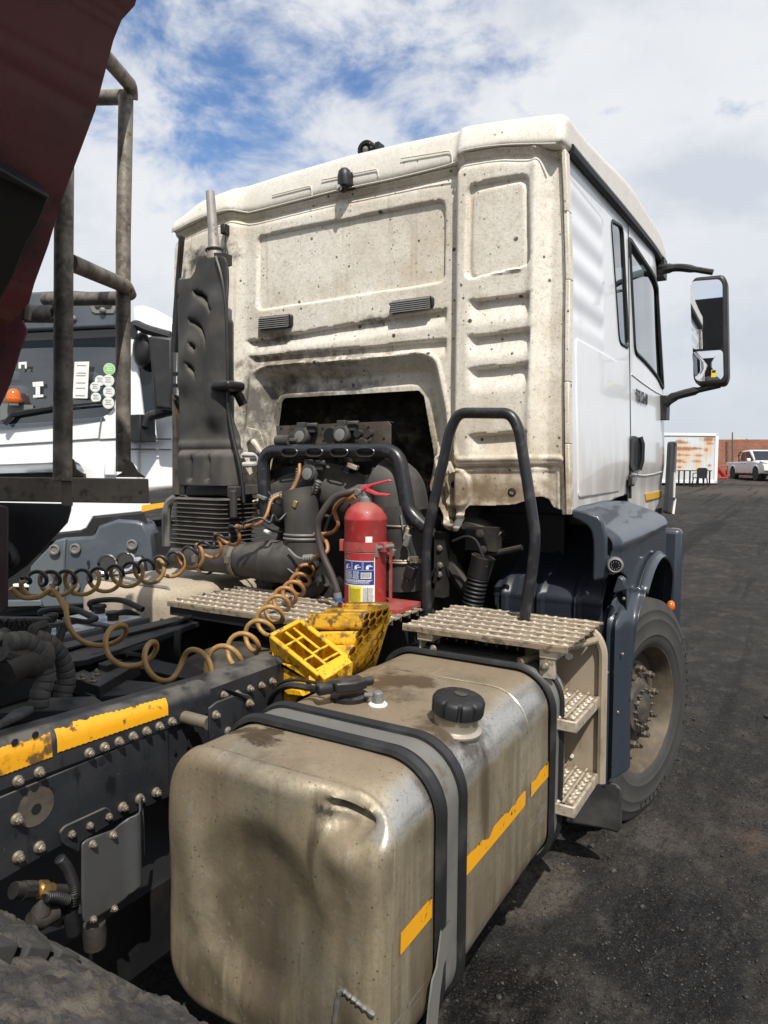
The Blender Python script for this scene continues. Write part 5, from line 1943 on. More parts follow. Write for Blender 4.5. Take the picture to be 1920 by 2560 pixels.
# tall mudguard between steps and wheel
gd = bpy.data.objects.new('wheel_mudguard', None)
link(gd, truck, (1.16, 0.15, 0.8))
gp = [(1.113,0.16,1.047),(1.158,0.16,1.164),(1.2,0.16,1.172),(1.232,0.16,1.16),(1.259,0.16,1.16),(1.258,0.16,1.135),(1.238,0.16,0.945),(1.225,0.16,0.742),(1.231,0.16,0.438),(1.218,0.16,0.422),(1.177,0.16,0.419),(1.162,0.16,0.37),(1.126,0.16,0.36),(1.123,0.16,0.609)]


def guard_fn(x, z):
    x, z = np.asarray(x, float), np.asarray(z, float)
    y = 0.16 + 0.0 * x
    m = np.array([0.5])
    y = y + 0.10 * sst(z, 1.0, 1.15) ** 2
    y = y - 0.05 * np.exp(-((x - 1.185) / 0.018) ** 2) * (1 - sst(z, 1.02, 1.12))
    y = y + 0.05 * sst(x, 1.185, 1.235)
    y = y - 0.03 * sst(x, 1.135, 1.15) * (1 - sst(x, 1.15, 1.175))
    y = y + 0.02 * fbm(x * 4, z * 2, 2.0, 2) * 0.3
    return x, y, z


sheet('guard_panel', m_fender, gd, rnd(xz(gp), 0.02), [], 0.007, guard_fn, sharp=50, solid=-0.005)
mb = MB()
sb = [(1.196,0.05,1.242),(1.218,0.05,1.228),(1.223,0.05,1.189),(1.183,0.05,1.172),(1.177,0.05,1.179)]
mb.prism([(q[0], 0.07, q[2]) for q in sb], (0, 0.05, 0))
mb.build('guard_bracket', m_fender, gd, bevel=0.006)
ip = [(0.749,0.12,1.092), (0.79,0.22,1.181), (0.791,0.3,1.273), (1.035,0.3,1.273), (1.069,0.22,1.182), (1.098,0.12,1.062), (0.858,0.1,1.052), (0.798,0.1,1.083)]
ix0, ix1 = 0.72, 1.12


def inner_fn(x, z):
    x, z = np.asarray(x, float), np.asarray(z, float)
    y = 0.12 + 0.42 * sst(z, 1.08, 1.42) ** 1.2
    y = y - 0.018 * (sst(np.abs(((x - 0.72) / 0.155) % 1 - 0.5), 0.40, 0.44))
    y = y - 0.012 * sst(z, 1.10, 1.12) * (1 - sst(z, 1.19, 1.21))
    return x, y, z


sheet('inner_guard', m_inner, gd, rnd([(0.70, 0.95), (0.66, 1.13), (0.78, 1.42), (1.13, 1.42), (1.13, 0.95)], 0.02), [], 0.012, inner_fn, sharp=50, solid=-0.005)
mb = MB()
scr = [(1.21,0.11,0.924),(1.174,0.11,0.975),(1.153,0.11,0.841),(1.198,0.11,0.687),(1.209,0.11,1.146)]
for q in scr:
    mb.lathe([(0.006, 0), (0.007, 0.004), (0.004, 0.007)], (q[0], 0.125, q[2]), (0, -1, 0), 8)
mb.build('clip', m_bolt, gd)
# mud flap
fp = [(1.08,0.11,0.364),(1.135,0.11,0.375),(1.168,0.11,0.39),(1.2,0.11,0.388),(1.22,0.11,0.37),(1.223,0.11,0.252),(1.224,0.11,0.213),(1.211,0.11,0.193),(1.162,0.11,0.193),(1.002,0.11,0.19),(1.026,0.11,0.258)]


def flap_fn(x, z):
    x, z = np.asarray(x, float), np.asarray(z, float)
    return x, 0.11 + 0.03 * np.sin((x - 1.0) * 9) - 0.10 * (0.42 - z) ** 2, z


sheet('mud_flap', M('scuffed_rubber_flap', (0.028, 0.028, 0.029), 0.5, layers=[
    dict(scale=7, lo=0.4, hi=0.7, col=(0.075, 0.072, 0.068), amt=0.8),
    dict(scale=20, lo=0.58, hi=0.68, col=(0.012, 0.012, 0.012), amt=0.8, rough=0.25, stretch=(1, 1, .3))]), truck, rnd(xz(fp), 0.012), [], 0.012, flap_fn, solid=-0.008)


# ------------------------------------------------------------------ frame rails and what is bolted to them
rail = MB()
sec = [(0.30, 1.045), (0.372, 1.045), (0.390, 1.030), (0.392, 0.80), (0.385, 0.792), (0.30, 0.79), (0.30, 0.797), (0.380, 0.80), (0.382, 1.028), (0.37, 1.037), (0.30, 1.038)]
rail.prism([(a, -2.9, b) for a, b in sec], (0, 4.3, 0))
rail.prism([(-a, -2.9, b) for a, b in sec], (0, 4.3, 0))
rails = rail.build('frame_rail', m_chassis, truck, sharp=40)
# reinforcing outer angle with the rounded top, ends ahead of the bracket
rf = MB()
n = 10
sec2 = [(0.32, 1.082)] + [(0.362 + 0.040 * math.sin(t), 1.042 + 0.040 * math.cos(t)) for t in np.linspace(0, math.pi / 2, n)] + [(0.402, 0.975), (0.398, 0.972), (0.394, 0.975), (0.394, 1.04)]
sec2 += [(0.362 + 0.032 * math.sin(t), 1.042 + 0.032 * math.cos(t)) for t in np.linspace(math.pi / 2, 0, 6)] + [(0.32, 1.074)]
P0 = [(a, -2.4, b + 0.022) for a, b in sec2]
P1 = [(a, -1.31, b - 0.028 + (0.0 if b > 1.0 else 0.022)) for a, b in sec2]
rf.add(P0 + P1, [(i, (i + 1) % len(sec2), len(sec2) + (i + 1) % len(sec2), len(sec2) + i) for i in range(len(sec2))] + [tuple(range(len(sec2))), tuple(range(2 * len(sec2) - 1, len(sec2) - 1, -1))])
rfo = rf.build('frame_reinforcement', m_chassis, truck, sharp=40)
# outer web plate with its lower edge dropping to the rear
pl = MB()
plate = [(-2.4, 0.965), (-1.46, 0.972), (-1.46, 0.786), (-1.74, 0.80), (-1.79, 0.80), (-1.93, 0.79), (-2.4, 0.76)]
pl.prism([(0.393, a, b) for a, b in plate], (0.006, 0, 0))
webp = pl.build('web_plate', m_chassis, truck, bevel=0.002)
# amber tapes on the rail
def rail_tape(name, y0, y1, mat, z0a, z0b, h0, h1):
    n_ = 44
    vs, fs = [], []
    for i in range(n_ + 1):
        t = i / n_
        y = y0 + (y1 - y0) * t
        zig = 0.0016 * (i % 2)
        zb, h = z0a + (z0b - z0a) * t + zig, h0 + (h1 - h0) * t
        cut = 0.010 * max(0, float(fbm([y * 40], [2.0], 4.0, 3)[0]) - 0.25)
        for u in (0, .35, .6, .8, 1.0):
            z = zb + (h - cut) * u
            zt_ = 1.064 - 0.036 * (y + 1.9) / 0.6
            dz_ = max(0.0, z - zt_ + 0.012)
            vs.append((0.4045 - min(0.04, dz_ * dz_ * 14), y, z))
    for i in range(n_):
        for j in range(4):
            fs.append((i * 5 + j, i * 5 + 5 + j, i * 5 + 6 + j, i * 5 + 1 + j))
    return make(name, vs, fs, mat, rfo, sharp=40)


rail_tape('reflector_tape', -1.783, -1.466, m_tape, 1.019, 1.008, 0.056, 0.044)
rail_tape('reflector_tape', -2.02, -1.795, m_tape2, 1.016, 1.014, 0.058, 0.056)
# bolts
bm = MB()
bm.bolt((0, 0, 0), (1, 0, 0), 0.0083, 0.009, 0.008)
b0 = None


def bolt_at(parent, loc, axis=None, s=1.0, rot=None):
    global b0
    if b0 is None:
        b0 = make('bolt', [tuple(q) for q in bm.v], bm.f, m_bolt, parent, origin=(0, 0, 0), sharp=30)
        b0.location = Vector(loc) - ORG[parent.name]
        ORG[b0.name] = Vector(loc)
        return b0
    e = None
    if axis is not None:
        e = Vector((1, 0, 0)).rotation_difference(Vector(axis)).to_euler()
    else:
        e = (random.uniform(0, 1), 0, 0)
    return inst(b0, 'bolt', parent, loc, e, (s, s, s))


for i in range(7):
    bolt_at(rfo, (0.402, -1.703 + 0.0414 * i, 0.991 - .0006 * i))
for q in [(0.402,-1.827,0.992),(0.402,-1.875,0.991)]:
    bolt_at(rfo, q)
for q in [(0.4,-1.756,0.822),(0.4,-1.709,0.821),(0.4,-1.657,0.82),(0.4,-1.611,0.822),(0.4,-1.56,0.822),(0.4,-1.508,0.818),(0.4,-1.83,0.825),(0.4,-1.878,0.826),(0.4,-1.879,0.909)]:
    bolt_at(webp, q, s=1.08)
for q in [(0.393,-1.252,1.001),(0.393,-1.196,0.988),(0.393,-1.141,0.989),(0.393,-1.089,0.985),(0.393,-1.039,0.985)]:
    bolt_at(rails, q)
bh = MB()
for q, r_ in zip([(0.4,-1.833,0.911),(0.4,-1.835,0.959),(0.4,-1.666,0.957),(0.4,-1.439,0.904)], (0.012, 0.009, 0.009, 0.006)):
    bh.lathe([(r_, 0), (r_, 0.0008)], q, (1, 0, 0), 16)
for q in [(0.403,-1.879,1.075),(0.403,-1.833,1.076)]:
    bh.lathe([(0.008, 0), (0.008, 0.0008)], q, (1, 0, 0), 16)
sl = [(0.4,-1.401,0.906),(0.4,-1.391,0.925),(0.4,-1.371,0.93),(0.4,-1.346,0.927),(0.4,-1.342,0.886),(0.4,-1.382,0.886)]
bh.prism(sl, (0.0008, 0, 0))
bh.build('web_hole', M('through_hole_black', (0.004, 0.004, 0.004), 0.9), webp)
wp = MB()
q = Vector((0.4,-1.833,0.916))
wp.lathe([(0.042, 0.0), (0.042, 0.0015)], q - Vector((.001, 0, 0)), (1, 0, 0), 28)
wp.build('ground_patch', m_plate, webp)
# lug plate with three bolts under the web and the hanging splash plate
lg = MB()
lo_ = rnd(yz([(0.408,-1.784,0.838),(0.408,-1.772,0.847),(0.408,-1.661,0.845),(0.408,-1.646,0.828),(0.408,-1.647,0.799),(0.408,-1.732,0.792),(0.408,-1.736,0.768),(0.408,-1.779,0.81)]), 0.008)
lg.prism([(0.401, a, b) for a, b in lo_], (0.007, 0, 0))
lug = lg.build('lug_plate', m_chassis, truck, bevel=0.002)
sp = MB()
so = yz([(0.49,-1.79,0.84),(0.49,-1.776,0.844),(0.49,-1.707,0.834),(0.49,-1.646,0.852),(0.49,-1.603,0.862),(0.49,-1.598,0.787),(0.49,-1.597,0.716),(0.49,-1.606,0.697)] + [(0.49,-1.634,0.677),(0.49,-1.703,0.652),(0.49,-1.782,0.656),(0.49,-1.791,0.667)] + [(0.49,-1.793,0.723)])
so = rnd(so, 0.006)


def splash_fn(y, z):
    y, z = np.asarray(y, float), np.asarray(z, float)
    return 0.49 + 0.016 * np.exp(-((y + 1.645) / 0.02) ** 2) - 0.03 * sst(y, -1.66, -1.60), y, z


splash = sheet('splash_plate', M('worn_grey_steel_plate', (0.085, 0.088, 0.092), 0.45, 0.3, layers=[
    dict(scale=8, lo=0.4, hi=0.7, col=(0.065, 0.063, 0.06), amt=0.8, rough=0.6),
    dict(kind='voronoi', scale=70, lo=0.05, hi=0.12, col=(0.15, 0.145, 0.14), amt=0.5, thin=.5)]), truck, so, [], 0.008, splash_fn, solid=-0.004)
for q in [(0.492,-1.765,0.827),(0.492,-1.712,0.824)] + [(0.49,-1.767,0.658),(0.49,-1.712,0.652)]:
    bolt_at(splash, q, s=0.8)
mb = MB()
q = Vector((0.47,-1.746,0.634))
mb.lathe([(0.024, 0), (0.026, 0.03), (0.024, 0.055)], q - Vector((0, 0, .06)), (0, 0, 1), 16)
mb.build('drain_cup', m_engine, truck)

# stand-off bracket holding the tank
br_ = bpy.data.objects.new('tank_bracket', None)
link(br_, truck, (0.46, -1.37, 0.98))
mb = MB()
q = Vector((0.42,-1.39,0.996))
mb.cyl((0.40, -1.408, 0.985), (0.49, -1.408, 0.985), 0.017, n=18)
mb.build('spacer_tube', m_bolt, br_)
mb = MB()
bo = [(0.5,-1.423,1.032),(0.5,-1.392,1.041),(0.5,-1.335,1.04),(0.5,-1.329,1.041),(0.5,-1.33,0.942),(0.5,-1.349,0.925),(0.5,-1.393,0.93),(0.5,-1.42,0.935)]
mb.prism(bo, (0.006, 0, 0))
mb.prism([(0.50, q[1], q[2]) for q in [(0.5,-1.331,1.04),(0.5,-1.254,1.005),(0.5,-1.254,0.975),(0.5,-1.309,0.963),(0.5,-1.332,0.942)]], (-0.006, 0.0, 0))
mb.prism([(0.46,-1.338,1.056),(0.46,-1.272,1.026),(0.46,-1.237,0.994),(0.46,-1.285,1.018)], (0.05, 0, 0))
mb.prism([(0.45,-1.258,0.925),(0.45,-1.223,0.939),(0.45,-1.223,0.917),(0.45,-1.248,0.912)], (0.06, 0.0, 0))
mb.build('bracket_plate', m_chassis, br_, bevel=0.003)
for q in [(0.507,-1.402,1.009),(0.507,-1.356,0.951),(0.507,-1.272,1.003)]:
    bolt_at(br_, q)
mb = MB()
mb.tube([(0.53,-1.38,0.962),(0.53,-1.364,0.95),(0.53,-1.361,0.933)], 0.002, 6)
mb.tube([(0.53,-1.348,0.963),(0.53,-1.285,0.957)], 0.003, 6)
mb.build('wire_clip', m_grey, br_)

# pressure valve and ribbed hoses below the web
vv = bpy.data.objects.new('air_valve', None)
link(vv, truck, (0.42, -1.84, 0.70))
D_ = 0.43
va = [Vector(q) for q in [(0.43,-1.907,0.777),(0.43,-1.888,0.767),(0.43,-1.864,0.755),(0.43,-1.852,0.75),(0.43,-1.833,0.74),(0.43,-1.821,0.733),(0.43,-1.784,0.712)]]
mb = MB()
mb.tube([va[0], va[1]], 0.017, 14)
mb.tube([va[1], va[2]], 0.0195, 10)
mb.build('push_fitting', m_black, vv)
mb = MB()
mb.tube([va[2], va[3]], 0.014, 14)
mb.tube([va[3], va[4]], 0.0185, 6)
mb.tube([va[4], va[5]], 0.014, 14)
mb.build('brass_coupling', m_brass, vv)
mb = MB()
mb.tube([va[5], va[6]], 0.012, 14)
a = [Vector(q) for q in [(0.43,-1.845,0.728),(0.43,-1.847,0.714),(0.43,-1.849,0.695)]]
mb.tube(a, [0.013, 0.019, 0.022], 14)
b = [Vector(q) for q in [(0.43,-1.872,0.692),(0.43,-1.849,0.682),(0.43,-1.814,0.679)]]
mb.tube(b, [0.018, 0.023, 0.02], 12)
mb.tube([Vector((0.41,-1.808,0.639)), Vector((0.41,-1.794,0.661))], 0.02, 12)
mb.build('valve_body', m_engine, vv)
rh = MB()


def ribbed(mb, pts, r, pitch, n=12, deep=0.16):
    P = smooth_path(pts, 30)
    cum = [0]
    for i in range(1, len(P)):
        cum.append(cum[-1] + (P[i] - P[i - 1]).length)
    m = int(cum[-1] / pitch * 4)
    out, rs = [], []
    for k in range(m + 1):
        s = cum[-1] * k / m
        i = min(max(int(np.searchsorted(cum, s)) - 1, 0), len(P) - 2)
        out.append(P[i].lerp(P[i + 1], (s - cum[i]) / max(cum[i + 1] - cum[i], 1e-9)))
        rs.append(r * (1 - deep * (1 if k % 4 in (0,) else (0.25 if k % 4 in (1, 3) else 0))))
    mb.tube(out, rs, n)


ribbed(rh, [(0.44,-1.808,0.8),(0.44,-1.789,0.767),(0.44,-1.775,0.725),(0.44,-1.772,0.696)] + [(0.44,-1.776,0.7),(0.44,-1.781,0.678)], 0.0125, 0.0055)
ribbed(rh, [(0.45,-1.847,0.737),(0.45,-1.823,0.724),(0.45,-1.798,0.703)], 0.0125, 0.0055)
rh.tube(smooth_path([(0.43,-1.774,0.671),(0.43,-1.778,0.654),(0.43,-1.771,0.606)], 6), 0.016, 10)
rh.tube(smooth_path([(0.42,-1.792,0.681),(0.42,-1.778,0.635),(0.42,-1.764,0.602)], 6), 0.012, 8)
rh.build('ribbed_hose', m_rubber, vv, sharp=80)

# ---- driven wheels, caked with coal, just behind
for k, (x0, x1) in enumerate(((0.925, 1.215), (0.585, 0.875))):
    tw = bpy.data.objects.new('drive_wheel', None)
    link(tw, truck, ((x0 + x1) / 2, -2.45, 0.53))
    mb = MB()
    mb.lathe([(r, x) for x, r in tyre_profile(0.288, 0.530, x1 - x0)], ((x0 + x1) / 2, -2.45, 0.53), (1, 0, 0), 120, cap=False)
    v = np.array([tuple(q) for q in mb.v])
    flat = v[:, 2] < 0.012
    v[flat, 2] = 0.012
    make('tyre', v, mb.f, m_tyre if k else m_coaltyre, tw, sharp=40)
    lug_ = MB()
    for i in range(54):
        a = 2 * math.pi * i / 54
        c, s = math.cos(a), math.sin(a)
        if s < -0.6:
            continue
        rot = Matrix.Rotation(a - math.pi / 2, 3, 'X')
        for xe in (x0 + 0.028, x1 - 0.028):
            lug_.box(Vector((xe, -2.45 + 0.512 * c, 0.53 + 0.512 * s)), (0.062, 0.044, 0.042), rot)
    lo__ = lug_.build('tread_block', m_tyre if k else m_coaltyre, tw, bevel=0.004)
    lo__['kind'] = 'stuff'
    mb = MB()
    mb.lathe([(0.30, 0.0), (0.27, 0.02), (0.26, 0.1), (0.0, 0.1)], (x0 + .03, -2.45, 0.53), (1, 0, 0), 40, cap=False)
    mb.build('rim', m_rim, tw)
    # heaped coal dust on the tread
    na, nx_ = 130, 44
    A_, X_ = np.meshgrid(np.linspace(R(38), R(128), na), np.linspace(x0 + 0.012, x1 - 0.008, nx_), indexing='ij')
    w = np.clip(1 - np.abs((X_ - (x0 + x1) / 2) / ((x1 - x0) / 2)) ** 4, 0, 1) * sst(A_, R(38), R(52)) * (1 - sst(A_, R(116), R(128)))
    hgt = 0.020 * w * (0.75 + 0.6 * fbm(X_ * 9, A_ * 9, 1.0 + k, 4, .6)) + 0.006 * w * fbm(X_ * 60, A_ * 40, 2.0, 3, .7)
    rr_ = 0.522 + np.maximum(hgt, -0.004)
    V_ = np.stack([X_, -2.45 + rr_ * np.cos(A_), 0.53 + rr_ * np.sin(A_)], -1).reshape(-1, 3)
    I_ = np.arange(na * nx_).reshape(na, nx_)
    F_ = np.stack([I_[:-1, :-1], I_[:-1, 1:], I_[1:, 1:], I_[1:, :-1]], -1).reshape(-1, 4)
    h_ = make('coal_dust', V_, F_.tolist(), m_coaltyre, tw, sharp=180)
    h_['kind'] = 'stuff'
mb = MB()
mb.cyl((-1.0, -2.45, 0.53), (1.0, -2.45, 0.53), 0.09, n=20)
mb.ball((0, -2.45, 0.53), 0.24, n=10)
mb.cyl((-1.0, 0.75, 0.5), (1.0, 0.75, 0.5), 0.06, n=12)
mb.build('axle', m_dark, truck)
for x0 in (-1.21, -0.875):
    mb = MB()
    mb.lathe([(r, x) for x, r in tyre_profile(0.288, 0.530, 0.29)], (x0 + .145, -2.45, 0.53), (1, 0, 0), 48, cap=True)
    mb.build('tyre', m_tyre, truck)
mb = MB()
mb.lathe([(r, x) for x, r in tyre_profile(0.288, 0.527, 0.3)], (-1.05, WY, WZ), (1, 0, 0), 48, cap=True)
mb.build('tyre', m_tyre, truck)
# far spray guard: dark rubber behind the wheels
mb = MB()
mb.b2((0.42, -1.98, 0.2), (0.52, -1.97, 0.62))
mb.build('spray_flap', m_rubber, truck)

# ---- top of the frame: cross plates, batteries, hoses, fifth wheel edge
mb = MB()
mb.prism([(-0.288,-1.288,1.03),(-0.316,-1.18,1.03),(-0.447,-0.517,1.03),(-0.422,-0.394,1.03),(-0.308,-0.513,1.03),(-0.231,-0.888,1.03),(-0.194,-1.103,1.03),(-0.167,-1.29,1.03),(-0.19,-1.332,1.03)], (0, 0, -0.02))
mb.build('rail_flange', m_chassis, rails, bevel=0.002)
mb = MB()
mb.prism([(-0.152,-1.355,1),(-0.172,-1.297,1),(-0.091,-1.317,1),(0.041,-1.301,1),(0.146,-1.267,1),(0.247,-1.296,1),(0.089,-1.452,1),(-0.04,-1.43,1)], (0, 0, -0.02))
mb.prism([(-0.142,-1.59,1.01),(-0.079,-1.536,1.01),(0.008,-1.552,1.01),(0.115,-1.471,1.01),(0.173,-1.489,1.01),(0.156,-1.576,1.01),(0.019,-1.686,1.01)], (0, 0, -0.03))
mb.build('cross_plate', m_chassis, truck, bevel=0.003)
ch = MB()
ch.prism([(-0.022,-1.432,1.03),(-0.056,-1.248,1.03),(0.005,-1.219,1.03),(0.102,-1.446,1.03)], (0, 0, -0.006))
ch.prism([(0.102,-1.446,1.03),(0.005,-1.219,1.03),(0.008,-1.221,1.03),(0.108,-1.45,1.03)], (0, 0, -0.04))
ch.prism([(-0.022,-1.432,1.03),(0.102,-1.446,1.03),(0.109,-1.449,1.03),(-0.018,-1.438,1.03)], (0, 0, -0.04))
cho = ch.build('hose_support', m_chassis, truck, bevel=0.002)
for q in [(0.012,-1.435,1.032),(0.006,-1.382,1.032),(0.055,-1.43,1.032)]:
    bolt_at(cho, q, axis=(0, 0, 1), s=0.9)
mb = MB()
mb.prism([(-0.041,-1.341,1.05),(-0.049,-1.279,1.05),(-0.008,-1.275,1.05),(0.006,-1.346,1.05)], (0, 0, -0.025))
mb.build('rubber_block', m_rubber, cho, bevel=0.003)
# spiral-wrapped hydraulic hoses
def wrapped(mb, pts, r, pitch=0.021):
    P = smooth_path(pts, 26)
    cum = [0]
    for i in range(1, len(P)):
        cum.append(cum[-1] + (P[i] - P[i - 1]).length)
    m = int(cum[-1] / pitch) * 6
    out, rs = [], []
    for k in range(m + 1):
        s = cum[-1] * k / m
        i = min(max(int(np.searchsorted(cum, s)) - 1, 0), len(P) - 2)
        out.append(P[i].lerp(P[i + 1], (s - cum[i]) / max(cum[i + 1] - cum[i], 1e-9)))
        rs.append(r * (0.90 if k % 6 == 0 else 0.98 + 0.05 * ((k % 6) / 6)))
    mb.tube(out, rs, 14)


for pts in ([(0.12,-1.719,1.215),(0.12,-1.676,1.208),(0.12,-1.644,1.176),(0.12,-1.625,1.136),(0.12,-1.622,1.096),(0.12,-1.636,1.068),(0.12,-1.643,1.03)], [(0.02,-1.591,1.191),(0.02,-1.556,1.169),(0.02,-1.52,1.134),(0.02,-1.498,1.087),(0.02,-1.493,1.046),(0.02,-1.504,1.006),(0.02,-1.509,0.969)]):
    mb = MB()
    wrapped(mb, pts, 0.026)
    mb.build('wrapped_hose', m_stack, truck, sharp=60)
mb = MB()
mb.tube(smooth_path([(0.02,-1.591,1.189),(0.02,-1.583,1.212),(0.02,-1.551,1.217)], 6), 0.015, 8)
mb.tube(smooth_path([(-0.1,-1.47,1.183),(-0.1,-1.477,1.152)], 4), 0.016, 8)
mb.tube(smooth_path([(-0.15,-1.381,1.156),(-0.15,-1.4,1.117)], 4), 0.013, 8)
mb.tube(smooth_path([(0.05,-1.698,1.221),(0.05,-1.677,1.202),(0.05,-1.662,1.196)], 4), 0.024, 10)
mb.tube(smooth_path([(0.1,-1.722,1.146),(0.1,-1.676,1.16),(0.1,-1.613,1.145)], 4), 0.05, 12)
mb.tube(smooth_path([(0.12,-1.733,1.193),(0.12,-1.709,1.181),(0.12,-1.688,1.179),(0.12,-1.666,1.188)], 4), 0.022, 10)
mb.build('valve_block_pipe', m_engine, truck)
mb = MB()
q = Vector((0.05,-1.675,1.12))
q = q + Vector((-.12, .05, -.05))
mb.box(q, (0.14, 0.16, 0.12))
mb.box(q + Vector((0, -.05, .06)), (0.1, 0.1, 0.06))
mb.build('valve_block', m_dark, truck, bevel=0.01)
mb = MB()
mb.prism([(0.333,-1.912,1.11),(0.338,-1.871,1.11),(0.301,-1.819,1.11),(0.296,-1.79,1.11),(0.316,-1.781,1.11),(0.332,-1.789,1.11),(0.351,-1.833,1.11),(0.365,-1.887,1.11),(0.385,-1.941,1.11)], (0, 0, -0.012))
fw = mb.build('fifth_wheel_plate', m_coaltop, truck, bevel=0.004)
# cables running along the inside
mb = MB()
for dz, off in ((0, 0), (0.02, 12), (-0.02, -18), (0.0, 30)):
    mb.tube(smooth_path([Vector(q) + Vector((0, 0, dz)) for q in [(-0.25,-1.23,0.971), (-0.28,-1.143,0.989), (-0.3,-0.925,0.992), (-0.3,-0.684,1.036), (-0.3,-0.537,1.035)]], 8), 0.008, 6)
mb.tube(smooth_path([(-0.1,-0.962,1.071),(-0.1,-0.97,1.004),(-0.1,-0.958,0.952)], 6), 0.012, 6)
mb.tube(smooth_path([(-0.15,-1.145,1.017),(-0.15,-1.083,0.994),(-0.15,-0.931,0.913),(-0.15,-0.879,0.88)], 6), 0.010, 6)
mb.tube(smooth_path([(-0.2,-1.266,1.006),(-0.2,-1.235,1.021),(-0.2,-1.166,1.015),(-0.2,-1.093,1.013),(-0.2,-0.974,1.011)], 6), 0.013, 6)
mb.build('loom_cable', m_rubber, truck)
# gearbox hump between the rails
v, f = rbox((-0.22, -1.0, 0.55), (0.30, -0.1, 0.95), 0.13, (20, 24, 14), lambda x, y, z: (x + .015 * fbm(x * 6, y * 6, z * 6, 3), y, z + 0.03 * fbm(x * 4, y * 4, 1.0, 3)))
make('gearbox', v, f, m_engine, truck, sharp=60)
mb = MB()
mb.b2((-0.38, -1.15, 0.82), (0.38, -1.05, 0.98))
mb.b2((-0.38, -1.9, 0.82), (0.38, -1.75, 0.98))
mb.b2((-0.38, -2.6, 0.35), (0.38, 1.2, 0.55))
mb.build('crossmember', m_dark, truck)
# battery case on the far side with lettering, batteries with caps
bt = bpy.data.objects.new('battery_box', None)
link(bt, truck, (-0.6, -1.0, 0.9))
mb = MB()
mb.b2((-1.1, -1.55, 0.55), (-0.48, -0.78, 0.93))
mb.build('battery_case', m_black, bt, bevel=0.02)
mb = MB()
q0, q1, q2, q3 = [Vector(q) for q in ((-0.62,-1.421,1.133), (-0.62,-1.099,1.075), (-0.62,-1.081,1.014), (-0.62,-1.423,1.071))]
mb.prism([q0, q1, q2, q3], (-0.03, 0, 0.01))
mg_ = mb.build('mudguard', m_black, truck, bevel=0.01)
q = Vector((-0.615,-1.32,1.084))
text('moulded_lettering', 'MAN', m_engine, bt, q, 0.05, (Vector(q1) - Vector(q0)).normalized(), (0, 0, 1), depth=0.002, sx=1.3)
for i, (cx_, cy_) in enumerate(((-0.62, -1.10), (-0.62, -0.88))):
    mb = MB()
    mb.b2((cx_ - .13, cy_ - .095, 0.90), (cx_ + .17, cy_ + .095, 1.045))
    ba = mb.build('battery', M('dusty_battery_case', (0.10, 0.10, 0.10), 0.5), truck, bevel=0.006)
    mb = MB()
    mb.b2((cx_ - .11, cy_ - .08, 1.0455), (cx_ + .15, cy_ + .07, 1.0475))
    mb.build('battery_label', M('creased_white_label', (0.62, 0.63, 0.63), 0.35, layers=[dict(scale=9, lo=.5, hi=.6, col=(0.18, 0.33, 0.5), amt=.7), dict(scale=14, lo=.55, hi=.65, col=(0.15, 0.15, 0.15), amt=.8)]), ba)
    mb = MB()
    for k in range(2):
        mb.lathe([(0.022, 0), (0.022, 0.02), (0.028, 0.022), (0.028, 0.032), (0.024, 0.036)], (cx_ - .06 + .16 * k, cy_ + .03 - .06 * k, 1.047), (0, 0, 1), 16)
    mb.build('battery_cap', m_black, ba)
    mb = MB()
    mb.tube(smooth_path([(cx_ - .12, cy_ + .05, 1.05), (cx_ - .10, cy_ + .02, 1.09), (cx_, cy_ + .08, 1.10), (cx_ + .12, cy_ + .1, 1.07)], 6), 0.012, 8)
    mb.box((cx_ - .12, cy_ + .05, 1.065), (0.03, 0.03, 0.03))
    mb.build('battery_lead', m_rubber, ba)
mb = MB()
mb.tube(smooth_path([(-0.55,-0.903,1.058),(-0.55,-0.858,1.063),(-0.55,-0.806,1.057),(-0.55,-0.765,1.033)], 6), 0.012, 6)
mb.tube(smooth_path([(-0.5,-1.135,1.065),(-0.5,-1.112,1.086),(-0.5,-1.044,1.068),(-0.5,-0.997,1.075)], 6), 0.011, 6)
mb.tube(smooth_path([(-0.5,-1.214,1.085),(-0.5,-1.167,1.079),(-0.5,-1.09,1.077)], 6), 0.009, 6)
mb.build('battery_cable', m_rubber, bt)
# far side air tank / box, thick with dust
v, f = rbox((-1.15, -0.62, 0.5), (-0.52, 0.1, 1.115), 0.07, (14, 16, 14))
lt = make('second_fuel_tank', v, f, m_tank2, truck, sharp=60)
mb = MB()
mb.tube([(-1.13, -0.56, 0.6), (-1.13, -0.56, 1.05), (-1.08, -0.56, 1.118), (-0.6, -0.56, 1.118), (-0.522, -0.56, 1.06), (-0.518, -0.56, 0.6)], 0.008, 6)
mb.build('tank_seam', m_grey, lt)
mb = MB()
mb.b2((-1.15, -0.62, 0.3), (-0.3, 0.6, 0.5))
mb.build('step_housing', m_fender, truck, bevel=0.02)


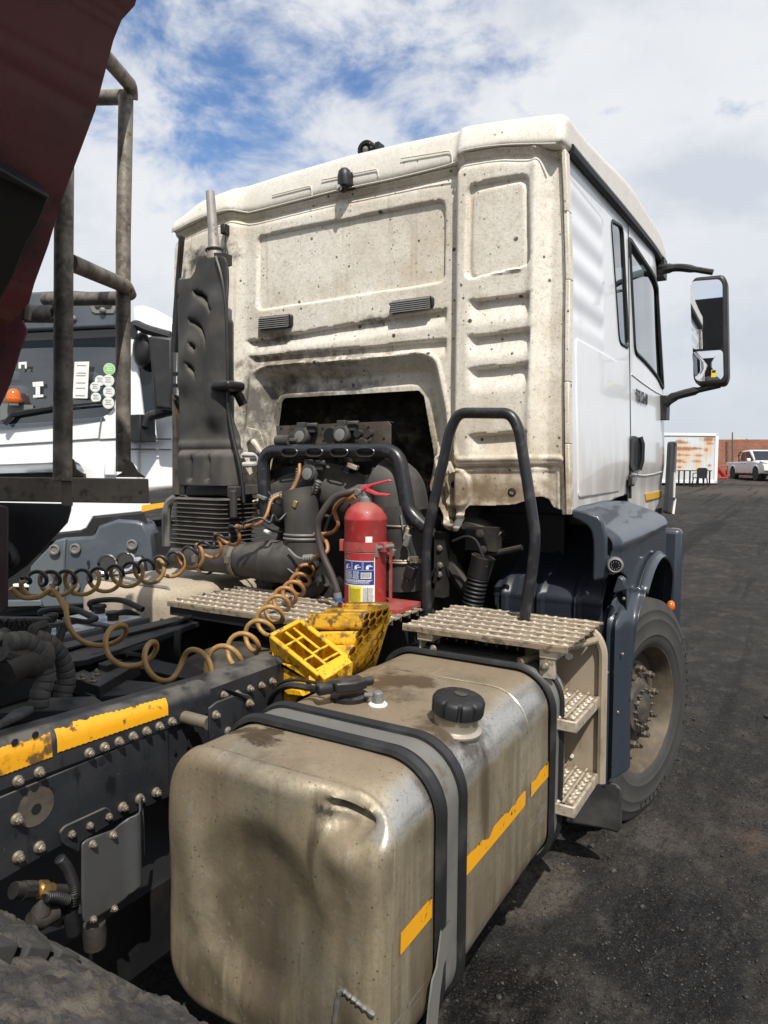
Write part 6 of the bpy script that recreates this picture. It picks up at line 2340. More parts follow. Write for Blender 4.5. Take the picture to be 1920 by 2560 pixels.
# ------------------------------------------------------------------ what stands behind the cab: intake, silencer, pipes, engine
# tall intake and heat shield
so = xz([(-0.886,-0.25,2.215),(-0.884,-0.25,2.348),(-0.856,-0.25,2.56),(-0.751,-0.25,2.55),(-0.717,-0.25,2.585),(-0.704,-0.25,2.634),(-0.654,-0.25,2.634),(-0.532,-0.25,2.623),(-0.518,-0.25,2.566),(-0.517,-0.25,2.186)] + [(-0.516,-0.25,2.047),(-0.513,-0.25,1.918),(-0.489,-0.25,1.803),(-0.447,-0.25,1.567),(-0.801,-0.25,1.559),(-0.842,-0.25,1.764),(-0.843,-0.25,1.84),(-0.893,-0.25,1.94)])
so = rnd(so, 0.02)
CRES = [rnd(xz(c), 0.008) for c in ([(-0.742,-0.25,2.496),(-0.685,-0.25,2.485),(-0.629,-0.25,2.446),(-0.591,-0.25,2.38),(-0.599,-0.25,2.362),(-0.641,-0.25,2.406),(-0.69,-0.25,2.444),(-0.734,-0.25,2.464)], [(-0.764,-0.25,2.368),(-0.712,-0.25,2.352),(-0.67,-0.25,2.318),(-0.637,-0.25,2.262),(-0.636,-0.25,2.202),(-0.654,-0.25,2.251),(-0.688,-0.25,2.302),(-0.725,-0.25,2.329),(-0.759,-0.25,2.338)], [(-0.752,-0.25,2.251),(-0.722,-0.25,2.242),(-0.707,-0.25,2.217),(-0.723,-0.25,2.197),(-0.746,-0.25,2.22)], [(-0.776,-0.25,2.156),(-0.747,-0.25,2.145),(-0.724,-0.25,2.113),(-0.72,-0.25,2.065),(-0.736,-0.25,2.093),(-0.766,-0.25,2.122)])]
sx0 = min(a for a, b in so)
sx1 = max(a for a, b in so)


def stack_fn(x, z):
    x, z = np.asarray(x, float), np.asarray(z, float)
    u = (x - sx0) / (sx1 - sx0)
    y = -0.25 + 0.07 * sst(u, 0.8, 1.0) ** 1.3 - 0.03 * np.exp(-((x - sx1 + 0.14) / 0.06) ** 2) * (1 - sst(z, 2.40, 2.52)) * sst(z, 1.8, 1.9) + 0.05 * (1 - sst(u, 0.0, 0.16))
    for c_ in CRES:
        d = sdf(x, z, c_)
        y = y + 0.05 * sst(-d, -0.004, 0.016)
        cx_, cz_ = np.mean([q[0] for q in c_]), np.mean([q[1] for q in c_])
        y = y - 0.022 * np.exp(-(((x - cx_ + 0.045) / 0.05) ** 2 + ((z - cz_ + 0.05) / 0.06) ** 2))
    for px_ in (-0.735, -0.62):
        y = y + 0.03 * np.exp(-((x - px_) / 0.016) ** 2) * sst(z, 1.57, 1.60) * (1 - sst(z, 1.68, 1.72))
    y = y - 0.012 * np.exp(-((z - 1.755) / 0.02) ** 2)
    y = y - 0.035 * (1 - sst(z, 1.70, 1.74)) * sst(u, 0.1, 0.2)
    return x, y + 0.004 * fbm(x * 7, z * 4, 2.0, 2), z


stack = bpy.data.objects.new('air_intake', None)
link(stack, truck, (-0.68, -0.15, 2.0))
sheet('intake_shield', m_stack, stack, so, [], 0.0075, stack_fn, sharp=60, solid=-0.01)
mb = MB()
mb.b2((-0.90, -0.16, 1.55), (-0.68, -0.02, 2.4))
mb.build('intake_duct', m_black, stack, bevel=0.03)
for q in [(-0.839,-0.26,2.482)] + [(-0.866,-0.26,2.107),(-0.867,-0.26,2.051)]:
    mb = MB()
    mb.b2((q[0] - .012, q[1] - .0, q[2] - .008), (q[0] + .012, q[1] + .02, q[2] + .008))
    mb.b2((q[0] + .018, q[1] - .0, q[2] - .008), (q[0] + .03, q[1] + .02, q[2] + .008))
    mb.build('clip_slot', m_dark, stack)
mb = MB()
mb.tube(smooth_path([(-0.578,-0.265,2.626),(-0.538,-0.265,2.509),(-0.514,-0.265,2.331)] + [(-0.5,-0.275,2.044),(-0.498,-0.275,1.916),(-0.474,-0.275,1.802),(-0.431,-0.275,1.66),(-0.415,-0.275,1.575),(-0.406,-0.275,1.49)], 6), 0.008, 6)
mb.build('shield_cable', m_black, stack)
# black fin at the far edge of the cab
mb = MB()
mb.prism([(-0.952,-0.14,2.815),(-0.94,-0.14,2.813),(-0.971,-0.14,2.6),(-0.979,-0.14,2.361),(-0.99,-0.14,2.239),(-1.017,-0.14,2.241),(-1.008,-0.14,2.38),(-0.979,-0.14,2.609)], (0, 0.03, 0))
mb.build('side_fin', m_black, truck)
mb = MB()
mb.prism([(-0.927,-0.22,2.012),(-0.912,-0.22,1.981),(-0.9,-0.22,1.873),(-0.898,-0.22,1.674),(-0.846,-0.22,1.536),(-0.846,-0.22,1.513),(-0.934,-0.22,1.514),(-0.929,-0.22,1.766)], (0, 0.10, 0))
mb.build('fin_bracket', m_plate, truck)
# flap hinge on the intake
q = Vector((-0.51,-0.3,2.027))
mb = MB()
v, f = rbox(q + Vector((-.065, -.02, -.022)), q + Vector((.055, .10, .022)), 0.018, (8, 8, 4))
mb.add(v, f)
q2_ = Vector((-0.522,-0.2,2.009))
mb.tube(smooth_path([q2_ + Vector((-.06, 0, 0)), q2_, q2_ + Vector((.02, .03, -.06))], 5), 0.022, 10)
mb.build('intake_flap', m_black, stack)
# exhaust tail pipe
ep = MB()
a, b = Vector((-0.68,-0.17,2.694)), Vector((-0.704,-0.17,2.973))
d_ = (b - a)
ep.tube([a - d_ * .25, a, a + d_ * .03, a + d_ * .07, a + d_ * .3, b], [0.040, 0.036, 0.033, 0.029, 0.024, 0.021], 22, cap=False)
ep.tube([b, a], [0.0175, 0.024], 18, cap=False)
ex = ep.build('exhaust_pipe', M('heat_greyed_steel', (0.36, 0.345, 0.32), 0.6, 0.4, layers=[
    dict(scale=12, lo=.4, hi=.7, col=(0.25, 0.23, 0.20), amt=.8), dict(scale=26, lo=.62, hi=.7, col=(0.16, 0.09, 0.05), amt=.8),
    dict(kind='axis', axis='Z', lo=2.76, hi=2.66, scale=9, col=(0.30, 0.23, 0.15), amt=.8)]), truck, sharp=60)
mb = MB()
mb.lathe([(0.041, -0.006), (0.044, 0), (0.041, 0.006)], a + d_ * .0, d_, 20, cap=False)
mb.prism([(-0.698,-0.2,2.678),(-0.584,-0.2,2.661),(-0.585,-0.2,2.612),(-0.609,-0.2,2.611),(-0.614,-0.2,2.641),(-0.653,-0.2,2.654)], (0, 0.05, 0))
mb.build('pipe_collar', m_engine, ex)
# bellows under the intake
bl_ = MB()
c0 = Vector((-0.642,-0.22,1.51))
c1 = Vector((-0.655,-0.22,1.277))
hw = 0.188
nb_ = 11
rows = []
for i in range(nb_ * 6 + 1):
    t = i / (nb_ * 6)
    ph = (t * nb_) % 1
    off = -0.016 + 0.016 * math.exp(-((ph - 0.5) / 0.17) ** 2)
    c = c0.lerp(c1, t)
    hwi = hw + (0.012 if t > .93 else 0)
    rows.append([(c.x + px_, c.y + py_, c.z) for px_, py_ in rect_ring(hwi + off, 0.13 + off, 0.06, 48)])
vs = [p for r_ in rows for p in r_]
m_ = 48
bl_.add(vs, [(i * m_ + k, i * m_ + (k + 1) % m_, (i + 1) * m_ + (k + 1) % m_, (i + 1) * m_ + k) for i in range(len(rows) - 1) for k in range(m_)])
bl_.build('bellows', m_stack, stack, sharp=80)
mb = MB()
mb.prism([(-0.819,-0.24,1.537),(-0.808,-0.24,1.556),(-0.456,-0.24,1.57),(-0.437,-0.24,1.524),(-0.82,-0.24,1.51)], (0, 0.2, 0))
mb.tube([(-0.392,-0.36,1.549),(-0.391,-0.36,1.425)], [0.018, 0.016], 10)
mb.box((-0.406,-0.34,1.541), (0.05, 0.04, 0.05))
mb.cyl((-0.772,-0.3,1.495), (-0.741,-0.3,1.503), 0.012, n=8)
mb.build('bellows_collar', m_stack, stack, bevel=0.006)
# fin of grey plastic at the far side
mb = MB()
mb.tube(smooth_path([(-0.92,-0.2,1.502),(-0.979,-0.2,1.469),(-1,-0.2,1.413),(-1.003,-0.2,1.342),(-1.003,-0.2,1.246)], 5), 0.022, 8)
mb.build('grab_rail', m_grey, truck)

# silencer drum with elbow
ma, mb_ = Vector((-0.819,-0.3,1.214)), Vector((-0.226,-0.3,1.235))
u = (mb_ - ma).normalized()
s = MB()
s.lathe([(0.0, -0.012), (0.052, -0.01), (0.058, 0.0), (0.066, (mb_ - ma).length * .5), (0.088, (mb_ - ma).length * .95), (0.094, (mb_ - ma).length - .01), (0.098, (mb_ - ma).length), (0.094, (mb_ - ma).length + .012), (0.094, (mb_ - ma).length + 0.06)], ma, u, 40)
sil = s.build('air_drum', m_stack, truck, sharp=40)
s = MB()
el = smooth_path([mb_ + u * .05, mb_ + u * .13] + [(-0.069,-0.28,1.271),(-0.065,-0.28,1.353),(-0.067,-0.28,1.42),(-0.077,-0.28,1.487),(-0.094,-0.28,1.554)], 7)
s.tube(el, [0.094] * 6 + [0.090] * 8 + [0.078] * (len(el) - 14), 24)
s.build('elbow_pipe', m_stack, sil, sharp=50)
s = MB()
for p_, r_ in (((-0.065,-0.28,1.363), 0.081), ((-0.065,-0.28,1.346), 0.083)):
    s.lathe([(r_, -0.006), (r_ + .003, 0), (r_, 0.006)], p_, (0, 0.02, 1), 28, cap=False)
s.tube(smooth_path([Vector(p) for p in [(-0.058,-0.39,1.31),(-0.001,-0.39,1.275),(0.079,-0.39,1.28),(0.11,-0.39,1.295)]], 5), 0.006, 6)
s.tube(smooth_path([Vector(p) for p in [(-0.091,-0.38,1.241),(-0.033,-0.38,1.206),(0.04,-0.38,1.199)]], 5), 0.004, 6)
s.build('hose_clamp', m_grey, sil)
# wide dark duct above the drum reaching into the engine bay
s = MB()
s.tube(smooth_path([(-0.338,-0.12,1.457),(-0.209,-0.12,1.54),(-0.035,-0.12,1.558),(0.131,-0.12,1.501),(0.227,-0.12,1.423)], 7), 0.115, 20)
s.tube(smooth_path([(0.265,-0.16,1.598),(0.334,-0.16,1.56),(0.357,-0.16,1.464)], 7), 0.12, 20)
s.tube(smooth_path([(0.379,-0.2,1.499),(0.388,-0.2,1.372),(0.393,-0.2,1.154)], 7), [0.085] * 8 + [0.08] * 7, 18)
duct = s.build('charge_air_duct', m_stack, truck, sharp=60)
s = MB()
for yy in (1230, 1440):
    pass
for p_ in ((0.387,-0.2,1.42), (0.39,-0.2,1.282), (0.39,-0.2,1.273)):
    s.lathe([(0.088, -0.005), (0.091, 0), (0.088, 0.005)], p_, (0, 0, 1), 26, cap=False)
s.box((0.497,-0.3,1.298), (0.03, 0.02, 0.02))
s.build('hose_clamp', m_bolt, duct)
# engine mass
v, f = rbox((-0.42, -0.05, 0.75), (0.42, 1.6, 1.42), 0.08, (26, 40, 22), lambda x, y, z: (x + .03 * fbm(x * 7, y * 7, z * 7, 3), y + .03 * fbm(z * 8, x * 8, 5., 3), z + .03 * fbm(x * 6, y * 6, 3., 3)))
make('engine_block', v, f, m_engine, truck, sharp=60)
mb = MB()
mb.b2((0.45, 0.35, 0.9), (0.9, 0.42, 1.45))
mb.b2((0.42, 0.05, 0.75), (0.55, 1.4, 0.98))
mb.b2((-1.0, 1.0, 0.6), (1.0, 1.05, 1.42))
mb.build('engine_bay_bulkhead', m_dark, truck)
# cab suspension: bracket, damper with rubber boot, lower arm
sus = bpy.data.objects.new('cab_suspension', None)
link(sus, truck, (0.75, 0.0, 1.2))
mb = MB()
mb.tube(smooth_path([(0.467,0.05,1.423),(0.613,0.05,1.397),(0.712,0.05,1.35)], 5), 0.05, 10)
mb.box((0.655,0.02,1.362), (0.14, 0.06, 0.10))
mb.tube(smooth_path([(0.431,0.05,1.333),(0.5,0.05,1.223),(0.575,0.05,1.122)], 5), 0.035, 8)
mb.tube(smooth_path([(0.67,0.02,1.292),(0.824,0.02,1.334)], 3), 0.012, 8)
mb.box((0.472,0,1.24), (0.05, 0.05, 0.28))
mb.build('suspension_arm', m_engine, sus)
mb = MB()
a, b, c = Vector((0.685,-0.05,1.294)), Vector((0.663,-0.05,1.209)), Vector((0.644,-0.05,1.117))
mb.tube([a, b], [0.05, 0.046], 18)
mb.build('damper', m_black, sus)
mb = MB()
ribbed(mb, [b, b.lerp(c, .5), c, c + (c - b) * .4], 0.046, 0.017, 18, 0.25)
mb.build('damper_boot', m_rubber, sus, sharp=80)
bb = MB()
for q in [(0.669,-0.02,1.318),(0.654,-0.02,1.385),(0.475,-0.02,1.312),(0.478,-0.02,1.239),(0.475,-0.02,1.199)]:
    bb.bolt(q, (0.2, -1, 0), 0.012, 0.01, 0.005)
bb.build('suspension_bolt', m_bolt, sus)
mb = MB()
for pts in ([(0.351,-0.1,1.328),(0.39,-0.1,1.245),(0.383,-0.1,1.191),(0.428,-0.1,1.169)], [(0.373,-0.1,1.461),(0.385,-0.1,1.363),(0.397,-0.1,1.265),(0.39,-0.1,1.179)], [(0.442,-0.05,1.19),(0.475,-0.05,1.232),(0.461,-0.05,1.165)]):
    mb.tube(smooth_path(pts, 6), 0.008, 6)
mb.build('engine_cable', m_rubber, truck)
# lower pipes behind the drum
mb = MB()
mb.tube(smooth_path([(-0.044,-0.33,1.064),(0.014,-0.33,1.117),(0.085,-0.33,1.181)], 5), 0.032, 12)
mb.tube(smooth_path([(0.084,-0.3,1.09),(0.126,-0.3,1.152)], 5), 0.03, 12)
mb.tube(smooth_path([(0.278,-0.12,1.064),(0.397,-0.12,1.111),(0.474,-0.12,1.102)], 5), 0.05, 12)
mb.lathe([(0.05, 0), (0.05, .02), (0.03, .03)], (-0.268,-0.25,1.117), (0, 0, 1), 20)
mb.build('coolant_pipe', m_engine, truck)

# bent support tube with its sockets and the coupling panel
bar = MB()
bar.tube(fillet_path([(-0.294,-0.25,1.429)] + [(-0.307,-0.25,1.548),(-0.311,-0.25,1.727)] + [(0.395,-0.25,1.726)] + [(0.443,-0.25,1.485),(0.478,-0.25,1.449)] + [(0.525,-0.25,1.417)], 0.075, 7), 0.0295, 16)
baro = bar.build('support_tube', m_pipe, truck, sharp=60)
sl = MB()
for q in [(-0.135,-0.283,1.718),(-0,-0.283,1.718),(0.128,-0.283,1.717),(0.257,-0.283,1.716)]:
    c = Vector(q)
    o_ = [c + Vector((0.030 * math.cos(t) + (0.014 if math.cos(t) > 0 else -.014), 0, 0.017 * math.sin(t))) for t in np.linspace(0, 2 * math.pi, 18)[:-1]]
    sl.tube(o_, 0.0045, 6, closed=True)
sl.build('clip_boss', m_pipe, baro)
pn = MB()
po = xz([(-0.278,-0.2,1.842),(0.314,-0.2,1.846),(0.329,-0.2,1.832),(0.329,-0.2,1.743),(-0.271,-0.2,1.737)])
pn.prism([(a, -0.2, b) for a, b in po], (0, 0.006, 0))
pn.prism([(-0.278,-0.2,1.842),(0.314,-0.2,1.846),(0.316,-0.2,1.844),(-0.275,-0.2,1.839)], (0, 0.05, 0))
pano = pn.build('coupling_panel', m_plate, truck, bevel=0.002)
ph = MB()
c = Vector((0.022,-0.2,1.793))
ph.lathe([(0.033, 0), (0.033, 0.001)], c + Vector((0, -.0005, 0)), (0, -1, 0), 24)
for q in [(-0.248,-0.2,1.829),(-0.016,-0.2,1.824),(-0.011,-0.2,1.77),(0.054,-0.2,1.762),(0.22,-0.2,1.824),(0.296,-0.2,1.775),(0.058,-0.2,1.832)]:
    ph.lathe([(0.006, 0), (0.006, 0.001)], Vector(q) + Vector((0, -.0005, 0)), (0, -1, 0), 10)
ph.build('panel_hole', M('through_hole_black', (0, 0, 0)), pano)


def socket(c, nm='trailer_socket'):
    c = Vector(c)
    e = bpy.data.objects.new(nm, None)
    link(e, truck, c)
    s = MB()
    s.lathe([(0.040, 0.0), (0.043, -0.006), (0.041, -0.028), (0.036, -0.034), (0.0, -0.035)], c + Vector((0, 0.0, 0)), (0, 1, -.12), 22)
    s.box(c + Vector((0, -.012, .045)), (0.042, 0.035, 0.03))
    s.box(c + Vector((.05, -.008, .028)), (0.045, 0.03, 0.028))
    s.cyl(c + Vector((.035, -.02, .045)), c + Vector((.085, -.02, .045)), 0.012, n=10)
    s.build('socket_cover', m_stack, e, bevel=0.003)
    s = MB()
    s.lathe([(0.026, 0.0), (0.026, 0.003), (0.02, 0.005)], c + Vector((0, -.036, -.002)), (0, -1, .12), 20)
    s.build('cover_badge', m_grey, e)
    return e


socket((-0.109,-0.21,1.791))
socket((0.105,-0.21,1.794))
s3 = socket((-0.044,-0.24,1.628))
mb = MB()
c = Vector((0.229,-0.22,1.776))
mb.cyl(c + Vector((-.035, 0, .02)), c + Vector((-.035, -.03, .02)), 0.017, n=12)
mb.cyl(c + Vector((.015, 0, .02)), c + Vector((.015, -.03, .02)), 0.017, n=12)
mb.cyl(c + Vector((-.045, -.01, -.012)), c + Vector((.03, -.01, -.012)), 0.016, n=12)
mb.cyl(c + Vector((0, .0, -.02)), c + Vector((.0, -.045, -.02)), 0.018, n=12)
mb.build('air_coupling', m_engine, truck)
mb = MB()
c = Vector((-0.185,-0.24,1.771))
mb.cyl(c + Vector((-.05, 0, 0)), c + Vector((.03, -.01, 0)), 0.026, n=14)
mb.cyl(c + Vector((.03, -.01, 0)), c + Vector((.07, -.01, 0)), 0.012, n=10)
mb.build('air_coupling', m_stack, truck)
mb = MB()
mb.prism([(0.065,-0.15,1.629),(0.126,-0.15,1.643),(0.15,-0.15,1.67),(0.073,-0.15,1.669)], (0, 0.01, 0))
mb.prism([(-0.29,-0.2,1.64),(-0.271,-0.2,1.654),(-0.062,-0.2,1.669),(-0.053,-0.2,1.566),(-0.29,-0.2,1.558)], (0, 0.02, 0))
mb.prism([(-0.136,-0.1,1.669),(0.275,-0.1,1.69),(0.276,-0.1,1.624),(0.182,-0.1,1.569),(-0.127,-0.1,1.563)], (0, 0.02, 0))
mb.build('panel_backing', m_dark, truck)
mb = MB()
mb.tube(smooth_path([(0.071,-0.14,1.554),(0.067,-0.14,1.622),(0.095,-0.14,1.656),(0.103,-0.14,1.67)], 5), 0.03, 10)
mb.build('black_hose', m_rubber, truck)
# white grab loop at the edge of the wall
mb = MB()
mb.tube(fillet_path([(-0.603,-0.06,1.714),(-0.503,-0.06,1.712),(-0.498,-0.06,1.668),(-0.603,-0.06,1.664)], 0.03), 0.014, 10)
mb.build('grab_loop', m_white, truck)
mb = MB()
mb.prism([(-0.591,-0.05,1.852),(-0.511,-0.05,1.835),(-0.496,-0.05,1.812),(-0.462,-0.05,1.721),(-0.511,-0.05,1.714),(-0.551,-0.05,1.767)], (0, 0.03, 0))
mb.tube([(-0.533,-0.07,1.782),(-0.445,-0.07,1.691)], 0.016, 8)
mb.build('hinge_bracket', m_rear, truck, bevel=0.003)
mb = MB()
mb.tube(fillet_path([(0.483,-0.05,1.71),(0.462,-0.05,1.697),(0.469,-0.05,1.652),(0.513,-0.05,1.626)], 0.02), 0.008, 8)
mb.prism([(0.518,-0.07,1.678),(0.533,-0.07,1.683),(0.554,-0.07,1.64),(0.537,-0.07,1.633)], (0, 0.02, 0))
mb.build('tie_hook', m_rear, truck)

# tall handrail hoop on the catwalk
hr = MB()
hp = [(0.547,-0.27,1.018)] + [(0.533,-0.27,1.263),(0.537,-0.27,1.392),(0.635,-0.27,1.806)] + [(0.668,-0.27,1.864),(0.874,-0.27,1.856)] + [(0.908,-0.27,1.799),(0.979,-0.27,1.411),(0.97,-0.27,1.298),(0.947,-0.27,1.148),(0.94,-0.27,1.067)]
hr.tube(fillet_path(hp, 0.13, 9), 0.0205, 16)
hr.build('handrail', m_pipe, truck, sharp=60)
hr = MB()
hr.prism([(0.918,-0.27,1.259),(0.942,-0.27,1.273),(0.966,-0.27,1.23),(0.967,-0.27,1.196),(0.902,-0.27,1.189)], (0, 0.03, 0))
hr.build('handrail_foot', m_fender, truck, bevel=0.004)

# ---- suzi coils and their leads (each hangs between truck and trailer)
def coil(name, path, rad, turns, r, mat, label, hand, phase, lead_a=(), lead_b=(), taper=0.06, g=1.0, swell=0.0, lean=0.0):
    H = helix(path, rad, turns, 22, phase, hand, taper, g, swell, lean)
    P = list(smooth_path(list(lead_a) + [H[0]], 6))[:-1] if lead_a else []
    Q = list(smooth_path([H[-1]] + list(lead_b), 6))[1:] if lead_b else []
    s = MB()
    s.tube(P + H + Q, r, 9)
    o = s.build(name, mat, None, sharp=80)
    return tag(o, label, 'hose', 'coiled hoses between trailer and truck')


up_path = [(-0.42,-1.35,1.264), (-0.445,-1.2,1.241), (-0.441,-1.05,1.226), (-0.43,-0.9,1.232), (-0.408,-0.78,1.238), (-0.383,-0.66,1.265), (-0.331,-0.55,1.314), (-0.235,-0.45,1.403)]
coil('air_coil', up_path, 0.043, 10.5, 0.0078, m_coil_y, 'yellow-brown coiled air hose with drooping loops running up to the socket below the bent tube', 1, 0.5, lean=-0.34,
     lead_b=[(-0.175,-0.44,1.415), (-0.15,-0.42,1.451), (-0.153,-0.38,1.515), (-0.123,-0.34,1.538), (-0.096,-0.31,1.561), (-0.078,-0.29,1.621), (-0.089,-0.27,1.668)])
bl_path = [(-0.298,-1.42,1.3), (-0.356,-1.26,1.276), (-0.373,-1.1,1.265), (-0.368,-0.95,1.27), (-0.362,-0.82,1.279), (-0.351,-0.69,1.301), (-0.301,-0.58,1.341), (-0.208,-0.48,1.423)]
coil('electric_coil', bl_path, 0.022, 15, 0.0066, m_coil_b, 'black coiled electric cable wound along the upper yellow-brown hose', -1, 2.0, lean=0.05,
     lead_b=[(-0.167,-0.44,1.439), (-0.133,-0.42,1.419), (-0.129,-0.4,1.451), (-0.116,-0.38,1.427), (-0.089,-0.33,1.476), (-0.029,-0.3,1.516), (-0.002,-0.28,1.569), (-0.002,-0.27,1.622)])
lw_path = [(-0.28,-1.282,1.18), (-0.12,-1.27,1.124), (0.02,-1.295,1.101), (0.13,-1.302,1.083), (0.2,-1.289,1.071), (0.24,-1.249,1.061), (0.25,-1.191,1.051), (0.25,-1.126,1.043), (0.24,-1.054,1.048), (0.22,-0.967,1.063), (0.2,-0.874,1.083), (0.16,-0.762,1.117), (0.1,-0.627,1.145),
           (0.05,-0.478,1.165), (0,-0.349,1.205), (-0.05,-0.261,1.23)]
coil('air_coil', lw_path, 0.034, 13, 0.0084, m_coil_y, 'long yellow-brown coiled air hose sagging low over the frame up to the elbow pipe', -1, 1.2,
     lead_a=[(-0.42,-1.383,1.253), (-0.41,-1.348,1.217), (-0.39,-1.302,1.215), (-0.36,-1.271,1.235)], g=1.45, swell=0.65, lean=-0.15, taper=0.02, lead_b=[(0.124,-0.45,1.296), (0.163,-0.42,1.315), (0.145,-0.4,1.355), (0.08,-0.38,1.379)])
sleeve = MB()
for pts in ([(-0.187,-0.345,1.493),(-0.174,-0.345,1.52),(-0.127,-0.345,1.536)], [(-0.123,-0.265,1.56),(-0.101,-0.265,1.601),(-0.093,-0.265,1.648)], [(-0.055,-0.265,1.514),(-0.013,-0.265,1.555),(0.011,-0.265,1.596)], [(0.062,-0.44,1.284),(0.101,-0.44,1.289),(0.132,-0.44,1.294)], [(0.225,-0.2,1.624),(0.221,-0.2,1.592),(0.217,-0.2,1.572)]):
    ribbed(sleeve, pts, 0.0165, 0.012, 10, 0.3)
sleeve.build('cable_spring', m_grey, truck, sharp=80)

# small things among the pipes: ties, clamps, plugs, wires
for p_, r_ in (((-0.623,-0.3,1.216), .070), ((-0.409,-0.3,1.228), .080)):
    mb = MB()
    mb.lathe([(r_, -.012), (r_ + .004, -.010), (r_ + .004, .010), (r_, .012)], p_, u, 30, cap=False)
    mb.box(Vector(p_) + Vector((0.0, -r_ - .004, .01)), (0.024, .016, .03))
    mb.build('strap_clamp', m_bolt, sil)
for pts, r_, mm in (([(-0.242,-0.3,1.544),(-0.19,-0.3,1.498),(-0.129,-0.3,1.466),(-0.112,-0.3,1.406)], .006, m_rubber), ([(0.182,-0.27,1.56),(0.135,-0.27,1.507),(0.072,-0.27,1.439),(0.04,-0.27,1.358)], .007, m_rubber), ([(0.269,-0.24,1.567),(0.314,-0.24,1.486),(0.337,-0.24,1.41),(0.36,-0.24,1.323),(0.353,-0.24,1.246)], .005, m_rubber),
                    ([(-0.397,-0.27,1.412),(-0.323,-0.27,1.408),(-0.25,-0.27,1.37),(-0.18,-0.27,1.366)], .005, m_rubber), ([(0.452,-0.29,1.426),(0.466,-0.29,1.365),(0.488,-0.29,1.287),(0.461,-0.29,1.204)], .0075, m_rubber), ([(0.425,-0.28,1.467),(0.44,-0.28,1.387),(0.454,-0.28,1.345)], .004, m_grey),
                    ([(-0.305,-0.16,1.546),(-0.214,-0.16,1.577),(-0.126,-0.16,1.561),(-0.023,-0.16,1.58)], .009, m_rubber), ([(0.56,-0.08,1.352),(0.622,-0.08,1.375),(0.67,-0.08,1.353),(0.712,-0.08,1.255)], .006, m_rubber)):
    mb = MB()
    mb.tube(smooth_path(pts, 7), r_, 8)
    mb.build('engine_cable', mm, truck)
for q, s_, mm in (((0.182,-0.26,1.659), (.05, .02, .02), m_alu), ((0.465,-0.3,1.369), (.022, .02, .05), m_grey), ((0.291,-0.24,1.635), (.04, .04, .03), m_stack), ((0.319,-0.2,1.632), (.03, .02, .02), m_grey),
                  ((-0.295,-0.28,1.518), (.05, .02, .016), m_grey), ((0.395,-0.3,1.318), (.03, .02, .03), m_grey), ((-0.243,-0.3,1.365), (.04, .02, .012), m_paper), ((-0.048,-0.35,1.498), (.02, .02, .03), m_brass),
                  ((0.462,-0.3,1.396), (.014, .014, .05), m_alu), ((0.487,-0.3,1.294), (.03, .02, .016), m_alu), ((0.473,-0.28,1.241), (.04, .04, .05), m_black)):
    mb = MB()
    mb.box(q, s_, Matrix.Rotation(0.3, 3, 'Y'))
    mb.build('fitting', mm, truck, bevel=.003)


# ------------------------------------------------------------------ fire extinguisher in its bracket
EX, EY, EZ, ER = 0.335, -0.40, 1.125, 0.083
ext = thing('fire_extinguisher', 'red fire extinguisher with blue label standing strapped in a bracket on the catwalk', 'extinguisher', (EX, EY, EZ))
mb = MB()
mb.lathe([(0.070, 0.0), (ER - .002, 0.004), (ER, 0.012), (ER, 0.322), (ER + .0015, 0.326), (ER + .0015, 0.332), (ER, 0.336), (ER - .004, 0.352), (ER - .014, 0.37), (ER - .034, 0.386), (0.034, 0.394), (0.028, 0.396)], (EX, EY, EZ), (0, 0, 1), 48)
mb.build('cylinder', m_red, ext, sharp=40)
mb = MB()
mb.lathe([(0.026, 0.394), (0.024, 0.412), (0.018, 0.418), (0.018, 0.44)], (EX, EY, EZ), (0, 0, 1), 20)
mb.box((EX - .012, EY, EZ + .45), (0.05, 0.026, 0.026))
mb.cyl((EX - .02, EY - .02, EZ + .435), (EX - .02, EY - .036, EZ + .435), 0.014, n=14)
hd_ = mb.build('valve_head', m_grey, ext, bevel=0.002)
mb = MB()
lv = [Vector(q) for q in ((0.317,-0.42,1.575), (0.345,-0.42,1.588), (0.449,-0.42,1.611), (0.456,-0.42,1.605), (0.373,-0.42,1.585), (0.345,-0.42,1.567), (0.32,-0.42,1.564))]
mb.prism(lv, (0, 0.022, 0))
lv = [Vector(q) for q in ((0.331,-0.42,1.576), (0.356,-0.42,1.576), (0.394,-0.42,1.559), (0.449,-0.42,1.555), (0.446,-0.42,1.547), (0.391,-0.42,1.549), (0.349,-0.42,1.562))]
mb.prism(lv, (0, 0.022, 0))
mb.build('lever', m_pinkred, hd_, bevel=0.002)
# hose from the head round to the foot
mb = MB()
hz_ = smooth_path([(EX - .03, EY - .01, EZ + .45), (0.287,-0.44,1.56), (0.228,-0.46,1.538), (0.183,-0.48,1.474), (0.162,-0.48,1.412), (0.183,-0.48,1.322), (0.228,-0.48,1.24), (0.254,-0.48,1.182), (0.256,-0.48,1.166)], 8)
mb.tube(hz_, 0.0135, 12)
mb.build('discharge_hose', M('brown_black_hose', (0.055, 0.044, 0.04), 0.55), ext)
mb = MB()
a_, b_ = Vector(hz_[-1]), Vector((0.26,-0.48,1.148))
mb.tube([a_ + (a_ - b_) * .1, b_], 0.0165, 14)
mb.build('hose_ferrule', m_grey, ext)
mb = MB()
mb.tube([b_, b_ + (b_ - a_) * .9], [0.017, 0.015], 14)
mb.build('hose_nozzle', M('blue_nozzle', (0.03, 0.12, 0.32), 0.45), ext)
mb = MB()
mb.tube(smooth_path([(0.292,-0.42,1.542), (0.23,-0.42,1.519), (0.193,-0.41,1.483), (0.205,-0.4,1.427), (0.157,-0.38,1.389), (0.072,-0.38,1.378)], 7), 0.0085, 9)
mb.tube([(0.306,-0.43,1.545), (0.269,-0.43,1.532)], 0.014, 10)
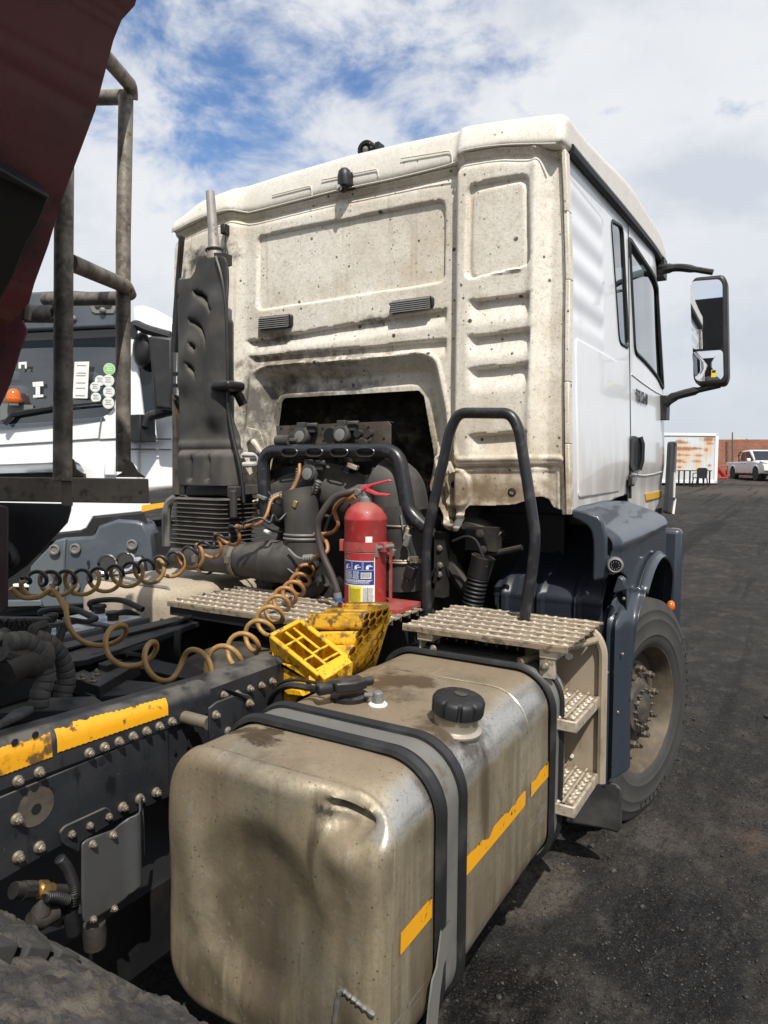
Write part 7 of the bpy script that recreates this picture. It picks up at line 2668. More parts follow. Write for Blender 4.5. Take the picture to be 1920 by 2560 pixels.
mb.build('air_lead', m_coil_y, truck)


def lab(name, mat, a0, a1, z0, z1, parent, lift=0.0008, n=14):
    vs, fs = [], []
    for i in range(n + 1):
        a = R(a0 + (a1 - a0) * i / n)
        r = ER + lift
        for z in (z0, z1):
            vs.append((EX + r * math.cos(a), EY + r * math.sin(a), EZ + z))
    for i in range(n):
        fs.append((2 * i, 2 * i + 2, 2 * i + 3, 2 * i + 1))
    return make(name, vs, fs, mat, parent, sharp=40)


# the labels face the camera: about -62 degrees round the drum
LC = -62
lw = lab('paper_label', m_paper, LC - 68, LC + 30, 0.008, 0.205, ext, 0.0006)
lab('red_pictogram_band', m_red, LC - 66, LC + 28, 0.175, 0.203, lw, 0.0010)
lab('blue_print', m_bluelabel, LC - 66, LC + 28, 0.082, 0.173, lw, 0.0010)
lab('red_field', m_red, LC - 68, LC - 45, 0.006, 0.078, lw, 0.0010)
lab('yellow_print', m_yellowlabel, LC - 44, LC - 6, 0.010, 0.076, lw, 0.0012)


def bars(name, mat, parent, items, lift):
    mbv, mbf = [], []
    for (a0, a1, z0, z1) in items:
        n = max(2, int(abs(a1 - a0) / 6))
        o = len(mbv)
        for i in range(n + 1):
            a = R(LC + a0 + (a1 - a0) * i / n)
            for z in (z0, z1):
                mbv.append((EX + (ER + lift) * math.cos(a), EY + (ER + lift) * math.sin(a), EZ + z))
        for i in range(n):
            mbf.append((o + 2 * i, o + 2 * i + 2, o + 2 * i + 3, o + 2 * i + 1))
    return make(name, mbv, mbf, mat, parent, sharp=None)


wb = []
for k in range(3):      # three pictogram frames with bottle, hose and hand
    a0 = -64 + 31 * k
    wb += [(a0, a0 + 29, 0.1712, 0.1722), (a0, a0 + 29, 0.1385, 0.1395), (a0, a0 + .8, 0.139, 0.172), (a0 + 28.4, a0 + 29, 0.139, 0.172)]
    wb += [(a0 + 8, a0 + 15, 0.142, 0.154), (a0 + 10, a0 + 13, 0.154, 0.158), (a0 + 13, a0 + 21, 0.157, 0.1595), (a0 + 19 - 3 * k, a0 + 25, 0.146 + .003 * k, 0.149 + .003 * k)]


def words(a0, a1, z, h, seed):
    rr = random.Random(seed)
    out, a = [], a0
    while a < a1 - 2:
        w_ = rr.uniform(1.6, 6)
        out.append((a, min(a + w_, a1), z - h, z))
        a += w_ + 1.1
    return out


for i in range(9):
    z = 0.1345 - 0.0035 * i
    wb += words(-62, -34 + 3 * (i % 2), z, .0016, i) + words(-30, -12, z, .0016, 40 + i)
for i in range(4):
    z = 0.1015 - 0.0045 * i
    wb += words(-63 + 2 * i, 23 - 3 * i, z, .0026 if i < 2 else .0018, 80 + i)
bars('white_lettering', m_whiteprint, lw, wb, 0.0014)
bars('barcode_panel', m_paper, lw, [(-8, 20, 0.107, 0.130)], 0.0014)
bars('barcode', m_ink, lw, [(-7 + 1.6 * k, -7 + 1.6 * k + (0.9 if k % 3 else 0.5), 0.110, 0.1285) for k in range(16)], 0.0018)
bars('label_print', m_ink, lw, sum([words(-42, -9, 0.066 - .004 * i, .0014, 120 + i) for i in range(13)], []) + sum([words(-2, 26, 0.0705 - .0042 * i, .0012, 160 + i) for i in range(14)], []) + [(10, 10.8, 0.012, 0.074)], 0.0018)
text('label_lettering', 'FIRE EXTINGUISHER', m_ink, lw, (EX + (ER + .002) * math.cos(R(LC - 40)), EY + (ER + .002) * math.sin(R(LC - 40)), EZ + 0.069), 0.006, (math.cos(R(LC + 65)), math.sin(R(LC + 65)), 0), (0, 0, 1), depth=0.0002, sx=0.5)
lab('torn_sticker', m_paper, LC + 4, LC + 22, 0.245, 0.268, ext, 0.0012)
# bracket: back strip, band with clamp, foot plate
mb = MB()
ring_o = [(EX + (ER + .004) * math.cos(a), EY + (ER + .004) * math.sin(a)) for a in np.linspace(0, 2 * math.pi, 49)[:-1]]
vs, fs = [], []
for (x, y) in ring_o:
    vs += [(x, y, EZ + 0.208), (x, y, EZ + 0.246)]
for i in range(48):
    j = (i + 1) % 48
    fs.append((2 * i, 2 * j, 2 * j + 1, 2 * i + 1))
mb.add(vs, fs)
q = Vector((EX + math.cos(R(LC + 52)) * (ER + .012), EY + math.sin(R(LC + 52)) * (ER + .012), EZ + .226))
mb.box(q, (0.036, 0.034, 0.036), Matrix.Rotation(R(LC + 52), 3, 'Z'))
q2_ = Vector((EX + math.cos(R(LC - 92)) * (ER + .008), EY + math.sin(R(LC - 92)) * (ER + .008), EZ + .226))
mb.box(q2_, (0.022, 0.022, 0.046), Matrix.Rotation(R(LC - 92), 3, 'Z'))
band = mb.build('clamp_band', m_redold, ext, bevel=0.002)
mb = MB()
mb.cyl(q + Vector((-.03, -.02, -.005)), q + Vector((.045, .0, .008)), 0.009, n=12)
mb.box(q + Vector((-.022, -.02, -.014)), (0.014, 0.02, 0.05))
mb.build('clamp_screw', m_grey, band, bevel=0.002)
mb = MB()
mb.b2((EX + ER + .006, EY + .03, EZ - .002), (EX + ER + .011, EY + .05, EZ + .24))
mb.b2((EX - .09, EY - .06, EZ - .020), (EX + .18, EY + .14, EZ - .001))
mb.b2((EX - .08, EY + .088, EZ), (EX - .01, EY + .094, EZ + .26))
mb.build('bracket', m_redold, ext, bevel=0.0015)

# ------------------------------------------------------------------ two wheel chocks wedged between rail and tank
# upright one behind: stepped tread side up, honeycomb side to the tank
c2 = thing('wheel_chock', 'grease-caked yellow wheel chock with honeycomb side and stepped ridges, behind', 'wheel chock', (0.52, -0.85, 1.05), 'yellow wheel chocks by the fuel tank')
TL2, TR2 = Vector((0.615,-0.839,1.19)), Vector((0.683,-0.798,1.21))
BL2, BR2 = Vector((0.58,-0.95,0.993)), Vector((0.561,-0.7,0.984))
hc = MB()


def bil(u, v):
    return (TL2 * (1 - u) + TR2 * u) * (1 - v) + (BL2 * (1 - u) + BR2 * u) * v


nrm = ((TR2 - TL2).cross(BL2 - TL2)).normalized()
if nrm.x < 0:
    nrm = -nrm
lenu, lenv = (TR2 - TL2).length, (BL2 - TL2).length
for i in range(-1, 5):
    for j in range(-1, 9):
        cu, cv = (i + 0.5 * (j % 2) + .3) / 4.0, (j + .4) / 7.5
        if not (0.02 < cu < 0.99 and 0.02 < cv < 0.99):
            continue
        pts = []
        for k in range(6):
            a = R(60 * k + 30)
            u_, v_ = cu + 0.140 * math.cos(a), cv + 0.088 * math.sin(a)
            pts.append(bil(min(max(u_, 0), 1), min(max(v_, 0), 1)) + nrm * (0.003 * math.sin(i * 3 + j)))
        ins_ = [p.lerp(bil(cu, cv), 0.10) for p in pts]
        deep = [p.lerp(bil(cu, cv), 0.22) - nrm * 0.045 for p in pts]
        top = [p + nrm * .004 for p in pts]
        ti = [p + nrm * .004 for p in ins_]
        hc.add(top + ti + deep, [(k, (k + 1) % 6, 6 + (k + 1) % 6, 6 + k) for k in range(6)] + [(6 + k, 6 + (k + 1) % 6, 12 + (k + 1) % 6, 12 + k) for k in range(6)] + [(12, 13, 14, 15, 16, 17)])
hcw = hc.build('honeycomb_side', m_yellow2, c2, sharp=30)
m = MB()
lft = Vector((-.175, -.03, .012))
m.prism([TL2 - nrm * .047, TR2 - nrm * .047, BR2 - nrm * .047, BL2 - nrm * .047], -nrm * .012)
m.build('chock_wall', m_yellow, c2)
ridges = [((0.385,-0.84,1.165), (0.582,-0.78,1.182), 0.050), ((0.439,-0.86,1.113), (0.563,-0.81,1.121), 0.040), ((0.506,-0.87,1.079), (0.57,-0.84,1.082), 0.034)]
for k, (a, b, h) in enumerate(ridges):
    a, b = Vector(a), Vector(b)
    m = MB()
    bk = Vector((0.01, 0.055, -0.012))
    fr_ = Vector((0.0, -0.014, -h))
    m.prism([a, a + bk, a + bk + Vector((0, 0, -h)), a + fr_ + Vector((0, 0.01, -.01)), a + fr_], b - a)
    m.build('chock_ridge', m_yellow2 if k == 0 else m_yellow, c2, bevel=0.007, bseg=3)
m = MB()
for (a, b, dz) in (((0.408,-0.78,1.172), (0.552,-0.73,1.176), 0.02), ((0.454,-0.74,1.189), (0.583,-0.69,1.194), 0.026)):
    a, b = Vector(a), Vector(b)
    m.prism([a, a + Vector((0, .06, -.004)), a + Vector((0, .06, -.09)), a + Vector((0, 0, -dz - .03))], b - a)
m.build('chock_ridge', m_yellow2, c2, bevel=0.006)

c1 = thing('wheel_chock', 'cleaner yellow wheel chock lying ribbed underside up, in front of the honeycombed one', 'wheel chock', (0.42, -0.92, 1.05), 'yellow wheel chocks by the fuel tank')
A1, B1, C1, D1 = Vector((0.349,-0.99,1.114)), Vector((0.392,-0.89,1.151)), Vector((0.592,-0.9,1.054)), Vector((0.549,-1,1.02))
nr1 = (B1 - A1).cross(D1 - A1).normalized()
if nr1.z < 0:
    nr1 = -nr1


def b1(u, v):
    return (A1 * (1 - u) + B1 * u) * (1 - v) + (D1 * (1 - u) + C1 * u) * v


def beam(m, p, q_, w, d, lift=0.0):
    ax = (q_ - p).normalized()
    sd = ax.cross(nr1).normalized()
    m.prism([p - sd * w / 2 + nr1 * lift, p + sd * w / 2 + nr1 * lift, p + sd * w / 2 - nr1 * d, p - sd * w / 2 - nr1 * d], q_ - p)


m = MB()
beam(m, b1(0, 0), b1(1, 0), 0.016, 0.085, .004)
beam(m, b1(1, 0), b1(1, 1), 0.018, 0.085, .004)
beam(m, b1(1, 1), b1(0, 1), 0.05, 0.085, .004)
beam(m, b1(0, 1), b1(0, 0), 0.016, 0.03, .004)
m.build('chock_frame', m_yellow, c1, bevel=0.005)
for (p, q_, d) in ((b1(.40, .06), b1(.40, .95), .07), (b1(.66, .06), b1(.66, .62), .07)):
    m = MB()
    beam(m, p, q_, 0.009, d)
    m.build('chock_rib', m_yellow, c1, bevel=0.002)
for v_, u0, u1 in ((0.28, .05, .66), (.62, .4, .97), (.66, .03, .42), (.82, .4, .97)):
    m = MB()
    beam(m, b1(u0, v_), b1(u1, v_), 0.008, 0.06)
    m.build('chock_rib', m_yellow, c1, bevel=0.002)
m = MB()
m.prism([b1(0.03, .03) - nr1 * .085, b1(.97, .03) - nr1 * .085, b1(.97, .97) - nr1 * .085, b1(.03, .97) - nr1 * .085], -nr1 * .006)
m.build('chock_floor', m_yellow, c1)
m = MB()
fl_ = [A1, A1 + (D1 - A1) * .62, Vector((0.495,-0.99,1.018)), Vector((0.487,-0.99,0.991)), Vector((0.372,-1,1.04))]
m.prism([A1 - nr1 * .03, D1.lerp(A1, .3) - nr1 * .03, Vector((0.471,-0.965,0.977)), Vector((0.343,-0.965,1.026))], (0, 0.012, 0))
m.prism([Vector((0.361,-0.985,1.027)), Vector((0.491,-0.985,1.029)), Vector((0.486,-0.985,0.994)), Vector((0.364,-0.985,1.034))], (0.0, .02, .0))
m.build('chock_cheek', m_yellow, c1, bevel=0.003)
# yellow holder plate going down between rail and tank
m = MB()
m.prism([(0.335,-0.975,1.091),(0.351,-0.975,1.029),(0.481,-0.975,0.979),(0.433,-0.975,0.904),(0.375,-0.975,0.882),(0.358,-0.975,0.962)], (0, 0.02, 0))
m.prism([(0.395,-1,0.957),(0.474,-1,0.959),(0.489,-1,0.942),(0.425,-1,0.936)], (0, 0.05, 0.0))
m.prism([(0.591,-0.97,1.028),(0.641,-0.97,1.065),(0.636,-0.97,1.014),(0.601,-0.97,1.004)], (0, 0.02, 0))
m.build('chock_holder', m_yellow, truck, bevel=0.003)


# ------------------------------------------------------------------ the tipper trailer standing over the fifth wheel
trailer = thing('tipper_trailer', 'dark maroon tipper trailer hull with tubular steel guard, at the left edge', 'trailer', (0.4, -2.6, 1.5))
# hull: sloping underside and its front wall edge; the far and upper parts are out of the picture
fe = [(0.98,-2.018,2.363),(0.947,-2.011,2.321),(0.931,-2.021,2.301),(0.913,-2.021,2.279),(0.891,-2.016,2.252),(0.851,-2.007,2.201),(0.811,-2.005,2.151),(0.76,-2.003,2.088),(0.713,-1.995,2.029),(0.667,-1.992,1.972)] + [(0.645,-1.988,1.944),(0.609,-2.009,1.899)]
hull = MB()
bk = [(q[0], q[1] - 4.5, q[2]) for q in fe]
n = len(fe)
hull.add([tuple(q) for q in fe] + bk, [(i, i + 1, n + i + 1, n + i) for i in range(n - 1)])
th = Vector((-0.02, 0.0, 0.0))
ho = hull.build('hull_side', m_maroon, trailer, sharp=40, solid=0.02)
m = MB()
m.prism([(1.07, fe[0][1] - .03, 3.58), (1.07, fe[0][1] - .03, 2.56)] + [(q[0] - .012, q[1] - .02, q[2]) for q in fe] + [(-0.9, fe[-1][1] - .02, fe[-1][2]), (-0.9, fe[0][1] - .03, 3.58)], (0, -0.012, 0))
m.build('front_wall', m_dark, trailer)
m = MB()
ed = []
for i in range(n):
    ed.append(Vector(fe[i]) + Vector((0.004, -.002, 0)))
m.tube(smooth_path(ed, 4), 0.006, 6)
m.build('edge_weld', m_maroonedge, trailer, sharp=80)
m = MB()
for i in range(n - 1):
    a, b = Vector(fe[i]), Vector(fe[i + 1])
    m.prism([a + Vector((0.008, -.002, -.002)), b + Vector((0.008, -.002, -.002)), b + Vector((0.008, -.05, -.002)), a + Vector((0.008, -.05, -.002))], (-0.02, 0, 0.0))
m.build('edge_strip', m_maroonedge, trailer, sharp=30)
# upper side of the hull
m = MB()
m.prism([(0.98, -2.05, 2.365), (1.10, -2.05, 2.55), (1.12, -2.05, 3.3), (1.09, -2.05, 3.3), (1.07, -2.05, 2.56), (0.95, -2.05, 2.37)], (0, -7.5, 0))
m.build('hull_side', m_maroon, trailer)
# underside ledge, with a black plate painting the shade and soot below it
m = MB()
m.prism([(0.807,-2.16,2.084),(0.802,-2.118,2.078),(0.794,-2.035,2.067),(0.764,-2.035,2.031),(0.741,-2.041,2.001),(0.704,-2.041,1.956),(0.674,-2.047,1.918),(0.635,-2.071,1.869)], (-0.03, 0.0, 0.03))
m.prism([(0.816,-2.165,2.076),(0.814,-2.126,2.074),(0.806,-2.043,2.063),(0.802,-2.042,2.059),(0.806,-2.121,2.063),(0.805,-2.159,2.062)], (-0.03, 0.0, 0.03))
m.build('ledge_and_shade', m_dark, trailer, bevel=0.004)
# lower maroon cheek with the chute corner
m = MB()
lc = [(0.312,-1.78,2.028),(0.324,-1.775,1.998),(0.321,-1.779,1.972),(0.33,-1.775,1.949),(0.318,-1.785,1.909),(0.3,-1.801,1.832),(0.28,-1.818,1.774),(0.238,-1.847,1.718),(0.228,-1.834,1.972),(0.272,-1.808,1.967)]
m.prism(lc, (-0.06, -0.10, 0.0))
m.build('chute_cheek', m_maroon, trailer, bevel=0.006)
m = MB()
m.tube([(0.352,-1.816,1.998),(0.363,-1.809,2.006),(0.37,-1.806,1.984),(0.369,-1.809,1.964)], 0.010, 8)
m.build('cheek_rim', m_plate, trailer)
m = MB()
a, b = Vector((0.379,-1.642,2.559)), Vector((0.392,-1.637,2.531))
m.tube([a - (b - a) * .6, b], 0.009, 8)
m.ball(b, 0.0115, n=8)
m.build('hinge_pin', m_maroonedge, trailer)
# tube guard: two posts, top bend, rungs
P1b, P1t = (0.042,-1.505,1.613), (0.008,-1.449,2.653)
P2b, P2t = (-0.189,-1.116,1.636), (-0.231,-1.045,2.936)
guard = bpy.data.objects.new('tube_guard', None)
link(guard, trailer, (-0.1, -1.3, 1.6))
m = MB()
m.tube([P1b, (0.019,-1.469,2.278), P1t], 0.0255, 18)
m.build('guard_post', m_tube, guard)
m = MB()
m.tube([P2b, (-0.219,-1.076,2.423), (-0.23,-1.046,2.908)], 0.0245, 18)
m.build('guard_post', m_tube, guard)
m = MB()
m.tube(fillet_path([(-0.232,-1.024,2.911), (-0.218,-1.036,2.948), (-0.095,-1.257,2.925), (0.01,-1.43,2.89)], 0.05), 0.0235, 16)
m.build('guard_top_rail', m_tube, guard)
m = MB()
m.tube([(-0.256,-1.038,2.919), (-0.784,-1.016,3.054)], 0.0245, 16)
m.build('guard_rung', m_tube, guard)
m = MB()
m.tube(fillet_path([(-0.21,-1.061,2.239), (-0.19,-1.093,2.261), (0.008,-1.445,2.226)], 0.03), 0.0245, 16)
m.build('guard_rung', m_tube, guard)
m = MB()
m.tube([(-0.247,-1.06,2.234), (-0.55,-1.051,2.268), (-0.717,-1.033,2.289)], 0.0245, 16)
m.build('guard_rung', m_tube, guard)
m = MB()
m.tube([(0.009,-1.478,2.076), (-0.214,-1.446,2.105)], 0.0255, 16)
m.build('guard_rung', m_tube, guard)
m = MB()
for q, r_ in (((0.011,-1.493,2.098), .010), ((0.009,-1.496,2.082), .012), ((0.011,-1.496,2.057), .010), ((0.044,-1.505,1.674), .013), ((0.034,-1.513,1.652), .012), ((-0.17,-1.119,1.676), .012), ((-0.186,-1.13,1.652), .010), ((-0.178,-1.087,2.253), .013), ((-0.203,-1.094,2.283), .010)):
    m.ball(q, r_, n=7)
m.build('weld_bead', m_plate, guard, sharp=80)
# platform beam under the guard with its gussets
m = MB()
pf = [(-0.223,-1.605,1.606), (-0.205,-1.535,1.621), (-0.033,-1.141,1.614), (-0.027,-1.144,1.533), (-0.203,-1.539,1.55), (-0.221,-1.608,1.551)]
m.prism(pf, (-0.05, 0.012, 0.0))
beam_o = m.build('platform_beam', m_plate, trailer, bevel=0.004)
m = MB()
m.prism([(0,-1.505,1.632),(0.017,-1.495,1.636),(0.022,-1.489,1.674),(0.038,-1.479,1.681),(0.049,-1.473,1.671),(0.056,-1.471,1.646),(0.073,-1.462,1.633),(0.073,-1.462,1.626),(0.001,-1.505,1.623)], (-0.008, 0.008, 0))
m.prism([(-0.159,-1.169,1.623),(-0.144,-1.159,1.633),(-0.137,-1.153,1.668),(-0.123,-1.143,1.675),(-0.112,-1.138,1.664),(-0.098,-1.131,1.637),(-0.074,-1.119,1.618),(-0.158,-1.169,1.618)], (-0.008, 0.008, 0))
m.prism([(0.027,-1.5,1.642),(0.055,-1.483,1.642),(0.059,-1.488,1.543),(0.032,-1.504,1.543)], (-0.006, 0.006, 0))
m.build('gusset', m_plate, trailer, bevel=0.002)
m = MB()
m.prism([(-0.216,-1.547,1.546),(-0.027,-1.434,1.543),(-0.028,-1.436,1.523),(-0.035,-1.443,1.488),(-0.099,-1.488,1.401),(-0.131,-1.51,1.362),(-0.187,-1.547,1.314),(-0.195,-1.536,1.518),(-0.215,-1.548,1.518)], (-0.02, 0.02, 0))
gs = m.build('support_gusset', m_dark, trailer, bevel=0.003)
# leg at the very edge, with the maroon paint showing through
m = MB()
m.prism([(-0.074,-1.637,1.55),(-0.035,-1.614,1.543),(-0.026,-1.628,1.276),(-0.038,-1.637,1.256),(-0.063,-1.653,1.245)], (-0.12, 0.05, 0))
m.build('trailer_leg', M('grimy_maroon_steel', (0.035, 0.012, 0.014), 0.55, layers=[
    dict(scale=8, lo=.4, hi=.65, col=(0.03, 0.026, 0.024), amt=.9), dict(scale=14, lo=.6, hi=.7, col=(0.13, 0.02, 0.02), amt=.7)]), trailer, bevel=0.004)
m = MB()
m.tube(smooth_path([(-0.1,-1.603,1.439),(-0.08,-1.592,1.421),(-0.07,-1.588,1.395),(-0.079,-1.594,1.387)], 5), 0.02, 8)
m.b2((-1.1, -6.5, 1.45), (0.3, -2.2, 1.56))
m.build('trailer_chassis', m_dark, trailer)
"""small pale plate on the rail behind the first post"""
m = MB()
m.prism([(-0.066,-1.456,2.357),(-0.064,-1.453,2.377),(-0.044,-1.441,2.38),(-0.043,-1.443,2.351)], (0, 0.02, 0))
m.build('marker_plate', m_grey, guard)


# ------------------------------------------------------------------ second tractor unit, facing the camera
t2 = thing('tractor_unit', 'clean white tractor unit facing the camera behind the steel tube guard', 'truck', (-5.2, 2.6, 0.0))
Fh = Vector((-0.5127, 0.8586, 0)).normalized()
Rh = Vector((0.8586, 0.5127, 0)).normalized()


def slab(pts, name, mat, depth, parent=t2, **k):
    m = MB()
    m.prism(pts, Fh * depth)
    return m.build(name, mat, parent, **k)


slab([(-5.836,1.493,2.027),(-5.574,1.654,2.084),(-5.078,1.952,2.121),(-4.921,2.048,2.144),(-4.663,2.204,2.171),(-4.585,2.254,2.208),(-4.54,2.286,2.283),(-4.529,2.302,2.406),(-4.556,2.339,3.131),(-4.515,2.366,3.168),(-4.422,2.424,3.206),(-4.377,2.437,3.009),(-4.267,2.443,2.211),(-4.274,2.432,2.112),(-4.321,2.392,1.94),(-4.307,2.383,1.719),(-4.299,2.363,1.375)] + [(-4.172,2.428,1.234),(-4.25,2.377,1.169),(-4.686,2.113,1.115),(-4.743,2.07,0.993),(-4.791,2.039,0.964),(-4.988,1.919,0.938),(-5.443,1.645,0.909),(-5.677,1.505,0.893)], 'cab_front', m_white2, 0.08, bevel=0.01)
slab([(-4.471,2.466,3.218),(-4.467,2.48,3.379),(-4.371,2.538,3.38),(-4.263,2.599,3.343),(-4.165,2.654,3.282),(-3.968,2.762,3.16),(-3.947,2.733,2.59),(-3.902,2.673,1.413),(-4.348,2.403,1.372),(-4.37,2.432,1.942),(-4.316,2.485,2.215),(-4.427,2.478,3.02)], 'cab_side', m_white2, 1.6, bevel=0.05)
slab([(-5.788,1.509,3.441),(-5.299,1.804,3.471),(-5.028,1.966,3.488),(-4.882,2.054,3.494),(-4.631,2.203,3.476),(-4.484,2.288,3.448),(-4.467,2.274,3.111),(-4.867,2.033,3.086),(-5.252,1.801,3.063),(-5.772,1.488,3.029)], 'sun_visor', M('slate_visor', (0.062, 0.075, 0.09), 0.4, coat=0.2, layers=[dict(scale=5, lo=.4, hi=.7, col=(0.10, 0.11, 0.12), amt=.5)]), 0.12, bevel=0.03, bseg=3)
vl = slab([(-4.701,2.132,3.327),(-4.675,2.148,3.334),(-4.472,2.269,3.336),(-4.47,2.268,3.29),(-4.485,2.256,3.247),(-4.651,2.156,3.245),(-4.683,2.138,3.264)], 'marker_lamp_frame', m_grey, 0.03, bevel=0.006)
slab([(-4.653,2.152,3.321),(-4.497,2.246,3.327),(-4.507,2.238,3.3),(-4.637,2.16,3.293)], 'marker_lamp', m_dark, 0.02, parent=vl)
m = MB()
m.ball((-4.573,2.193,3.275), 0.035, n=7)
m.ball((-4.846,2.041,3.191), 0.035, n=7)
m.build('visor_screw', m_grey, vl)
wq = [Vector(q) for q in [(-5.96,1.532,3.077),(-4.572,2.366,3.149),(-4.533,2.314,2.137),(-5.919,1.477,2.003)]]
wv_, wf_ = [], []
for i in range(25):
    for j in range(17):
        u_, v_ = i / 24, j / 16
        c = (wq[0] * (1 - u_) + wq[1] * u_) * (1 - v_) + (wq[3] * (1 - u_) + wq[2] * u_) * v_
        wv_.append(tuple(c - Fh * (0.05 * (1 - u_ ** 3) + 0.03 * math.sin(v_ * math.pi)) + Fh * 0.12 * (1 - v_) - Fh * .02))
for i in range(24):
    for j in range(16):
        k_ = i * 17 + j
        wf_.append((k_, k_ + 1, k_ + 18, k_ + 17))
ws = make('windscreen', wv_, wf_, glass('blue_dark_glass', (0.30, 0.38, 0.42), base=0.07), t2, sharp=80)
slab([(-7.84,2.627,3.569),(-5.932,3.768,3.583),(-5.879,3.695,2.166),(-7.787,2.555,2.152)], 'cab_back_wall', m_seat, 0.05)
slab([(-6.047,1.615,2.213),(-4.584,2.494,2.3),(-4.575,2.481,2.048),(-6.037,1.602,1.961)], 'dashboard', m_seat, 0.5)
for x_ in (120, 800):
    slab([Vector(q) + Rh * ((x_ - 120) / 3.456 * 8.3 / 1762) for q in [(-6.356,2.159,2.599),(-6.145,2.285,2.601),(-6.082,2.291,2.18),(-6.386,2.109,2.177)]], 'seat', m_interior, 0.2, bevel=.06)
    slab([Vector(q) + Rh * ((x_ - 120) / 3.456 * 8.3 / 1762) for q in [(-6.303,2.202,2.763),(-6.21,2.258,2.764),(-6.193,2.258,2.628),(-6.31,2.188,2.627)]], 'headrest', m_interior, 0.12, bevel=.04)
slab([(-5.834,1.523,3.052),(-5.309,1.838,3.068),(-4.921,2.071,3.093),(-4.522,2.311,3.112),(-4.518,2.306,3.019),(-4.917,2.066,2.992),(-5.305,1.833,2.97),(-5.83,1.517,2.93)], 'tint_band', m_lens, 0.006, parent=ws)
m = MB()
m.tube([Vector(q) for q in [(-5.434,1.621,2.085),(-5.365,1.67,2.189),(-5.003,1.891,2.264),(-4.567,2.156,2.322)]], [0.03, 0.028, 0.02, 0.012], 6)
m.build('wiper', m_black, ws)
slab([(-5.523,1.63,2.306),(-5.229,1.805,2.29),(-5.216,1.808,2.223),(-5.331,1.738,2.198),(-5.455,1.66,2.148),(-5.517,1.621,2.123)], 'dash_top', M('pale_dash', (0.14, 0.16, 0.15), 0.6), 0.01, parent=ws)
# stickers in the screen
st = slab([(-4.873,2.063,2.749),(-4.741,2.142,2.753),(-4.742,2.113,2.364),(-4.876,2.033,2.366)], 'permit_sticker', m_paper, 0.004)
pm = MB()
for k in range(3):
    for j, (a, b) in enumerate(((-38, 38), (-25, 30), (-30, 20))):
        y = 1085 + 100 * k + 9 * j
        pass
for q in [(-4.804,2.096,2.709),(-4.803,2.09,2.63),(-4.805,2.087,2.603),(-4.805,2.081,2.526),(-4.805,2.077,2.471),(-4.805,2.071,2.392)]:
    q = Vector(q)
    pm.prism([q - Rh * .05, q + Rh * .05, q + Rh * .05 + Vector((0, 0, .006)), q - Rh * .05 + Vector((0, 0, .006))], Fh * .001)
pm.build('sticker_print', M('grey_print', (0.3, 0.32, 0.32), 0.6), st)
m_pale = M('pale_green_sticker', (0.60, 0.72, 0.66), 0.5)
m_green = M('lime_green_sticker', (0.26, 0.60, 0.16), 0.5)
for i, (q, r_) in enumerate((((-4.555,2.248,2.675), .062), ((-4.634,2.191,2.552), .056), ((-4.558,2.236,2.553), .062), ((-4.674,2.16,2.484), .054), ((-4.549,2.233,2.434), .062), ((-4.664,2.16,2.372), .054), ((-4.549,2.224,2.317), .062))):
    q = Vector(q)
    m = MB()
    m.lathe([(r_, 0), (r_, .003)], q, -Fh, 28)
    s_ = m.build('round_sticker', m_pale, t2)
    m = MB()
    m.lathe([(r_ * .88, 0), (r_ * .88, .001)], q - Fh * .0035, -Fh, 28)
    m.build('sticker_face', m_green if i == 0 else m_paper, s_)
    m = MB()
    for k in range(3):
        c = q - Fh * .006 + Vector((0, 0, r_ * (0.4 - .35 * k)))
        w_ = r_ * (0.55 - .15 * (k % 2))
        m.prism([c - Rh * w_, c + Rh * w_, c + Rh * w_ + Vector((0, 0, .007)), c - Rh * w_ + Vector((0, 0, .010))], Fh * .001)
    m.build('sticker_print', m_whiteprint if i == 0 else M('grey_print', (0, 0, 0)), s_)
m = MB()
for pts in ([(-5.238,1.817,2.53),(-5.142,1.875,2.539),(-5.136,1.875,2.49),(-5.232,1.817,2.482)], [(-5.207,1.832,2.482),(-5.168,1.855,2.485),(-5.165,1.851,2.401),(-5.204,1.828,2.397)], [(-5.228,1.813,2.394),(-5.137,1.868,2.402),(-5.134,1.868,2.375),(-5.226,1.813,2.367)], [(-5.372,1.753,2.74),(-5.299,1.797,2.745),(-5.296,1.793,2.674),(-5.312,1.784,2.674),(-5.316,1.785,2.717),(-5.35,1.764,2.713),(-5.349,1.762,2.674),(-5.37,1.749,2.673)]):
    m.prism(pts, Fh * .004)
m.build('paper_slip', m_paper, ws)
# amber beacon lying behind the screen
bc = thing('warning_beacon', 'orange warning beacon on the dashboard behind the windscreen of the far truck', 'beacon', (-5.34,1.67,2.302))
c = Vector((-5.34,1.67,2.308))
m = MB()
m.lathe([(0.08, 0), (0.085, 0.01), (0.085, 0.04), (0.072, 0.046), (0.066, 0.09), (0.05, 0.125), (0.03, 0.142), (0, 0.145)], c, (0, 0, 1), 24)
m.build('beacon_dome', m_orange, bc)
m = MB()
m.lathe([(0.045, -.03), (0.045, 0.0)], c, (0, 0, 1), 16)
m.build('beacon_base', m_whiteprint, bc)
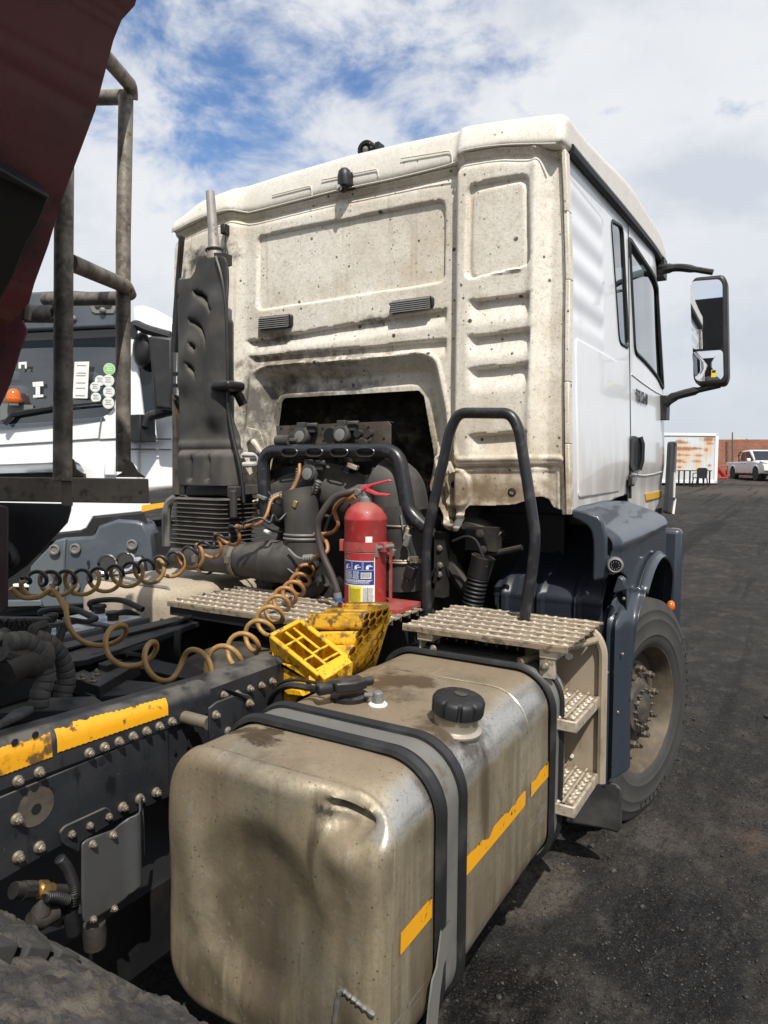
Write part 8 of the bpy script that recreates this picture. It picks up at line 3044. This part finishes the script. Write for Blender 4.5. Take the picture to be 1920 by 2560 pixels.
# grille strip, seams, body details
slab([(-5.729,1.483,1.649),(-5.519,1.609,1.663),(-5.099,1.861,1.682),(-4.847,2.013,1.704),(-4.793,2.043,1.672)] + [(-4.651,1.983,1.606),(-4.652,1.98,1.575),(-4.736,1.931,1.593),(-5.397,1.535,1.57),(-5.604,1.41,1.55)], 'chrome_strip', m_chrome, 0.02)
slab([(-5.684,1.455,1.543),(-5.476,1.581,1.56),(-4.807,1.982,1.586),(-4.72,2.032,1.569),(-4.719,2.03,1.532),(-5.474,1.578,1.514),(-5.682,1.452,1.494)], 'grille_slot', m_dark, 0.06)
for pts in ([(-5.766,1.51,1.843),(-5.556,1.637,1.866),(-5.082,1.923,1.903),(-4.882,2.043,1.923),(-4.656,2.18,1.943)], [(-4.64,2.206,2.164),(-4.652,2.189,2.035),(-4.656,2.18,1.943),(-4.64,2.189,1.935),(-4.503,2.271,1.944)], [(-4.365,2.353,1.945),(-4.318,2.382,1.942),(-3.996,2.574,1.942)], [(-4.361,2.348,1.831),(-4.303,2.382,1.834),(-3.991,2.568,1.829)]):
    m = MB()
    m.tube(pts, 0.008, 6)
    m.build('panel_gap', m_grey, t2)
slab([(-4.574,2.177,1.716),(-4.534,2.205,1.765),(-4.471,2.243,1.778),(-4.462,2.231,1.546),(-4.578,2.162,1.545)], 'corner_panel', m_white2, 0.05, bevel=0.02)
sw = slab([(-4.408,2.467,3.041),(-4.266,2.549,2.993),(-4.16,2.613,3.006),(-4.13,2.572,2.215),(-4.298,2.469,2.177),(-4.327,2.456,2.226)], 'side_window', M('blue_black_glass', (0.012, 0.018, 0.022), 0.04, spec=.6), 0.02)
mr = slab([(-3.938,2.229,2.967),(-3.723,2.356,2.953),(-3.695,2.319,2.218),(-3.85,2.227,2.234)], 'mirror_housing', m_black, 0.16, bevel=0.03, bseg=3)
m = MB()
m.ball((-4.241,2.415,2.874), 0.14, 0.9, 0.5, 1.35, 10)
m.build('mirror_head', m_black, mr)
m = MB()
m.tube(smooth_path([(-4.233,2.287,2.973),(-4.232,2.295,3.081),(-4.202,2.315,3.111),(-4.118,2.362,3.07),(-4.014,2.422,3.034),(-3.899,2.488,2.999)], 5), 0.05, 8)
m.tube(smooth_path([(-4.09,2.304,2.053),(-4.053,2.334,2.161),(-3.941,2.404,2.203),(-3.839,2.467,2.234)], 5), 0.055, 8)
m.box((-4.222,2.341,2.045), (0.28, 0.2, 0.28))
m.build('mirror_arm', m_black, mr, bevel=0.01)
# bumper, lamps
slab([(-5.098,1.654,0.602),(-5.012,1.713,0.715),(-4.885,1.801,0.878),(-4.814,1.846,0.902),(-4.729,1.897,0.908),(-4.548,2.006,0.922),(-4.514,2.034,1.028),(-4.445,2.077,1.054),(-4.337,2.144,1.097),(-4.168,2.245,1.087),(-4.1,2.283,1.059),(-4.048,2.306,0.947),(-4.018,2.307,0.722),(-4.005,2.289,0.357),(-4.046,2.258,0.272),(-4.135,2.202,0.237),(-4.22,2.15,0.226),(-4.581,1.932,0.198),(-4.774,1.816,0.185),(-4.967,1.7,0.174),(-4.994,1.689,0.237),(-5.116,1.618,0.264)], 'bumper', M('slate_visor', (0, 0, 0)), 0.35, bevel=0.05, bseg=3)
slab([(-5.07,1.636,0.606),(-4.984,1.695,0.719),(-4.858,1.782,0.874),(-4.767,1.838,0.9),(-4.77,1.823,0.72),(-4.769,1.803,0.44),(-4.748,1.798,0.196),(-4.94,1.682,0.18),(-4.966,1.671,0.243),(-5.087,1.601,0.27)], 'bumper_centre', M('pale_slate_plastic', (0.10, 0.115, 0.125), 0.45), 0.06, bevel=0.015)
slab([(-5.346,1.586,0.905),(-4.897,1.857,0.936),(-4.703,1.974,0.959),(-4.655,2.005,0.988),(-4.599,2.047,1.101),(-4.175,2.304,1.154),(-4.122,2.327,1.041),(-4.139,2.316,1.027),(-4.379,2.177,1.082),(-4.559,2.064,1.009),(-4.591,2.037,0.91),(-4.943,1.824,0.865),(-5.343,1.582,0.82)], 'bumper_gap', m_dark, 0.1)
hl = slab([(-4.459,1.995,0.689),(-4.421,2.018,0.699),(-4.079,2.224,0.727),(-4.045,2.241,0.671),(-4.025,2.245,0.573),(-4.02,2.238,0.434),(-4.037,2.227,0.417),(-4.432,1.987,0.361),(-4.455,1.975,0.388)], 'headlight', m_dark, 0.05, bevel=0.01)
slab([(-4.442,1.993,0.681),(-4.077,2.213,0.714),(-4.051,2.225,0.665),(-4.038,2.227,0.586),(-4.238,2.104,0.538),(-4.436,1.985,0.519)], 'headlight_lens', M('clear_lamp_plastic', (0.42, 0.44, 0.46), 0.08, 0.5, coat=1.0, layers=[dict(scale=9, lo=.4, hi=.6, col=(0.75, 0.77, 0.78), amt=.8), dict(scale=14, lo=.55, hi=.65, col=(0.06, 0.06, 0.07), amt=.8)]), 0.03, parent=hl)
slab([(-4.442,1.977,0.467),(-4.237,2.102,0.496),(-4.028,2.229,0.526),(-4.02,2.226,0.432),(-4.424,1.981,0.374)], 'fog_lens', M('clear_lamp_plastic', (0, 0, 0)), 0.03, parent=hl)
m = MB()
for q, r_ in (((-4.359,2.027,0.636), .10), ((-4.199,2.125,0.666), .10), ((-4.346,2.02,0.434), .07), ((-4.179,2.122,0.457), .06)):
    m.lathe([(r_ * 1.1, 0.0), (r_, .02), (r_ * .5, -.02), (0, -.03)], q, -Fh, 22)
m.build('lamp_reflector', m_chrome, hl)
for q in [(-4.833,1.756,0.786),(-4.83,1.729,0.403)] + [(-4.683,1.892,0.793),(-4.178,2.197,0.839),(-4.674,1.869,0.398)]:
    m = MB()
    m.lathe([(0.055, 0), (0.055, 0.02), (0.04, 0.025), (0.03, .012), (0, .012)], q, -Fh, 18)
    m.build('bumper_plug', m_grey, t2)
slab([(-4.552,1.927,0.671),(-4.534,1.937,0.672),(-4.532,1.935,0.624),(-4.55,1.924,0.624)], 'tow_cover', m_dark, 0.02)
slab([(-4.217,2.355,1.238),(-3.997,2.489,1.273),(-4.002,2.482,1.223),(-4.212,2.353,1.17)], 'reflector_tape', m_tape, 0.03)
slab([(-5.235,1.535,0.421),(-5.013,1.669,0.43),(-4.981,1.684,0.381),(-4.944,1.694,0.213),(-4.961,1.681,0.178),(-4.986,1.668,0.199),(-5.017,1.663,0.381),(-5.228,1.537,0.386)], 'fog_surround', m_white2, 0.05, bevel=0.01)
slab([(-5.445,1.443,0.401),(-5.033,1.688,0.39),(-5.001,1.692,0.179),(-5.434,1.428,0.105)], 'lower_grille', m_dark, 0.05)
slab([(-5.366,1.421,0.249),(-4.957,1.666,0.259),(-4.943,1.67,0.196),(-5.363,1.418,0.179)], 'bumper_step', M('pale_slate_plastic', (0, 0, 0)), 0.08, bevel=0.01)
slab([(-5.603,1.549,0.893),(-4.987,1.919,0.919),(-4.735,2.059,0.785),(-4.173,2.405,0.933),(-3.891,2.576,0.963),(-3.859,2.534,0.132),(-5.571,1.506,0.047)], 'underbody', m_dark, 1.5)
m = MB()
m.b2((-6.3, 2.0, 0.0), (-5.3, 3.4, 0.25))
for c in ((-4.25, 3.55), (-6.3, 2.3)):
    m.lathe([(0.3, -.14), (0.5, -.15), (0.52, -.1), (0.52, .1), (0.5, .15), (0.3, .14)], (c[0], c[1], 0.52), Rh, 40)
m.build('truck_wheel', m_tyre, t2)
ln = MB()
pts = [(-4.498,2.687,1.045),(-4.316,2.796,1.062),(-4.197,2.863,1.002),(-4.186,2.848,0.715),(-4.42,2.708,0.713)]
ln.prism(pts, Fh * .4)
ln.build('wheel_arch', m_dark, t2)
tread(m_alu, t2, (-4.288,2.568,0.899), tuple(Rh), tuple(Fh), 0.25, 0.25, 3, pitch=.08, rad=.025, edge=.04)
tread(m_alu, t2, (-4.215,2.581,0.487), tuple(Rh), tuple(Fh), 0.4, 0.25, 3, pitch=.08, rad=.025, edge=.04)

# ------------------------------------------------------------------ rusty white container, table and chair
def pt(o, u, a, b, c):
    v = Vector((-u.y, u.x, 0))
    return o + u * a + v * b + Vector((0, 0, c))


CO = Vector((-4.276,35.6,0.89))
CE = Vector((-2.129,37.122,0.966))
cu_ = (CE - CO)
cw = Vector((cu_.x, cu_.y, 0)).length
cu_ = Vector((cu_.x, cu_.y, 0)).normalized()
CO.z = CE.z = float(gz(36)) + 0.06
ct = thing('storage_container', 'white storage container streaked with orange rust beside the brick wall', 'container', CO)
m = MB()
H_ = 2.55
cb_ = lambda a, b, c: pt(CO, cu_, a, b, c)
m.prism([cb_(-2, 0, 0.1), cb_(cw, 0, 0.1), cb_(cw, 0, H_ - .1), cb_(-2, 0, H_ - .1)], Vector((-cu_.y, cu_.x, 0)) * 2.4)
rust = []
for (x, y, sx, sy, dark) in ((945, 325, .28, .18, 1), (990, 330, .25, .12, 0), (1175, 300, .5, .22, 1), (1180, 335, .3, .12, 0), (935, 380, .5, .18, 1), (1005, 380, .45, .16, 1), (1065, 376, .25, .12, 1), (1105, 378, .2, .1, 0),
                             (945, 430, .2, .12, 0), (1000, 432, .3, .08, 0), (1095, 434, .3, .10, 0), (940, 480, .35, .16, 1), (1085, 482, .35, .12, 0), (985, 490, .15, .06, 0), (948, 530, .16, .1, 1), (1185, 515, .15, .1, 0), (1155, 385, .14, .16, 0)):
    px_, py_ = 1400 + x / 3.19, 1000 + y / 3.19
    a = (x - 850) / (1245 - 850) * cw
    c = (662 - y) / 410 * H_
    rust.append((a, c, sx, sy, dark))
lay = []
for a, c, sx, sy, dk in rust:
    q = cb_(a, 0, c)
    lay.append(dict(kind='spot', at=(q.x, q.y, q.z - .25), size=(sx * .8, 3, sy + .5), scale=2.2, stretch=(2.5, 2.5, .5), lo=0.0, hi=1.1, wob=1.6, col=(0.66, 0.46, 0.25), amt=0.55))
for a, c, sx, sy, dk in rust:
    q = cb_(a, 0, c)
    lay.append(dict(kind='spot', at=tuple(q), size=(sx * .85, 3, sy * .85), scale=4.5, lo=0.2, hi=1.1, wob=1.6, col=(0.36, 0.12, 0.03), amt=0.9 if dk else 0.75))
m_cont = M('rusting_white_steel', (0.62, 0.66, 0.68), 0.5, layers=[dict(scale=1.2, lo=.4, hi=.7, col=(0.56, 0.58, 0.57), amt=.6)] + lay)
m.build('container_wall', m_cont, ct)
m = MB()
for (a0, a1, c0, c1) in ((-2, cw + .02, H_ - .14, H_), (-2, cw + .02, 0.0, 0.14), (cw - .14, cw + .03, 0.0, H_)):
    m.prism([cb_(a0, -.05, c0), cb_(a1, -.05, c0), cb_(a1, -.05, c1), cb_(a0, -.05, c1)], Vector((-cu_.y, cu_.x, 0)) * 0.1)
m.build('container_frame', m_white2, ct, bevel=0.01)
for k in range(14):
    a = 0.12 + k * (cw - .3) / 13
    m = MB()
    m.prism([cb_(a, -.008, .14), cb_(a + .05, -.008, .14), cb_(a + .05, -.008, H_ - .14), cb_(a, -.008, H_ - .14)], Vector((-cu_.y, cu_.x, 0)) * 0.02)
    m.build('wall_rib', m_cont, ct)
m = MB()
for a in (0.4, cw * .5, cw - .2):
    m.prism([cb_(a, 0, -.12), cb_(a + .25, 0, -.12), cb_(a + .25, 0, 0.0), cb_(a, 0, 0.0)], Vector((-cu_.y, cu_.x, 0)) * 2.3)
m.build('support_block', m_dark, ct)
# plastic table
TO = Vector((-3.403,34.711,0.747))
TE = Vector((-2.154,35.457,0.757))
TO.z = TE.z = float(gz(34.6)) - 0.02
tb_ = thing('plastic_table', 'black plastic garden table in front of the rusty container', 'table', TO)
tl = (TE - TO).length
tu = (TE - TO).normalized()
vv_ = Vector((-tu.y, tu.x, 0))
m = MB()
m.prism([TO + Vector((0, 0, .74)), TE + Vector((0, 0, .74)), TE + Vector((0, 0, .74)) + vv_ * .75, TO + Vector((0, 0, .74)) + vv_ * .75], (0, 0, .045))
m.build('tabletop', m_black, tb_, bevel=0.01)
for a, b in ((.1, .05), (.38, .05), (tl - .38, .68), (tl - .1, .05), (.1, .68), (tl - .1, .68)):
    m = MB()
    c = TO + tu * a + vv_ * b
    m.box(c + Vector((0, 0, .37)), (0.07, 0.07, 0.74))
    m.build('leg', m_black, tb_)
CH = Vector((-2.477,34.33,0.744))
CH.z = float(gz(33.8)) - .02
chr_ = thing('plastic_chair', 'dark plastic chair with its back to the camera in front of the table', 'chair', CH)
m = MB()
m.prism([CH + tu * -.24 + Vector((0, 0, .42)), CH + tu * .24 + Vector((0, 0, .42)), CH + tu * .26 + Vector((0, 0, .88)), CH + tu * .16 + Vector((0, 0, .93)), CH + tu * -.16 + Vector((0, 0, .93)), CH + tu * -.26 + Vector((0, 0, .88))], vv_ * .03)
m.build('backrest', m_black, chr_, bevel=0.01)
m = MB()
m.prism([CH + tu * -.24 + Vector((0, 0, .42)), CH + tu * .24 + Vector((0, 0, .42)), CH + tu * .24 + vv_ * .45 + Vector((0, 0, .44)), CH + tu * -.24 + vv_ * .45 + Vector((0, 0, .44))], (0, 0, .03))
m.build('seat', m_black, chr_)
for a, b in ((-.23, 0), (.23, 0), (-.23, .42), (.23, .42)):
    m = MB()
    m.tube([CH + tu * a + vv_ * b + Vector((0, 0, .43)), CH + tu * a * 1.25 + vv_ * (b * 1.1) + Vector((0, 0, 0))], 0.03, 8)
    m.build('leg', m_black, chr_)
for sg in (-1, 1):
    m = MB()
    m.tube([CH + tu * .25 * sg + Vector((0, 0, .68)), CH + tu * .27 * sg + vv_ * .38 + Vector((0, 0, .66)), CH + tu * .27 * sg + vv_ * .40 + Vector((0, 0, .43))], 0.022, 8)
    m.build('arm', m_black, chr_)

# ------------------------------------------------------------------ brick wall, poles, red barrier, distant roof plate
WA, WB = Vector((-8.144,46.908,3.558)), Vector((6.217,53.741,3.677))
WA.z = WB.z = float(gz(47))
wu = (WB - WA).normalized()
wv = Vector((-wu.y, wu.x, 0))
m_brick = bpy.data.materials.new('weathered_red_brick')
m_brick.use_nodes = True
bn, bl2 = m_brick.node_tree.nodes, m_brick.node_tree.links
bt_ = bn.new('ShaderNodeTexBrick')
bt_.inputs['Color1'].default_value = (0.36, 0.135, 0.075, 1)
bt_.inputs['Color2'].default_value = (0.25, 0.085, 0.05, 1)
bt_.inputs['Mortar'].default_value = (0.33, 0.22, 0.16, 1)
bt_.inputs['Scale'].default_value = 1.0
bt_.inputs['Brick Width'].default_value = 0.23
bt_.inputs['Row Height'].default_value = 0.086
bt_.inputs['Mortar Size'].default_value = 0.008
tcb = bn.new('ShaderNodeTexCoord')
mpb = bn.new('ShaderNodeMapping')
mpb.inputs['Rotation'].default_value = (R(90), 0, 0)
mpb.vector_type = 'POINT'
cbx = bn.new('ShaderNodeSeparateXYZ')
cby = bn.new('ShaderNodeCombineXYZ')
bl2.new(tcb.outputs['Object'], cbx.inputs[0])
bl2.new(cbx.outputs[0], cby.inputs[0])
bl2.new(cbx.outputs[2], cby.inputs[1])
bl2.new(cby.outputs[0], bt_.inputs['Vector'])
nz_ = bn.new('ShaderNodeTexNoise')
nz_.inputs['Scale'].default_value = 1.3
nz_.inputs['Detail'].default_value = 5
mxb = bn.new('ShaderNodeMix')
mxb.data_type = 'RGBA'
mxb.blend_type = 'MULTIPLY'
bl2.new(tcb.outputs['Object'], nz_.inputs['Vector'])
rmb = bn.new('ShaderNodeMapRange')
rmb.inputs[1].default_value = 0.35
rmb.inputs[2].default_value = 0.65
bl2.new(nz_.outputs['Fac'], rmb.inputs[0])
bl2.new(rmb.outputs[0], mxb.inputs['Factor'])
bl2.new(bt_.outputs['Color'], mxb.inputs['A'])
mxb.inputs['B'].default_value = (0.72, 0.74, 0.76, 1)
bl2.new(mxb.outputs['Result'], bn['Principled BSDF'].inputs['Base Color'])
bn['Principled BSDF'].inputs['Roughness'].default_value = 0.9
wall = thing('brick_wall', 'long red brick boundary wall behind the container and pickup', 'wall', WA)
m = MB()
wl_len = (WB - WA).length
m.prism([WA + Vector((0, 0, -.4)), WB + Vector((0, 0, -.4)), WB + Vector((0, 0, 2.42)), WA + Vector((0, 0, 2.36))], wv * .23)
m.build('wall_face', m_brick, wall)
for a in np.arange(0.0, wl_len, 4.5):
    m = MB()
    c = WA + wu * float(a)
    m.prism([c + Vector((0, 0, -.4)), c + wu * .45 + Vector((0, 0, -.4)), c + wu * .45 + Vector((0, 0, 2.42)), c + Vector((0, 0, 2.42))], wv * -.12)
    m.build('wall_pier', m_brick, wall)
m = MB()
m.prism([WA + Vector((0, 0, 2.36)), WB + Vector((0, 0, 2.42)), WB + Vector((0, 0, 2.50)), WA + Vector((0, 0, 2.44))], wv * .26)
m.build('coping', m_brick, wall)
for (x, yb, yt, dd, r_, nm, lb) in ((1330, 640, 335, 44.5, .09, 'steel_post', 'dark steel post against the brick wall beside the red barrier'), (1375, 560, 260, 45, .05, 'steel_post', 'thin rusty pole standing up above the brick wall behind the pickup')):
    pass
a, b = Vector((-2.412,46.057,0.994)), Vector((-2.503,46.18,3.392))
a.z = float(gz(44)) - .1
po_ = MB()
po_.tube([a, b], 0.075, 8)
o = po_.build('steel_post', m_plate, None)
tag(o, 'dark steel post against the brick wall between container and pickup', 'post')
a, b = Vector((-2.199,47.351,0.981)), Vector((-2.315,47.506,4.033))
a.z = float(gz(45)) - .1
po_ = MB()
po_.tube([a, b], [0.06, 0.035], 8)
o = po_.build('steel_pole', m_plate, None)
tag(o, 'thin pole rising above the brick wall behind the pickup', 'pole')
# far yellow sheet showing over the wall
fs_ = thing('machine_cab', 'small yellow cab top just showing over the brick wall', 'machine', (-4.035,75.686,4.463))
m = MB()
m.prism([(-4.196,75.59,4.462),(-4.206,75.604,4.735),(-4.123,75.658,4.786),(-3.909,75.785,4.787),(-3.875,75.782,4.464)], Vector((0, 1.5, 0)))
m.prism([(-4.517,75.398,4.46),(-4.389,75.227,1.104),(-3.427,75.802,1.111),(-3.554,75.973,4.467)], Vector((0, 1.5, 0)))
m.build('cab_top', M('far_yellow_paint', (0.62, 0.42, 0.12), 0.6), fs_, bevel=0.05)
m = MB()
for x in (0, 1):
    pass
m.tube([(-3.341,76.101,4.468),(-3.35,76.114,4.717)], 0.06, 6)
m.build('exhaust_stub', m_plate, fs_)
rb = thing('red_barrier', 'red steel barrier frame between the container and the pickup', 'barrier', (-2.48,43.69,1.097))
m = MB()
for pts in ([(-2.704,43.555,1.08),(-2.734,43.596,1.878),(-2.221,43.903,1.882),(-2.189,43.861,1.054)], [(-2.707,43.559,1.155),(-2.193,43.866,1.158)], [(-2.733,43.594,1.841),(-2.194,43.867,1.173)]):
    m.tube(pts, 0.05, 6)
m.build('barrier_frame', M('bright_red_steel', (0.42, 0.06, 0.045), 0.5), rb)
m = MB()
m.prism([(-2.735,43.693,1.617),(-2.221,44,1.621),(-2.206,43.981,1.232),(-2.72,43.673,1.228)], Vector((0, .02, 0)))
m.build('barrier_panel', M('bright_red_steel', (0, 0, 0)), rb)

# ------------------------------------------------------------------ white pickup
def build_pickup(at, yaw):
    pk = thing('pickup_truck', 'white double-cab pickup truck parked by the brick wall at the right edge', 'pickup', at)
    Mx = Matrix.Translation(Vector(at)) @ Matrix.Rotation(yaw, 4, 'Z')
    mp = M('pickup_white_paint', (0.74, 0.75, 0.74), 0.3, coat=0.4, layers=[dict(kind='axis', axis='Z', lo=at[2] + 0.9, hi=at[2] + 0.4, scale=4, nlo=.3, nhi=.6, col=(0.45, 0.37, 0.28), amt=.6)])
    mg_ = M('pickup_glass', (0.012, 0.016, 0.02), 0.04, coat=1.0)

    def body(prof, y0, y1, name, mat, parent=pk, bev=.05, dx=0.0):
        m = MB(Mx)
        m.prism([(a, y0, b) for a, b in prof], (0, y1 - y0, 0))
        return m.build(name, mat, parent, bevel=bev, bseg=3)
    # x forward, y left
    lower = [(-2.62, .55), (-2.62, 1.08), (-1.05, 1.10), (0.95, 1.10), (1.05, 1.13), (2.25, 1.02), (2.55, .92), (2.62, .60), (2.50, .42), (2.12, .42)]
    for c in (1.60, -1.48):
        arch = [(c + .46 * math.cos(t), .42 + .46 * math.sin(t) * 1.0) for t in np.linspace(0.1, math.pi - .1, 10)]
        lower += arch if c > 0 else []
        if c > 0:
            lower += [(1.1, .42), (-1.0, .42)]
        else:
            lower += arch
    lower += [(-2.0, .5)]
    lo_o = body(lower, -.90, .90, 'lower_body', mp)
    top = [(-1.02, 1.09), (-0.92, 1.45), (-0.70, 1.74), (0.25, 1.78), (0.42, 1.74), (1.12, 1.12)]
    body(top, -.74, .74, 'cabin', mp, bev=.08)
    for sg in (-1, 1):
        gl1 = [(-0.86, 1.16), (-0.78, 1.45), (-0.60, 1.66), (-0.22, 1.68), (-0.22, 1.14)]
        gl2 = [(-0.15, 1.14), (-0.15, 1.68), (0.28, 1.68), (0.88, 1.18), (0.80, 1.14)]
        y = sg * .742
        body(gl1, y - .01, y + .01, 'side_window', mg_, bev=0)
        body(gl2, y - .01, y + .01, 'side_window', mg_, bev=0)
        m = MB(Mx)
        m.box((0.86, sg * 1.0, 1.2), (0.12, 0.2, 0.18))
        m.build('door_mirror', mp, pk, bevel=.03)
        m = MB(Mx)
        m.prism([(2.12, sg * .60, .86), (2.56, sg * .55, .83), (2.40, sg * .88, .90), (2.02, sg * .905, .98), (2.05, sg * .90, 1.0)], (0.01, 0, .10))
        m.build('headlight', M('pickup_lamp', (0.25, 0.27, 0.3), 0.1, .4, coat=1), pk, bevel=.01)
        for a in (-.10, .38):
            m = MB(Mx)
            m.box((a - .15, sg * .905, 1.0), (0.18, 0.03, 0.04))
            m.build('door_handle', m_chrome, pk)
        m = MB(Mx)
        m.b2((-1.0, sg * .90 - .06, .36), (1.1, sg * .90 + .06, .44))
        m.build('side_step', m_black, pk)
        for c in (1.60, -1.48):
            m = MB(Mx)
            m.lathe([(0.22, -.12), (0.36, -.13), (0.385, -.08), (0.385, .08), (0.36, .13), (0.22, .12)], (c, sg * .80, .385), (0, sg, 0), 32)
            w_ = m.build('wheel', m_tyre, pk)
            m = MB(Mx)
            m.lathe([(0.24, .05), (0.235, .10), (0.20, .07), (0.06, .09), (0, .095)], (c, sg * .80, .385), (0, sg, 0), 24, cap=False)
            m.build('rim', m_rim, w_)
            m = MB(Mx)
            m.tube([(c + .46 * math.cos(t), sg * .905, .42 + .46 * math.sin(t)) for t in np.linspace(0, math.pi, 14)], .045, 8)
            m.build('wheel_arch', mp, pk)
    m = MB(Mx)
    m.prism([(0.46, -.64, 1.70), (0.46, .64, 1.70), (1.06, .70, 1.16), (1.06, -.70, 1.16)], (.012, 0, .012))
    m.build('windscreen', mg_, pk)
    m = MB(Mx)
    m.prism([(2.55, -.5, .72), (2.55, .5, .72), (2.50, .5, .92), (2.50, -.5, .92)], (.05, 0, 0))
    m.build('grille', m_dark, pk)
    m = MB(Mx)
    m.b2((2.58, -.45, .48), (2.64, .45, .62))
    m.b2((2.45, -.82, .52), (2.60, -.62, .62))
    m.b2((2.45, .62, .52), (2.60, .82, .62))
    m.build('bumper_opening', m_dark, pk)
    m = MB(Mx)
    m.tube([(-1.1, -.72, 1.1), (-1.25, -.70, 1.5), (-1.0, -.66, 1.72)], .04, 8)
    m.tube([(-1.1, .72, 1.1), (-1.25, .70, 1.5), (-1.0, .66, 1.72)], .04, 8)
    m.tube([(-1.25, -.7, 1.5), (-1.25, .7, 1.5)], .035, 8)
    m.build('sports_bar', m_black, pk)
    m = MB(Mx)
    m.b2((-2.55, -.75, .75), (-1.15, .75, 1.085))
    m.build('load_bed_liner', m_black, pk)
    m = MB(Mx)
    m.b2((-2.4, -.7, .3), (2.4, .7, .5))
    m.build('underbody', m_dark, pk)
    return pk


# the wheels on this side give the place and the turn of the pickup
PA, PB = Vector((-1.821,44.538,0.931)), Vector((-0.571,42.019,0.965))
pyaw = math.atan2(PB.y - PA.y, PB.x - PA.x)
po = (PA + PB) / 2 - Matrix.Rotation(pyaw, 3, 'Z') @ Vector((0.06, -0.80, 0))
build_pickup((po.x, po.y, float(gz(po.y)) - 0.08), pyaw)
